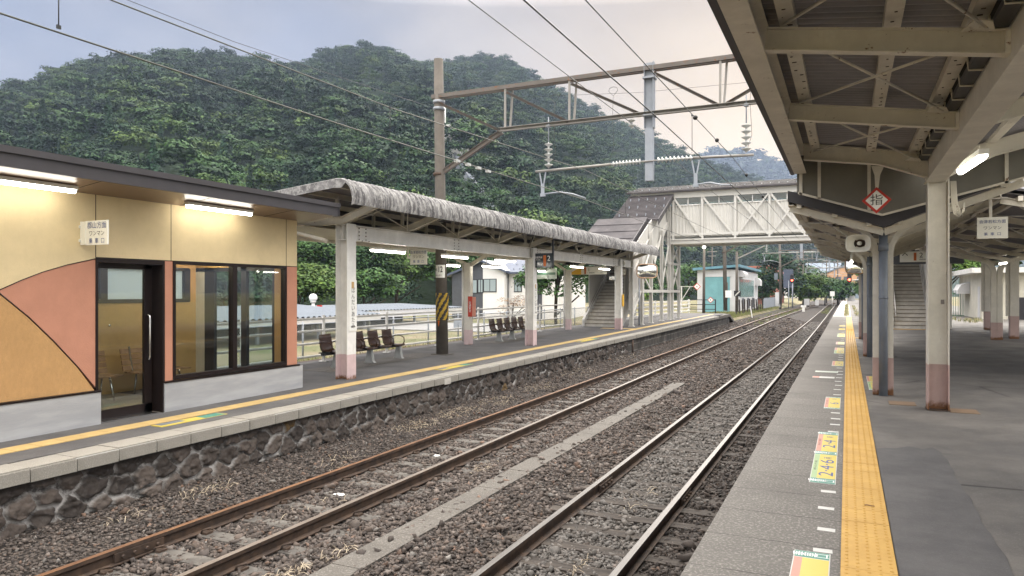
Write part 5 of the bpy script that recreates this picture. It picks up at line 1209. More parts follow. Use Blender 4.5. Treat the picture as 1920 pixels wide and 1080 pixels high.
# ------------------------------------------------------------------ footbridge with its two stairs
fb = thing('footbridge', 'cream steel footbridge with roofed stairs and truss span over both tracks', 'footbridge', (-4, 44.7, 0))
Y0, Y1 = 43.5, 46.1
MB().box(-10.0, Y0 - .1, 4.52, 4.0, Y0 + .12, 4.80).box(-10.0, Y0 - .16, 4.74, 4.0, Y0 + .02, 4.82).box(-10.0, Y1 - .1, 4.52, 4.0, Y1 + .1, 4.80).box(-10, Y0 + .12, 4.6, 4, Y1 - .1, 4.7).build('deck', 'bridge_paint', fb)
MB().box(-12.2, Y0 - .06, 5.02, 4.0, Y0 + .06, 5.16).box(-12.2, Y0 - .05, 7.30, 4.0, Y0 + .08, 7.68).box(-12.2, Y1 - .06, 5.02, 4.0, Y1 + .06, 5.16).box(-12.2, Y1 - .06, 7.3, 4.0, Y1 + .06, 7.68).build('chord', 'bridge_paint', fb)
rows = [[(x, y_, z) for z in (4.95, 6.85)] for x, y_ in [(-12.2 + i*.05, Y0 + .10 + (.025 if (i // 2) % 2 else 0)) for i in range(330)]]
MB().sheet(rows, False).build('wall_panel', 'bridge_paint', fb, fix=False); MB().box(-12.2, Y1 - .12, 4.95, 4, Y1 - .08, 6.85).build('wall_panel', 'bridge_paint', fb)
px_ = [-9.55, -7.82, -5.92, -4.03, -2.15, -.28, 1.6, 3.5]
for x in px_: MB().box(x - .06, Y0 - .07, 4.8, x + .06, Y0 + .07, 7.35).build('truss_post', 'bridge_paint', fb); 
for i in range(len(px_) - 1):
    a, b = px_[i], px_[i+1]; mb = MB().bar((a + .04, Y0 - .03, 7.3), (b - .08, Y0 - .03, 4.95), .08, .11)
    if i >= 2: mb.bar((a + .08, Y0 - .05, 4.95), (b - .04, Y0 - .05, 7.3), .06, .09)
    mb.build('diagonal', 'bridge_paint', fb)
    f = MB(); m = (a + b) / 2
    for x in (a + .08, m, b - .08): f.box(x - .025, Y0 + .06, 6.85, x + .025, Y0 + .12, 7.30)
    f.box(a + .06, Y0 + .06, 6.84, b - .06, Y0 + .12, 6.90); wf = f.build('window', 'white_paint', fb); MB().box(a + .08, Y0 + .09, 6.9, b - .08, Y0 + .1, 7.3).build('pane', 'pane_glass', wf)
    MB().box(a + .08, Y1 - .1, 6.9, b - .08, Y1 - .09, 7.3).build('back_pane', 'pane_glass', fb)
def rise(x0, x1, d0, z0, d1, z1, seam, nm='roof', mat='standing_seam', t=.10):
    mb = MB().prism([(x0, d0, z0), (x0, d1, z1), (x0, d1, z1 - t), (x0, d0, z0 - t)], (x1 - x0, 0, 0)); L = math.hypot(d1 - d0, z1 - z0); n = int(L / seam); nn = Vector((0, -(z1 - z0), (d1 - d0))).normalized()
    for i in range(1, n):
        q = Vector((0, d0 + (d1 - d0) * i / n, z0 + (z1 - z0) * i / n)) + nn * .012; mb.bar((x0 + .02, q.y, q.z), (x1 - .02, q.y, q.z), .03, .035, nn)
    return mb
rise(-12.3, -9.55, 39.7, 5.72, 43.6, 7.62, .21).build('stair_roof', 'standing_seam', fb)
rise(-13.05, -10.12, 33.9, 3.06, 39.55, 5.82, .9).build('stair_roof', 'standing_seam', fb)
MB().prism([(-9.56, 39.65, 5.72), (-9.56, 43.6, 7.64), (-9.56, 43.6, 7.3), (-9.56, 39.65, 5.38)], (.03, 0, 0)).prism([(-10.13, 33.9, 3.08), (-10.13, 39.0, 5.58), (-10.13, 39.6, 5.62), (-10.13, 39.7, 5.0), (-10.13, 39.55, 4.8), (-10.13, 39.4, 5.3), (-10.13, 33.9, 2.7)], (.04, 0, 0)).build('verge', 'roof_edge', fb)
MB().prism([(-12.4, 43.2, 7.66), (-12.0, 44.8, 8.14), (-12.4, 46.4, 7.66), (-12.4, 46.4, 7.76), (-12.0, 44.8, 8.24), (-12.4, 43.2, 7.76)], (16.4, 0, 0)).build('bridge_roof', 'standing_seam', fb)
for i in range(1, 12): q = i / 12; MB().bar((-12.38 + .38*q, 43.2 + 1.6*q, 7.765 + .48*q), (3.98, 43.2 + 1.6*q, 7.765 + .48*q), .02, .03, (0, -.29, .95)).build('roof_rib', 'roof_edge', fb, fix=False)
for i in range(34): MB().box(-12.0 + i*.47, 43.55, 7.86, -11.97 + i*.47, 43.7, 7.94).build('snow_guard', 'galvanised', fb, fix=False)
for r_, dd_ in enumerate((40.2, 41.4, 42.6)):
    for i in range(5): x = -12.0 + i*.52 + (r_ % 2) * .25; z = 5.72 + (dd_ - 39.7) * .487; MB().box(x, dd_, z + .01, x + .04, dd_ + .12, z + .16).build('snow_guard', 'galvanised', fb, fix=False)
# island stair
NS, D0, D1, ZT = 28, 34.3, 42.1, 4.75
for nm, x0, x1, z0 in (('island', -12.0, -10.35, zi(34)), ('right', 1.87, 3.26, 0.0)):
    dd0 = D0 if nm == 'island' else 35.8; dd1 = D1 if nm == 'island' else 43.4; tr_ = MB(); rs = MB(); eg = MB()
    for i in range(NS):
        a = dd0 + (dd1 - dd0) * i / NS; b = dd0 + (dd1 - dd0) * (i + 1) / NS; za = z0 + (ZT - z0) * i / NS; zb = z0 + (ZT - z0) * (i + 1) / NS
        rs.box(x0, a, za, x1, a + .02, zb - .03); tr_.box(x0, a - .025, zb - .028, x1, b, zb); eg.box(x0, a - .028, zb - .036, x1, a + .01, zb - .026)
    rs.build('riser', 'riser_pale', fb); tr_.build('tread', 'tread_pale', fb); eg.build('nosing', 'step_edge', fb)
    sl_ = (ZT - z0) / (dd1 - dd0)
    for x in (x0 - .12, x1):
        MB().prism([(x, dd0 - .1, z0), (x, dd0 - .1, z0 + .35), (x, dd1, ZT + .3), (x, dd1, ZT - .45), (x, dd0 + .75, z0)], (.12, 0, 0)).build('stringer', 'bridge_paint', fb)
        hi_ = 2.1; MB().prism([(x + .04, dd0 + 1.2, z0 + .9), (x + .04, dd1, ZT + .3), (x + .04, dd1, ZT + hi_), (x + .04, dd0 + 5.0, min(z0 + sl_*5.0 + hi_, 3.06 + .4885*(dd0 + 5.0 - 33.9) - .12)), (x + .04, dd0 + 1.2, z0 + sl_*1.2 + hi_)], (.03, 0, 0)).build('side_panel', 'bridge_paint', fb) if x > x0 or nm == 'right' else None
        if x < x0 and nm == 'island':
            for q0, q1 in ((0, .28), (.62, 1.0)):
                a = dd0 + .8 + (dd1 - dd0 - .8) * q0; b = dd0 + .8 + (dd1 - dd0 - .8) * q1
                MB().prism([(x + .04, a, z0 + sl_*(a - dd0) + .3), (x + .04, b, z0 + sl_*(b - dd0) + .3), (x + .04, b, z0 + sl_*(b - dd0) + hi_), (x + .04, a, z0 + sl_*(a - dd0) + hi_)], (.03, 0, 0)).build('side_panel', 'bridge_paint', fb)
            a, b = dd0 + 2.8, dd0 + 5.4; MB().prism([(x + .04, a, z0 + sl_*(a - dd0) + .3), (x + .04, b, z0 + sl_*(b - dd0) + .3), (x + .04, b, z0 + sl_*(b - dd0) + 1.1), (x + .04, a, z0 + sl_*(a - dd0) + 1.1)], (.03, 0, 0)).build('side_panel', 'bridge_paint', fb)
    for x in (x0 + .09, x1 - .09):
        for h in (.62, .82):
            MB().path([(x, dd0 - .05, z0 + h - .1), (x, dd0 + .15, z0 + h + .03), (x, dd1, ZT + h)], .022, 8).build('handrail', 'arm_grey', fb)
# posts and bracing below the island stair
for d, zt in ((35.0, 3.6), (36.9, 4.3), (38.9, 4.9), (41.4, 5.2), (43.3, 7.3), (44.15, 4.6), (46.1, 4.6)):
    MB().ibeam((-9.78, d, zi(d)), (-9.78, d, zt), .17, .17, .015, (1, 0, 0)).box(-9.92, d - .14, zi(d), -9.64, d + .14, zi(d) + .03).build('post', 'bridge_paint', fb)
    if d > 38: MB().box(-12.2, d - .08, -.2, -12.05, d + .08, zt).build('post', 'bridge_paint', fb)
MB().box(-9.86, 36.8, 1.58, -9.70, 46.2, 1.74).box(-9.84, 43.2, 3.3, -9.72, 46.2, 3.42).box(-12.2, 46.0, 1.6, -9.7, 46.12, 1.72).build('tie_beam', 'bridge_paint', fb)
for a, za, b, zb in ((36.9, 2.7, 38.9, 1.7), (38.9, 3.9, 41.3, 1.75), (41.4, 1.75, 43.2, 4.4), (41.4, 4.4, 43.2, 1.8), (44.2, 1.8, 46.0, 3.3), (44.2, 3.3, 46.0, 1.8), (44.2, 3.4, 46.0, 4.5), (44.2, 4.5, 46.0, 3.4), (37.0, 2.4, 38.8, 3.9), (35.1, .4, 36.9, 1.7), (39, 2.4, 41.3, 4.9)):
    MB().bar((-9.78, a, za), (-9.78, b, zb), .09, .07, (1, 0, 0)).build('brace', 'bridge_paint', fb)
for a, b in ((35.0, 36.9), (36.9, 38.9), (38.9, 41.4), (41.4, 43.3)):
    za, zb = .6 + (a - 35) * .62, .6 + (b - 35) * .62; rf = lambda q: (3.06 + .4885*(q - 33.9) if q < 39.5 else 5.72 + .487*(q - 39.7)) - .14
    MB().prism([(-9.95, a + .05, za), (-9.95, b - .05, zb), (-9.95, b - .05, max(zb + .4, rf(b - .05))), (-9.95, a + .05, max(za + .4, rf(a + .05)))], (.03, 0, 0)).build('side_panel', 'bridge_paint', fb)
    MB().bar((-9.88, a, za), (-9.88, b, zb), .10, .26).build('stringer', 'bridge_paint', fb)
    MB().bar((-9.90, a, za + 1.5), (-9.90, b, zb + 1.5), .05, .09).build('mid_rail', 'bridge_paint', fb)
# tower legs on the right platform and header with direction sign
MB().box(1.75, 43.3, 0, 1.95, 43.5, 4.6).box(3.3, 43.3, 0, 3.5, 43.5, 4.6).box(3.95, 36.4, 0, 4.15, 36.6, 2.9).box(3.55, 36.2, 0, 3.7, 36.35, 2.9).build('post', 'cream_clean', fb)
MB().box(1.6, 35.2, 2.82, 4.45, 35.5, 3.42).build('header_box', 'house_charcoal', fb)
MB().prism([(1.4, 34.6, 3.50), (4.6, 34.6, 3.50), (4.6, 36.0, 3.95), (1.4, 36.0, 3.95)], (0, 0, .06)).build('stair_roof', 'carport_roof', fb)
rise(1.4, 3.75, 35.6, 3.80, 43.6, 7.62, .3).build('stair_roof', 'standing_seam', fb)
MB().box(1.2, 28.6, 3.62, 9.5, 34.6, 3.70).box(3.6, 34.6, 3.62, 9.5, 40, 3.70).build('platform_roof', 'roof_sheet_under', fb)
e = plate_sign('direction_sign', 'white lit direction sign with up arrow, orange bar and number 2 over the right stairs', 'sign', (2.75, 35.15, 3.13), 1.35, .46, [('↑', .36, .02, -.48, 'black_ink', .006), ('2', .30, .05, .13, 'black_ink', 0), ('磐越西線', .07, -.13, .2, 'black_ink', 0)], '-y', 'sign_cream', .06, None, 'black_metal')
MB().box(2.60, 35.135, 2.96, 2.70, 35.148, 3.30).build('orange_bar', 'orange_ink', e)

# ------------------------------------------------------------------ overhead line: gantries and wires
def insul(mb, p, q, n, r_):
    p = Vector(p); q = Vector(q); L = (q - p).length; prof = [(.018, 0)]
    for i in range(n):
        a = L * (i + .5) / n; h = L / n; prof += [(.025, a - h*.3), (r_ * .35, a - h*.22), (r_, a + h*.12), (r_*.96, a + h*.2), (.03, a + h*.22)]
    mb.lathe(prof + [(.018, L)], p, q - p, 14)
def gantry(x0, d, label, xend=4.2):
    """pole on the left, lattice beam across the tracks, drop mast with two insulated arms"""
    e = thing('catenary_gantry', label, 'gantry', (x0, d, zi(d)), 'overhead line gantries'); g = x0 + 10.62; zb = zi(d)
    pole = MB().tube((x0, d, zb), (x0 - .13, d, 8.37), .175, 20, .135).build('pole', 'concrete_pole', e)
    MB().box(x0 - .25, d - .22, zb, x0 + .25, d + .22, zb + .02).build('footing', 'trough_concrete', e)
    for zz_ in (7.12, 6.92, 5.02): t = MB().tube((x0 - .11, d, zz_ - .04), (x0 - .11, d, zz_ + .04), .175, 16).build('clamp', 'galvanised' if zz_ != 5.02 else 'rail_side', pole)
    for yy in (-.13, .13): MB().angle((x0 - .3, d + yy, 7.22), (xend, d + yy, 7.20), .11, .11, .014, fx=1 if yy > 0 else -1).build('top_chord', 'truss_steel', e)
    MB().channel((x0 + 1.9, d - .06, 6.10), (xend, d - .06, 6.12), .12, .10, .012).build('lower_chord', 'arm_grey', e)
    MB().ibeam((x0 - .1, d, 5.02), (x0 + 1.92, d, 6.08), .11, .13, .014).build('strut', 'truss_steel', e)
    for x in (-8.51, -6.62, -2.73, -.6, 1.5):
        for yy in (-.10, .10): MB().angle((x + g + yy*.3, d + yy, 6.12), (x + g + (.10 if yy > 0 else -.02), d + yy*1.1, 7.22), .05, .05, .008, (0, 1, 0)).build('vertical', 'arm_grey', e)
    for a, za, b, zb_ in ((-10.7, 7.12, -8.75, 6.14), (-8.5, 7.15, -6.68, 6.15), (-6.6, 7.15, -4.75, 6.16), (-4.38, 7.15, -2.8, 6.16), (-2.66, 6.16, -.65, 7.15), (-.6, 6.16, 1.45, 7.15)): MB().angle((a + g, d - .1, za), (b + g, d - .1, zb_), .07, .07, .01, (0, -1, 0)).build('diagonal', 'truss_steel', e)
    x = -4.53 + g
    MB().ibeam((x, d - .02, 5.75), (x, d - .02, 7.42), .22, .24, .014, (1, 0, 0)).box(x - .10, d - .09, 4.42, x + .10, d + .06, 5.76).box(x - .15, d - .16, 7.0, x + .15, d + .16, 7.05).box(x - .14, d - .16, 6.04, x + .14, d + .14, 6.09).build('drop_mast', 'galvanised', e)
    for xa, xb, ia, ib, xd, xh in ((-7.62, -5.5, -5.5, -4.72, -7.25, -7.42), (-2.0, -3.42, -3.42, -4.32, -2.17, -3.36)):
        MB().tube((xa + g, d - .12, 4.86), (xb + g, d - .12, 4.90), .034, 10).tube((ib + g, d - .12, 4.91), (x, d - .1, 4.91), .02, 8).build('arm', 'arm_grey', e)
        mb = MB(); insul(mb, (ia + g, d - .12, 4.90), (ib + g, d - .12, 4.91), 9, .075); mb.build('arm_insulator', 'porcelain', e)
        mb = MB(); insul(mb, (xd + g, d - .12, 4.93), (xd + g, d - .12, 5.62), 5, .115); mb.build('insulator_string', 'porcelain', e)
        MB().tube((xd + g, d - .12, 5.6), (xd + g, d - .12, 6.3), .016, 8).box(xd + g - .05, d - .17, 6.03, xd + g + .05, d - .05, 6.09).build('string_rod', 'galvanised', e)
        mb = MB()
        for sg in (-1, 1): mb.bar((xh + g + sg*.09, d - .12, 4.84), (xh + g + sg*.03, d - .12, 4.50), .03, .03)
        mb.box(xh + g - .04, d - .15, 4.22, xh + g + .04, d - .09, 4.52).box(xh + g - .06, d - .16, 4.18, xh + g + .07, d - .08, 4.26); mb.build('bracket', 'galvanised', e)
        tx = (-6.2 if xh < -5 else -2.5) + g; MB().path([(xh + g, d - .12, 4.24), (xh + g + (tx - xh - g) * .4, d - .12, 4.27), (xh + g + (tx - xh - g) * .7, d - .12, 4.20), (tx, d - .12, 4.06 if xh < -5 else 4.18)], .018, 8).build('steady_arm', 'galvanised', e)
    return e
gantry(-10.62, 17.9, 'nearest overhead line gantry on a round striped concrete pole through the island roof')
gantry(-9.5, 63.7, 'second overhead line gantry, seen under the footbridge span'); gantry(-8.2, 104, 'third overhead line gantry beyond the signals'); gantry(-8.2, 146, 'farthest overhead line gantry near the orange building')
pb = thing('pole_number_plate', 'white plate with black number 12 strapped on the concrete pole', 'sign', (-10.6, 17.73, 2.2))
MB().sheet([[(-10.62 + .19*math.sin(a), 17.9 - .19*math.cos(a), z) for a in np.linspace(-.95, .95, 10)] for z in (2.02, 2.39)]).build('plate', 'white_enamel', pb, fix=False)
text('12', .235, (-10.575, 17.703, 2.25), '-y', 'black_ink', pb, bold=.004, sx=.72); text('本', .10, (-10.71, 17.712, 2.24), '-y', 'black_ink', pb, bold=.003, sx=.8); text('中山宿 T', .055, (-10.62, 17.705, 2.08), '-y', 'black_ink', pb, 'small_print', bold=.001)
hb = thing('hazard_band', 'yellow and black slanted hazard stripes wrapped round the concrete pole', 'hazard stripes', (-10.6, 17.9, 1.2))
n = 40; rows = []
mb = MB(); W = .187
for i in range(n):
    for j in range(24):
        a0, a1 = 2*math.pi*i/n, 2*math.pi*(i+1)/n; z0, z1 = .80 + .78*j/24, .80 + .78*(j+1)/24
        mb.mat(int(math.floor((j/24*.78 - (a0 % 6.2832) * W*1.55) / .155)) % 2)
        q = [(-10.625 + W*math.sin(a), 17.9 - W*math.cos(a), z) for a, z in ((a0, z0), (a1, z0), (a1, z1), (a0, z1))]; mb.add(q, [(0, 1, 2, 3)], True)
mb.build('band', ['hazard_yellow', 'hazard_black'], hb, fix=True)
o = MB().prism([(-10.66, 17.705, .78), (-10.60, 17.705, .78), (-10.63, 17.705, .62)], (0, .012, 0)).build('arrow_mark', 'orange_ink'); tag(o, 'small orange arrow mark on the pole under the striped band', 'mark')

def wire(name, label, pts, r_, mat='wire_dark', group='overhead wires'):
    out = []
    for a, b in zip(pts[:-1], pts[1:]):
        n = max(2, int(abs(b[1] - a[1]) / 2)); sag = abs(b[1] - a[1]) ** 2 * .00008
        for i in range(n): t = i / n; out.append((a[0] + (b[0]-a[0])*t, a[1] + (b[1]-a[1])*t, a[2] + (b[2]-a[2])*t - sag*4*t*(1-t)))
    out.append(pts[-1]); o = MB().path(out, r_, 6).build(name, mat); tag(o, label, 'wire', group); return o
wire('contact_wire', 'contact wire hung low over the left track, with white clips near the gantry', [(-6.2, -8, 3.88), (-6.2, 8, 3.87), (-6.2, 17.8, 4.02), (-6.1, 63, 4.2), (-6.0, 104, 4.4), (-5, 146, 4.4)], .0085, 'wire_bright')
wire('messenger_wire', 'messenger wire carrying the hangers over the left track', [(-6.2, -8, 4.25), (-6.2, 9, 4.37), (-6.2, 17.8, 4.80), (-6.1, 40, 4.66), (-6.1, 63, 4.95), (-6.0, 104, 5.0), (-5, 146, 5.0)], .0075, 'wire_bright')
wire('contact_wire', 'contact wire hung low over the right track', [(-2.5, -8, 4.05), (-2.5, 10, 4.14), (-2.5, 17.8, 4.16), (-2.5, 48, 3.98), (-2.4, 63, 4.15), (-2.4, 104, 4.4), (-3, 146, 4.4)], .0085)
wire('messenger_wire', 'messenger wire carrying the hangers over the right track', [(-2.5, -8, 4.55), (-2.5, 10, 4.73), (-2.5, 17.8, 4.86), (-2.5, 40, 4.62), (-2.4, 63, 4.95), (-2.4, 104, 5.0), (-3, 146, 5.0)], .0075)
wire('feeder_wire', 'thick feeder wire between the tracks anchored under the gantry beam', [(-5.0, -8, 5.88), (-5.0, 17.5, 5.93), (-5, 30, 5.72), (-5, 63, 5.9), (-5, 104, 6.0)], .009)
wire('earth_wire', 'thin wire running high over the island platform to the gantry', [(-10.5, -8, 6.2), (-10.5, 10, 6.34), (-10.6, 17.9, 6.85)], .005)
wire('span_wire', 'thin cross wire running along the gantry beam', [(-8.2, 18.0, 7.0), (-5, 18.6, 6.9), (4.2, 19.5, 6.9)], .004)
def dropper(x, d, z0, z1, label, loop=True, grp='wire hangers'):
    mb = MB().tube((x, d, z0), (x, d, z1), .005, 6).box(x - .012, d - .02, z1 - .02, x + .012, d + .02, z1 + .01).box(x - .008, d - .018, z0 - .012, x + .008, d + .018, z0 + .02)
    if loop: mb.path([(x, d - .0, z1 - .1), (x + .025, d, z1 - .05), (x, d, z1), (x - .025, d, z1 - .05)], .006, 5, True)
    o = mb.build('wire_hanger', 'wire_dark'); tag(o, label, 'wire hanger', grp); return o
dropper(-6.2, 3.95, 3.90, 4.34, 'wire hanger over the left track at the upper left of the sky'); dropper(-6.2, 8.92, 3.88, 4.37, 'wire hanger with white fork over the left track before the wooded hill')
dropper(-6.2, 21.5, 4.02, 4.76, 'wire hanger over the left track in front of the stair roof'); dropper(-2.5, 12.9, 4.14, 4.76, 'long thin wire hanger over the right track before the gantry', False)
for x, lab in ((-7.2, 'left'), (-5.55, 'middle'), (-2.1, 'right')):
    mb = MB().path([(x, 18.1, 6.75), (x - .12, 18.1, 6.88), (x - .10, 18.1, 6.96), (x, 18.1, 6.99), (x + .10, 18.1, 6.96), (x + .12, 18.1, 6.88)], .006, 5, True).path([(x, 18.1, 6.75), (x - .02, 18.1, 6.2), (x + .02, 18.1, 5.4), (x - .1, 18.05, 5.0)], .005, 5)
    o = mb.build('jumper_wire', 'wire_bright'); tag(o, 'thin looped jumper wire hanging at the %s of the gantry beam' % lab, 'wire', 'looped jumper wires')
mb = MB(); insul(mb, (-5.0, 17.9, 5.80), (-5.0, 17.9, 6.05), 2, .09); o = mb.build('insulator', 'porcelain'); tag(o, 'short insulator holding the feeder wire under the gantry beam', 'insulator')
for q in (10.9, 11.3, 11.7, 12.1):
    o = MB().box(-6.23, q, 3.885, -6.17, q + .12, 3.93).build('wire_clip', 'porcelain'); tag(o, 'small white clip in the row on the left contact wire before the hillside', 'clip', 'white clips on the contact wire')
for i, (d, z) in enumerate(((13.2, 4.78), (15.6, 4.83), (20.5, 4.82), (24.8, 4.75))):
    o = MB().ball((-2.5, d, z), .045, None, None, 8, 6).build('wire_clamp', 'cable_black'); tag(o, 'small dark clamp on the right messenger wire, %s the gantry' % ('well before', 'just before', 'just past', 'well past')[i], 'clamp', 'wire clamps')
# ------------------------------------------------------------------ car park, house and lamp behind the island
def carport(label, x0, x1, d0, d1, z, tilt, lip):
    e = thing('carport', label, 'carport', ((x0 + x1)/2, (d0 + d1)/2, -1.6), 'carports behind the station')
    n = int((d1 - d0) / .06); rows = []
    for i in range(n + 1):
        d = d0 + (d1 - d0) * i / n; a = .03 * (1 if (i // 3) % 2 else -1); rows.append([(x1, d, z + a), (x0, d, z + tilt + a)])
    MB().sheet(rows, False).build('roof', 'carport_roof', e, fix=False)
    MB().box(x1 - .12, d0, z - .2 - lip, x1 - .04, d1, z - .05).box(x0, d0, z + tilt - .22, x0 + .1, d1, z + tilt - .05).box(x0, d0 - .02, z - .2, x1 - .06, d0 + .08, z - .05).build('beam', 'shed_wall', e)
    for x in (x0 + .4, x1 - .5):
        for d in np.linspace(d0 + .4, d1 - .4, 4): MB().box(x - .06, d - .06, -1.7, x + .06, d + .06, z - .1).build('post', 'galvanised', e)
    MB().box(x0 + .1, d0 + .2, -1.65, x0 + .2, d1 - .2, .2).build('back_wall', 'dark_fascia', e)
carport('low carport with a pale blue corrugated roof seen at the shelter corner', -27, -21.5, 18, 30.2, .50, .42, .12)
carport('wider white roofed carport behind the station nameplate column', -31, -25.5, 29, 46, .52, .22, .25)
e = thing('globe_lamp', 'white globe lamp on a short white post above the carport roofs', 'lamp', (-28, 32.6, -1.6)); MB().ball((-28, 32.6, 1.28), .24, None, None, 16, 10).build('globe', 'white_enamel', e); MB().tube((-28, 32.6, -1.6), (-28, 32.6, 1.06), .09, 10).tube((-28, 32.6, 1.0), (-28, 32.6, 1.12), .16, 12).build('post', 'white_paint', e)
o = MB().box(-27.65, 32.5, .46, -27.3, 32.56, .86).build('red_sign', 'red_enamel'); tag(o, 'small red sign beside the globe lamp post', 'sign')
o = MB().box(-20.6, 36, -.6, -19.4, 36.1, .1).build('wire_cage', 'galvanised'); tag(o, 'grey box cage standing on the verge behind the mesh fence', 'cage')
ho = thing('house', 'white and charcoal two storey house with a blue grey roof behind the station', 'house', (-25, 54, -1.6))
HB, HY = -1.7, 52.0
MB().prism([(-29.9, HY, HB), (-27.0, HY, HB), (-27.0, HY, 4.05), (-29.9, HY, 3.05)], (0, 8, 0)).build('dark_wall', 'house_charcoal', ho); MB().box(-22.95, HY + .6, HB, -22.05, HY + 6, 3.0).build('dark_wall', 'house_charcoal', ho)
MB().prism([(-27.0, HY, HB), (-25.05, HY, HB), (-25.05, HY, 3.25), (-27.0, HY, 4.05)], (0, 8, 0)).build('white_wall', 'house_white', ho); MB().box(-25.05, HY + .8, HB, -22.95, HY + 7, 3.1).build('white_wall', 'house_white', ho); MB().box(-22.05, HY + .7, HB, -20.6, HY + 7, 2.9).build('white_wall', 'house_white', ho)
mb = MB().prism([(-30.3, HY - .35, 2.90), (-27.0, HY - .35, 4.08), (-24.8, HY - .35, 3.18), (-24.8, HY - .35, 3.34), (-27.0, HY - .35, 4.26), (-30.3, HY - .35, 3.08)], (0, 8.8, 0))
mb.prism([(-26.2, HY + .3, 3.08), (-26.2, HY + 4.2, 4.35), (-26.2, HY + 4.2, 4.5), (-26.2, HY + .3, 3.24)], (5.9, 0, 0)).build('roof', 'house_roof', ho)
mb = MB()
for i in range(9):
    for j in range(2): mb.box(-25.3 + i*.55 + j*.2, HY + 1.0 + j*1.3, 3.46 + j*.42, -25.2 + i*.55 + j*.2, HY + 1.1 + j*1.3, 3.56 + j*.42)
mb.build('snow_guard', 'galvanised', ho)
for x0, x1, z0, z1, y in ((-27.45, -26.95, 1.55, 2.68, HY), (-28.35, -27.5, 1.5, 2.65, HY), (-26.93, -25.75, 1.62, 2.70, HY), (-24.55, -23.85, 1.62, 2.72, HY + .8), (-22.8, -22.3, .95, 1.95, HY + .6)):
    f = MB().box(x0, y - .05, z0, x1, y + .02, z1).build('window', 'black_metal', ho); mb = MB()
    m = (x0 + x1)/2; mb.box(x0 + .06, y - .06, z0 + .06, m - .03, y - .045, z1 - .06).box(m + .03, y - .06, z0 + .06, x1 - .06, y - .045, z1 - .06).build('pane', 'window_band', f)
MB().tube((-25.0, HY + .6, HB), (-25.0, HY + .6, 3.1), .05, 8).build('drainpipe', 'house_charcoal', ho)

# ------------------------------------------------------------------ beyond the platform ends
bs = thing('engine_shed', 'pale shed with a turquoise roller door and blue roof edge beyond the platform end', 'shed', (-12, 80, -.4))
MB().box(-14.0, 75, -.5, -10.1, 94, 3.9).build('wall', 'shed_wall', bs); MB().prism([(-14.4, 74.6, 3.85), (-9.75, 74.6, 4.15), (-9.75, 74.6, 4.4), (-14.4, 74.6, 4.1)], (0, 20, 0)).build('roof', 'shed_roof', bs)
MB().box(-13.2, 74.94, -.4, -10.75, 75.02, 3.2).build('roller_door', 'shed_door', bs); MB().box(-13.3, 74.9, 3.18, -10.65, 75.02, 3.32).box(-13.3, 74.9, -.4, -13.2, 75.02, 3.2).build('door_frame', 'shed_wall', bs)
MB().box(-10.12, 77, 1.1, -10.06, 89.5, 3.0).build('window', 'teal_glass', bs)
for d in (79, 83.5, 88): MB().box(-10.12, d, -.2, -10.06, d + 1.6, .95).build('small_window', 'house_charcoal', bs)
MB().prism([(-10.1, 76.6, 3.2), (-9.5, 76.6, 3.2), (-9.5, 76.6, 3.5), (-9.75, 76.6, 3.8), (-10.1, 76.6, 3.9)], (0, 3, 0)).build('vent_hood', 'shed_wall', bs); MB().prism([(-10.1, 91, 2.4), (-9.5, 91, 2.4), (-9.5, 91, 3.0), (-9.75, 91, 3.3), (-10.1, 91, 3.4)], (0, 2, 0)).build('vent_hood', 'shed_wall', bs)
o = MB().box(-11.05, 74.86, .9, -10.95, 74.93, 2.6).build('awning_pole', 'truss_steel'); tag(o, 'dark leaning bar against the turquoise door', 'bar')
lp = thing('lamp_post', 'grey lamp post with a lit lamp, left of the concrete gantry pole', 'lamp post', (-11.15, 62.6, -.2)); MB().tube((-11.15, 62.6, -.2), (-11.1, 62.6, 5.35), .13, 10, .10).build('post', 'concrete_pole', lp); MB().ball((-11.1, 62.5, 5.5), .13).build('bulb', 'white_lamp', lp); MB().tube((-11.1, 62.6, 5.4), (-11.1, 62.6, 6.0), .05, 8).build('stem', 'galvanised', lp)
up_ = thing('utility_pole', 'concrete utility pole with a black and white plate at the shed corner', 'pole', (-9.8, 73, -.3)); MB().tube((-9.8, 73, -.5), (-9.8, 73, 5.6), .16, 10, .12).build('pole', 'concrete_pole', up_); MB().box(-10.05, 72.8, 1.2, -9.4, 72.83, 1.75).build('plate', 'black_ink', up_); MB().bar((-9.95, 72.79, 1.25), (-9.5, 72.79, 1.7), .01, .12).build('stripe', 'sticker_white', up_)
MB().bar((-9.8, 73, 4.9), (-7.2, 73, 6.1), .1, .1).build('strut', 'arm_grey', up_)
o = MB().box(-9.45, 63.3, 1.15, -8.95, 63.35, 1.75).build('pole_plate', 'white_enamel'); tag(o, 'white plate on the second gantry pole', 'sign')
for i, (x, d, h, lab) in enumerate(((-20, 120, 9, 'distant utility pole left of the brick building'), (-6.6, 128, 8.5, 'thin distant pole left of the big dark tree'), (-3.9, 165, 9, 'thin distant pole above the round bushes'), (-1.6, 150, 8, 'far pole standing left of the orange building'), (-24, 95, 7.5, 'leaning utility pole behind the turquoise door shed'))):
    p = thing('utility_pole', lab, 'pole', (x, d, -.6), 'distant utility poles'); MB().tube((x, d, -.8), (x + (.6 if i == 4 else 0), d, h), .14, 8, .1).build('pole', 'concrete_pole', p); MB().box(x - .8, d - .05, h - .8, x + .8, d + .05, h - .7).box(x - .6, d - .05, h - 1.5, x + .6, d + .05, h - 1.4).build('crossarm', 'arm_grey', p)
bf = thing('bar_fence', 'low black bar fence in front of the turquoise door', 'fence', (-11.2, 62.2, -.2))
for x in (-12.35, -10.1): MB().box(x - .04, 62.2, -.3, x + .04, 62.28, 1.0).build('post', 'black_metal', bf)
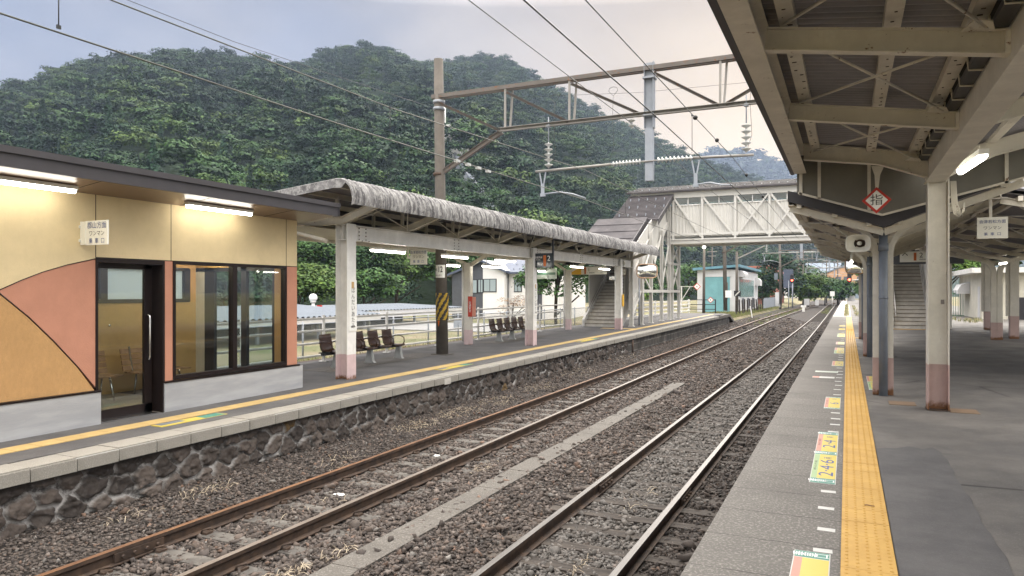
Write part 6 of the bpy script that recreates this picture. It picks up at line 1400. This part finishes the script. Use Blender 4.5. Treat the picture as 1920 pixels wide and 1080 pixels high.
for h in (.95, .55, .15): MB().box(-12.35, 62.22, h - .03, -10.1, 62.27, h + .03).build('rail', 'black_metal', bf)
diamond('diamond_sign', 'white diamond sign with red border on the black bar fence', (-10.45, 61.9, .95), .27, '8', .2)
diamond('diamond_sign', 'pale diamond sign with red border on an arm left of the turquoise door', (-13.1, 70, 2.15), .36, '6', .26)
o = MB().bar((-15, 70.1, 2.15), (-13.1, 70.1, 2.15), .06, .06).bar((-14.6, 70.1, .8), (-13.8, 70.1, 2.1), .06, .06).bar((-14.6, 70.1, -.5), (-14.6, 70.1, 2.2), .1, .1).build('sign_arm', 'bridge_paint'); tag(o, 'white braced arm and post carrying the pale diamond sign', 'sign post')
o = MB().bar((-7.1, 62, -.5), (-7.25, 62, .45), .16, .06).build('track_marker', 'white_paint'); tag(o, 'short white leaning marker stake in the grass beside the left track', 'marker')
sf = thing('stake_fence', 'row of dark wooden stakes along the grass beside the shed', 'fence', (-9.5, 78, -.4))
for i in range(12): d = 66 + i*1.9; MB().bar((-8.9 + .05*(i % 3), d, -.5), (-8.9, d, .85 + .1*(i % 2)), .12, .12).build('stake', 'sleeper_wood', sf)
pf = thing('plank_fence', 'grey weathered plank fence and hedge line beside the far track', 'fence', (-9, 100, -.4)); 
for i in range(26): d = 90 + i*.62; MB().box(-9.05, d, -.5, -8.97, d + .5, .78 + .07*(i % 3)).build('plank', 'galvanised', pf)
def signal(label, x, d, zb, zh, arm=None):
    e = thing('railway_signal', label, 'railway signal', (x, d, zb), 'railway signals showing red')
    if arm: MB().tube((x, d, zh - .35), (arm, d, zh - .2), .05, 8).tube((arm, d, zb), (arm, d, zh + .3), .09, 8).build('post', 'shed_wall', e)
    else: MB().tube((x + .05, d, zb), (x + .05, d, zh), .08, 8).tube((x - .45, d, zb), (x - .45, d, zh - .3), .06, 8).box(x - .5, d, zh - 1.2, x + .1, d + .06, zh - 1.1).build('post', 'galvanised', e)
    MB().box(x - .22, d - .2, zh - .45, x + .22, d - .05, zh + .45).ball((x, d - .12, zh + .42), .22, .1, .22).ball((x, d - .12, zh - .42), .22, .1, .22).build('head', 'black_metal', e)
    MB().lathe([(.0, 0), (.13, 0), (.13, .03)], (x, d - .24, zh - .28), (0, -1, 0), 12).build('red_light', 'red_lamp', e); return e
s_ = signal('railway signal showing red with a big dark backboard on a left mast', -7.0, 108, -.6, 3.55); MB().box(-8.15, 108, 2.2, -6.85, 108.06, 4.85).build('backboard', 'house_roof', s_)
signal('railway signal showing red on a white side arm above the far right platform', .25, 88, -.2, 3.28, 2.2)
o = MB().box(-8.9, 104, -.5, -8.3, 104.6, 1.6).build('relay_box', 'shed_wall'); tag(o, 'white upright relay cabinet by the left signal mast', 'cabinet')
o = MB().box(-9.0, 103.7, 3.3, -8.55, 103.76, 4.2).build('blank_sign', 'carport_roof'); tag(o, 'pale blue blank sign high on a pole left of the signal', 'sign')
o = MB().box(-5.95, 118, -.4, -5.2, 118.6, .6).box(-4.4, 119, -.4, -3.9, 119.6, .45).build('equipment_cabinet', 'shed_wall'); tag(o, 'pair of low grey equipment cabinets beside the far turnout', 'cabinet')
e = thing('switch_stand', 'small white switch stand beside the turnout of the left track', 'switch stand', (-4.7, 92, -.8)); MB().box(-4.85, 92, -.7, -4.55, 92.2, -.2).box(-5.0, 92, -.2, -4.4, 92.15, .05).build('stand', 'white_paint', e)
e = thing('speed_sign', 'small white square track sign near the distant curve', 'sign', (-2.2, 130, -.6)); MB().box(-2.55, 130, .95, -1.85, 130.05, 1.75).build('panel', 'white_enamel', e); MB().tube((-2.2, 130.1, -.8), (-2.2, 130.1, 1.2), .06, 6).build('post', 'white_paint', e)
bb = thing('brick_building', 'red brick building with a pale roof ridge behind the turquoise door shed', 'building', (-16, 135, -.5)); MB().box(-20, 130, -.8, -11.2, 150, 4.9).build('wall', 'brick_red', bb); MB().prism([(-20.4, 129.6, 4.9), (-10.8, 129.6, 4.9), (-10.8, 129.6, 5.1), (-12.2, 129.6, 6.2), (-20.4, 129.6, 6.0)], (0, 21, 0)).build('roof', 'brick_red', bb)
MB().box(-11.25, 133, .4, -11.1, 146, 1.3).box(-16, 129.9, .6, -12.2, 130.02, 1.4).build('dark_opening', 'dark_fascia', bb); 
for x in (-19, -17, -15, -13): MB().box(x - .15, 129.85, -.5, x + .15, 130.0, 4.9).build('pilaster', 'brick_red', bb)
ob = thing('orange_building', 'pale orange building with a grey lower storey at the end of the line', 'building', (-2, 265, 0)); MB().box(-6, 262, -.5, 9, 280, 4.4).build('lower_wall', 'blue_grey_roof', ob); MB().prism([(-6, 261.9, 4.4), (9, 261.9, 4.4), (9, 261.9, 8.5), (1.5, 261.9, 11.2), (-6, 261.9, 8.0)], (0, 18, 0)).build('upper_wall', 'orange_wall', ob)
for x in (-3.4, -1, 3): MB().box(x, 261.8, 5.2, x + 1.6, 261.95, 6.8).build('window', 'house_charcoal', ob)
MB().prism([(-6.5, 261.5, 8.0), (1.5, 261.5, 11.2), (9.5, 261.5, 8.5), (9.5, 261.5, 8.8), (1.5, 261.5, 11.6), (-6.5, 261.5, 8.4)], (0, 19, 0)).build('roof', 'blue_grey_roof', ob)
for i, (x, d, w_, h, wallm, roofm, lab) in enumerate(((-17, 300, 12, 7, 'house_white', 'blue_grey_roof', 'far house with a blue grey roof left of the orange building'), (-36, 320, 14, 11, 'off_white_wall', 'house_roof', 'far pale building showing between the trees under the gantry'), (-28, 260, 9, 9, 'house_white', 'carport_roof', 'far white house with a pale roof above the big dark tree'), (-10, 360, 14, 15, 'off_white_wall', 'blue_grey_roof', 'far tall pale building behind the orange one'), (8, 340, 16, 13, 'house_white', 'house_roof', 'far white building just left of the rounded mirror'))):
    e = thing('distant_house', lab, 'house', (x, d, -.5), 'houses of the town at the end of the line'); MB().box(x - w_/2, d, -.6, x + w_/2, d + 9, h * .7).build('wall', wallm, e)
    MB().prism([(x - w_/2 - .6, d - .6, h*.7), (x + w_/2 + .6, d - .6, h*.7), (x + w_/2 + .6, d + 4.5, h), (x - w_/2 - .6, d + 4.5, h)], (0, 0, .3)).build('roof', roofm, e)
    for j in range(3): MB().box(x - w_/2 + w_*(.15 + .28*j), d - .06, h*.25, x - w_/2 + w_*(.28 + .28*j), d + .02, h*.45).build('window', 'house_charcoal', e)
e = thing('street_lamp', 'thin curved street lamp in front of the far blue grey roof', 'lamp post', (-7, 230, -.6)); MB().path([(-7, 230, -.8), (-7, 230, 7.4), (-7.3, 230, 8.2), (-8.2, 230, 8.6), (-9.2, 230, 8.5)], .09, 6).build('post', 'shed_wall', e)
o = MB().box(.1, 150, -.2, 1.4, 151, 1.1).box(.3, 149.5, 1.1, .8, 150, 2.4).build('platform_gear', 'shed_wall'); tag(o, 'white equipment cases at the far end of the right platform', 'equipment')

# ------------------------------------------------------------------ foliage
def leaf_quads(C, N, s, tone):
    """diamond leaf faces at C facing N; s size per leaf, tone rgb per leaf"""
    n = len(C); N = N / (np.linalg.norm(N, axis=1, keepdims=True) + 1e-9); A = np.cross(N, rng.normal(size=(n, 3))); A /= np.linalg.norm(A, axis=1, keepdims=True) + 1e-9; B = np.cross(N, A)
    a = A * s[:, None]; b = B * (s * rng.uniform(.45, .8, n))[:, None]; V = np.stack([C - a, C + b - a*.1, C + a*1.0, C - b + a*.15], 1)
    V[:, 2] += N * (s * rng.uniform(-.35, .1, n))[:, None]
    return V.reshape(-1, 3), np.arange(4*n).reshape(n, 4), np.repeat(tone, 4, 0)
def crown_points(n, rx, rz, nc, kind, cl=.42, low=-.3):
    """leaf positions and facing for one crown about the origin (base of crown at z=0, top at 2*rz)"""
    if kind == 'cone':
        t = rng.random(n) ** .7; tier = .82 + .18 * np.cos(t * 2 * math.pi * 6); r_ = rx * (1 - t * .96) * np.sqrt(rng.uniform(.45, 1, n)) * tier; a = rng.uniform(0, 6.283, n)
        C = np.c_[r_ * np.cos(a), r_ * np.sin(a), t * 2 * rz - .12 * r_]; N = np.c_[np.cos(a) * .7, np.sin(a) * .7, np.full(n, .8)] + rng.normal(0, .35, (n, 3)); return C, N, np.zeros(n, int)
    u = rng.normal(size=(nc, 3)); u /= np.linalg.norm(u, axis=1, keepdims=True); u[:, 2] = np.where(u[:, 2] < low, -u[:, 2] * .6, u[:, 2]); q = rng.uniform(.35, .95, nc) ** .6
    cc_ = u * q[:, None] * np.array([rx, rx, rz]) * .80; cr = rng.uniform(.6, 1.1, nc) * rx * cl
    k_ = rng.integers(0, nc, n); v = rng.normal(size=(n, 3)); v /= np.linalg.norm(v, axis=1, keepdims=True); v[:, 2] = np.where(v[:, 2] < -.2, -v[:, 2], v[:, 2])
    C = cc_[k_] + v * (cr[k_] * rng.uniform(.72, 1.05, n))[:, None] * np.array([1, 1, .62]) + np.array([0, 0, rz]); N = v * .8 + np.array([0, 0, .75]) + rng.normal(0, .4, (n, 3)); return C, N, k_
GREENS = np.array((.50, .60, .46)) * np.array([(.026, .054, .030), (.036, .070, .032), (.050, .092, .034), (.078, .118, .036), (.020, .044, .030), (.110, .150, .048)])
def tree(x, d, zb, h, rx, label, green=1, n=2600, leaf=.20, group=None, kind='round', nm='tree', trunk=.30, nc=26, tint=None, jit=.22):
    e = thing(nm, label, 'tree' if nm == 'tree' else 'shrub', (x, d, zb), group); rz_ = h * (.5 - trunk * .42) if kind == 'round' else h * .46
    C, N, k_ = crown_points(n, rx, rz_, nc, kind, low=-.9 if trunk < .2 else -.6); C = C + np.array([x, d, zb + h - 2 * rz_]); base = np.array(tint) if tint is not None else GREENS[green] * 1.5
    cl = rng.uniform(1 - jit * 1.3, 1 + jit * 1.3, nc + 1)[k_]; tone = base[None] * (cl * rng.uniform(1 - jit, 1 + jit, n))[:, None] * np.array([1, 1, 1]); yel = rng.random(n) < .12; tone[yel] *= np.array([1.45, 1.25, .9])
    V, F, T = leaf_quads(C, N, leaf * rng.uniform(.7, 1.35, n), tone); npmesh('crown', V, F, 'leaf', e, {'tone': T})
    mb = MB(); th_ = max(.05, h * .018); top = zb + h * .72; mb.path([(x, d, zb - .3), (x + .04*h*rnd.uniform(-1, 1), d, zb + h*.25), (x + .05*h*rnd.uniform(-1, 1), d, zb + h*.5), (x, d, top)], th_, 7)
    for i in range(5): a = rnd.uniform(0, 6.28); z0 = zb + h * rnd.uniform(.25, .55); mb.path([(x, d, z0), (x + rx*.35*math.cos(a), d + rx*.35*math.sin(a), z0 + h*.10), (x + rx*.7*math.cos(a), d + rx*.7*math.sin(a), z0 + h*.2)], th_ * .45, 5)
    mb.build('trunk', 'trunk_bark', e); return e
G1 = 'trees behind the car park'
for i, (x, d, h, rx, gr, lab) in enumerate(((-40, 24, 8.5, 4.6, 2, 'leafy green tree just right of the shelter wall corner'), (-43, 31, 9.5, 4.6, 1, 'dark bushy tree behind the globe lamp'), (-44, 38, 9.0, 4.8, 2, 'broad green tree behind the nearest island column'), (-46, 44, 10, 5.0, 1, 'dark green tree left of the hanging sign'),
        (-46, 51, 9.5, 5.0, 2, 'green tree with drooping boughs behind the hanging sign'), (-45, 58, 10.5, 5.2, 1, 'dark tree behind the numbered concrete pole'), (-43, 63, 8.5, 4.6, 3, 'light yellowish green tree left of the charcoal house wall'), (-38, 66, 9.0, 4.4, 2, 'tree showing above the roof of the white house'),
        (-36, 21, 6.0, 3.8, 3, 'low light green tree at the shelter corner'), (-39, 36.5, 5.6, 3.8, 1, 'low dark tree behind the carport roofs'), (-41, 46, 5.8, 4.0, 3, 'low light green tree behind the wide carport'), (-40, 53.5, 5.6, 3.8, 2, 'low green tree between the pole and the house'))):
    tree(x, d, -1.7, h, rx, lab, gr, 9000, .15, G1, nc=46, jit=.3)
tree(-17.5, 44.5, -1.6, 6.2, 3.0, 'green tree between the white house and the stair foot', 2, 6500, .11, nc=34); tree(-15.8, 52, -1.4, 5.0, 2.6, 'bright green tree behind the foot of the stairs', 3, 4500, .11, nc=26)
tree(-21.2, 45.5, -1.6, 3.4, 1.5, 'bare pinkish shrub in front of the white house', 0, 1500, .05, None, 'round', 'shrub', .1, 18, (.34, .27, .22))
for i, (x, d, h, rx, gr, lab) in enumerate(((-8.9, 112, 9.5, 4.4, 4, 'big dark green tree behind the left signal'), (-5.6, 124, 5.8, 3.4, 3, 'round bright bush right of the left signal'), (-3.6, 140, 6.0, 3.6, 1, 'round dark bush beside the distant curve'), (-1.4, 150, 5.2, 3.2, 2, 'low green bush at the distant curve'), (-12, 120, 6.5, 3.4, 2, 'green tree leaning over the brick building corner'), (-7.5, 150, 8, 4, 2, 'green tree behind the round bushes'), (3.4, 118, 7, 3, 2, 'green tree at the far end of the right platform'), (-20, 100, 7, 4, 2, 'green tree behind the blue shed roof'), (-26, 104, 8, 4.5, 1, 'dark tree left of the blue shed'), (-24, 86, 6, 3.6, 2, 'green tree right of the white barrier'))):
    tree(x, d, -.8, h, rx, lab, gr, 4200, .20 if d > 105 else .16, 'trees at the end of the station', nc=34, trunk=.03)
tree(9.5, 64, -.2, 8, 4, 'green tree behind the low cream building', 2, 4200, .17); tree(6.4, 60, -.2, 6.5, 3, 'green tree over the dark green bar fence', 3, 3800, .14); tree(14, 66, -.2, 9, 4.5, 'tall green tree at the right picture edge', 2, 4000, .18)
def tufts(pts, label, nm, cols, h0, h1):
    Vs, Fs, T = [], [], []; b = 0
    for (x, d, z) in pts:
        for _ in range(7):
            a = rnd.uniform(0, 6.28); h = rnd.uniform(h0, h1); lx, ly = math.cos(a) * h * .5, math.sin(a) * h * .5; wx, wy = -math.sin(a) * h * .07, math.cos(a) * h * .07; c_ = np.array(cols[rnd.randrange(len(cols))]) * rnd.uniform(.7, 1.2); ox, oy = rnd.uniform(-.15, .15), rnd.uniform(-.15, .15)
            Vs += [(x + ox - wx, d + oy - wy, z), (x + ox + wx, d + oy + wy, z), (x + ox + lx*.5 + wx*.7, d + oy + ly*.5 + wy*.7, z + h*.65), (x + ox + lx, d + oy + ly, z + h)]; Fs.append((b, b+1, b+2, b+3)); b += 4; T += [c_] * 4
    o = npmesh(nm, np.array(Vs), np.array(Fs), 'blade_green', attrs={'tone': np.array(T)}); tag(o, label, 'grass', kind='stuff')
GC = [(.20, .21, .06), (.30, .26, .12), (.14, .18, .05), (.38, .31, .18)]
pts = [(rnd.uniform(-14.9, -13.1), rnd.uniform(9, 46), -.56) for _ in range(1500)] + [(rnd.uniform(-19.5, -15.2), rnd.uniform(14, 48), -.75) for _ in range(900)]
tufts(pts, 'dry yellowing grass on the verge behind the pipe fence', 'verge_grass', GC, .08, .28)
pts = [(rnd.uniform(-12, -8.2), 57 + 48 * rnd.random() ** 1.4, -.46) for _ in range(3600)] + [(rnd.uniform(-8.2, -7.2), rnd.uniform(58, 110), -.85) for _ in range(400)] + [(rnd.uniform(-6.5, -5.5), rnd.uniform(55, 120), -.83) for _ in range(200)] + [(rnd.uniform(-2.9, -2.1), rnd.uniform(90, 150), -.95) for _ in range(120)]
tufts(pts, 'yellow green grass around the far platform end and between the distant rails', 'trackside_grass', [(.14, .155, .04), (.10, .13, .03), (.20, .18, .075)], .07, .22)
pts = [(rnd.uniform(5.6, 7.2), rnd.uniform(44, 50), 0) for _ in range(60)] + [(rnd.uniform(.6, .7), rnd.uniform(52, 90), 0) for _ in range(60)] + [(rnd.uniform(-.04, .0), rnd.uniform(53, 100), 0) for _ in range(160)]
tufts(pts, 'small weeds in the cracks of the far right platform', 'platform_weeds', GC, .06, .2)

# ------------------------------------------------------------------ wooded hills
KU = np.array([(-500, 250, 330), (-200, 196, 330), (0, 166, 330), (60, 152, 340), (95, 128, 340), (160, 116, 350), (250, 104, 360), (380, 98, 370), (440, 103, 380), (500, 114, 390), (540, 124, 420), (575, 114, 450), (620, 92, 460), (680, 84, 470), (740, 99, 480), (785, 118, 500), (830, 118, 540), (870, 109, 560), (905, 103, 570), (950, 112, 580), (1000, 140, 580), (1050, 170, 570), (1100, 196, 560), (1150, 222, 550), (1200, 244, 550), (1250, 266, 560), (1300, 294, 570), (1360, 314, 600), (1420, 334, 640), (1490, 358, 680), (1560, 405, 720), (1640, 450, 760), (1800, 480, 800), (2300, 500, 800)], float)
FT = np.array([(-500, 80), (0, 78), (560, 80), (830, 88), (1000, 105), (1150, 150), (1250, 210), (1400, 300), (1600, 380), (2300, 400)], float)
F0, TH = 1340., R(25.11); cT, sT = math.cos(TH), math.sin(TH)
def hill_h(u, zc, KU=KU, FT=FT):
    zr_ = np.interp(u, KU[:, 0], KU[:, 2]); zf = np.interp(u, FT[:, 0], FT[:, 1]); yc = np.interp(u, KU[:, 0], KU[:, 1]); hc = 1.6 + (548 - yc) * zr_ / F0 - 6
    t = (zc - zf) / (zr_ - zf); tt = np.clip(t, 0, 1); h = -1.6 + (hc + 1.6) * (.95 * tt + .05 * tt * tt)
    bump = (np.sin(u * .021 + zc * .012) * .5 + np.sin(u * .047 - zc * .021 + 1.3) * .3 + np.sin(u * .011 + zc * .035) * .35) * np.sin(math.pi * tt) ** 2 * .05 * np.maximum(hc, 5)
    return np.where(t > 1, hc - (t - 1) * hc * 1.3, h + bump)
def to_world(u, zc): xc = (u - 960) / F0 * zc; return xc * cT - zc * sT, xc * sT + zc * cT
def hill(KU, FT, name):
    us = np.arange(KU[0, 0], KU[-1, 0] + 1, 12.0); ts = np.concatenate([np.linspace(-.02, 1, 46), np.linspace(1.04, 1.7, 8)]); V = []
    for t in ts:
        zf = np.interp(us, FT[:, 0], FT[:, 1]); zr_ = np.interp(us, KU[:, 0], KU[:, 2]); zc = zf + t * (zr_ - zf); x, y = to_world(us, zc); V.append(np.c_[x, y, hill_h(us, zc, KU, FT)])
    V = np.concatenate(V); n, m_ = len(us), len(ts); ii = (np.arange(m_ - 1)[:, None] * n + np.arange(n - 1)).ravel()
    o = npmesh(name, V, np.c_[ii, ii + 1, ii + n + 1, ii + n], 'forest_floor', smooth=True); structure(o)
hill(KU, FT, 'hills')
# penstock pipe line that climbs the hill in a clearing
def pen_u(v): return np.interp(v, [285, 320, 360, 390, 420], [848, 868, 898, 918, 940])
def scatter_trees(KU, FT, n_try, rad, quads, name, label, leafs, umin, umax, cone=.3, far=False):
    zf0 = FT[:, 1].min(); u = rng.uniform(umin, umax, n_try); zc = np.sqrt(rng.uniform(zf0 ** 2, (KU[:, 2].max() + 20) ** 2, n_try))
    zfu = np.interp(u, FT[:, 0], FT[:, 1]); zru = np.interp(u, KU[:, 0], KU[:, 2]); keep = (zc > zfu) & (zc < zru + 8); u, zc = u[keep], zc[keep]; h = hill_h(u, zc, KU, FT); x, y = to_world(u, zc)
    v = 548 - (h + 4 - 1.6) * F0 / zc
    if not far:
        pu = pen_u(v); keep = ~((np.abs(u - pu) < 17) & (v > 285) & (v < 425)); u, zc, h, x, y, v = (q[keep] for q in (u, zc, h, x, y, v))
    grid = {}; sel = []
    for i in rng.permutation(len(u)):
        c_ = (int(x[i] // (rad * 1.25)), int(y[i] // (rad * 1.25)))
        if c_ in grid: continue
        grid[c_] = 1; sel.append(i)
    Vs, Fs, Ts, b = [], [], [], 0
    lib = [crown_points(1200, 1, 1, 15, 'round', .46) for _ in range(6)]; libc = [crown_points(1200, 1, 1, 1, 'cone') for _ in range(3)]
    patch = lambda a, b_: np.sin(a * .013 + b_ * .02) + np.sin(a * .031 - b_ * .013 + 2) + .6 * np.sin(a * .05 + b_ * .045)
    for i in sel:
        pz = patch(u[i], zc[i]); isc = rng.random() < cone * (1.5 if pz < -.3 else .35) and zc[i] < np.interp(u[i], KU[:, 0], KU[:, 2]) - 45; n = int(quads * (1.0 if zc[i] > 300 else (1.6 if zc[i] > 160 else 2.6)))
        C, N, k_ = (libc if isc else lib)[rng.integers(0, 3 if isc else 6)]; pick = rng.integers(0, len(C), n)
        r_ = rad * float(np.clip(rng.lognormal(-.05, .28), .55, 1.75)) * (.78 if isc else 1.0); hz = r_ * (rng.uniform(1.15, 1.6) if isc else rng.uniform(.6, .85)); P_ = C[pick] * np.array([r_, r_, hz]) + np.array([x[i], y[i], h[i] + (0 if isc else 2.0)])
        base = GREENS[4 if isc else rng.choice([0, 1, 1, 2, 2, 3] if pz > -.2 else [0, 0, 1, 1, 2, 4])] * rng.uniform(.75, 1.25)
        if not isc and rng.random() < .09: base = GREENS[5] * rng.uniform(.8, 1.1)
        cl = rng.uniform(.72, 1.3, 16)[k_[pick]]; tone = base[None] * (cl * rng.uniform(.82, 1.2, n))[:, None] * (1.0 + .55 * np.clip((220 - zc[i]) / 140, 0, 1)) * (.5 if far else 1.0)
        V, F, T = leaf_quads(P_, N[pick], leafs * (1.0 if zc[i] > 160 else .72) * (r_ / rad) * rng.uniform(.7, 1.3, n), tone); Vs.append(V); Fs.append(F + b); Ts.append(T); b += len(V)
    o = npmesh(name, np.concatenate(Vs), np.concatenate(Fs), 'leaf', attrs={'tone': np.concatenate(Ts)}); tag(o, label, 'forest', kind='stuff'); return len(sel)
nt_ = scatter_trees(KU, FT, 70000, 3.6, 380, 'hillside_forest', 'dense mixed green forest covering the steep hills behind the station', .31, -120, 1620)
KF = np.array([(1240, 330, 1500), (1290, 302, 1500), (1330, 291, 1500), (1380, 287, 1500), (1430, 298, 1500), (1490, 328, 1500), (1560, 370, 1500), (1700, 420, 1500), (2000, 440, 1500)], float); FF = np.array([(1240, 900), (2000, 900)], float)
hill(KF, FF, 'hills')
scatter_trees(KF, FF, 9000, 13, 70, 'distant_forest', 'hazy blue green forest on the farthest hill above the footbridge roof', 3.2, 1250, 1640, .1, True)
pv = np.array([292, 312, 335, 360, 385, 415]); pu = pen_u(pv); pts = []
for a, b in zip(pu, pv):
    zs = np.linspace(110, 480, 400); vv = 548 - (hill_h(np.full(400, a), zs) + .5 - 1.6) * F0 / zs; i = int(np.argmin(np.abs(vv - b))); x, y = to_world(a, zs[i]); pts.append((float(x), float(y), float(hill_h(np.array([a]), np.array([zs[i]]))[0]) + 1.2))
ps = thing('penstock', 'dark pipe line on supports climbing a clearing in the wooded hill', 'pipeline', pts[-1])
MB().path(pts, .55, 8).build('pipe', 'pipe_plastic', ps); 
for p in pts[1:-1]: MB().box(p[0] - 1.2, p[1] - .4, p[2] - 3, p[0] + 1.2, p[1] + .4, p[2] + .2).build('support', 'galvanised', ps)
gh = thing('gatehouse', 'small white gate tower with a mast at the top of the hillside pipe line', 'tower', pts[0]); x, y, z = pts[0]
MB().box(x - 4.5, y - 2, z - 3, x + 3, y + 3, z + 3).box(x - 4.2, y - 1, z + 3, x - 1.2, y + 2, z + 8).build('tower', 'house_white', gh); MB().tube((x - 3, y, z + 8), (x - 3, y, z + 13), .2, 6).build('mast', 'white_paint', gh)

# ------------------------------------------------------------------ air
hz = MB().box(-900, -150, -3.0, 700, 1900, 335).build('haze', 'leaf', fix=False); hz.data.materials.clear()
hm = bpy.data.materials.new('haze'); hm.use_nodes = True; ht = hm.node_tree; ht.nodes.clear()
ho_ = ht.nodes.new('ShaderNodeOutputMaterial'); pv_ = ht.nodes.new('ShaderNodeVolumePrincipled'); pv_.inputs['Color'].default_value = (.58, .72, .98, 1); pv_.inputs['Density'].default_value = 0.00022; pv_.inputs['Anisotropy'].default_value = 0.2
ht.links.new(pv_.outputs[0], ho_.inputs['Volume']); hz.data.materials.append(hm); hz['kind'] = 'stuff'; hz['label'] = 'thin pale summer haze over the valley'
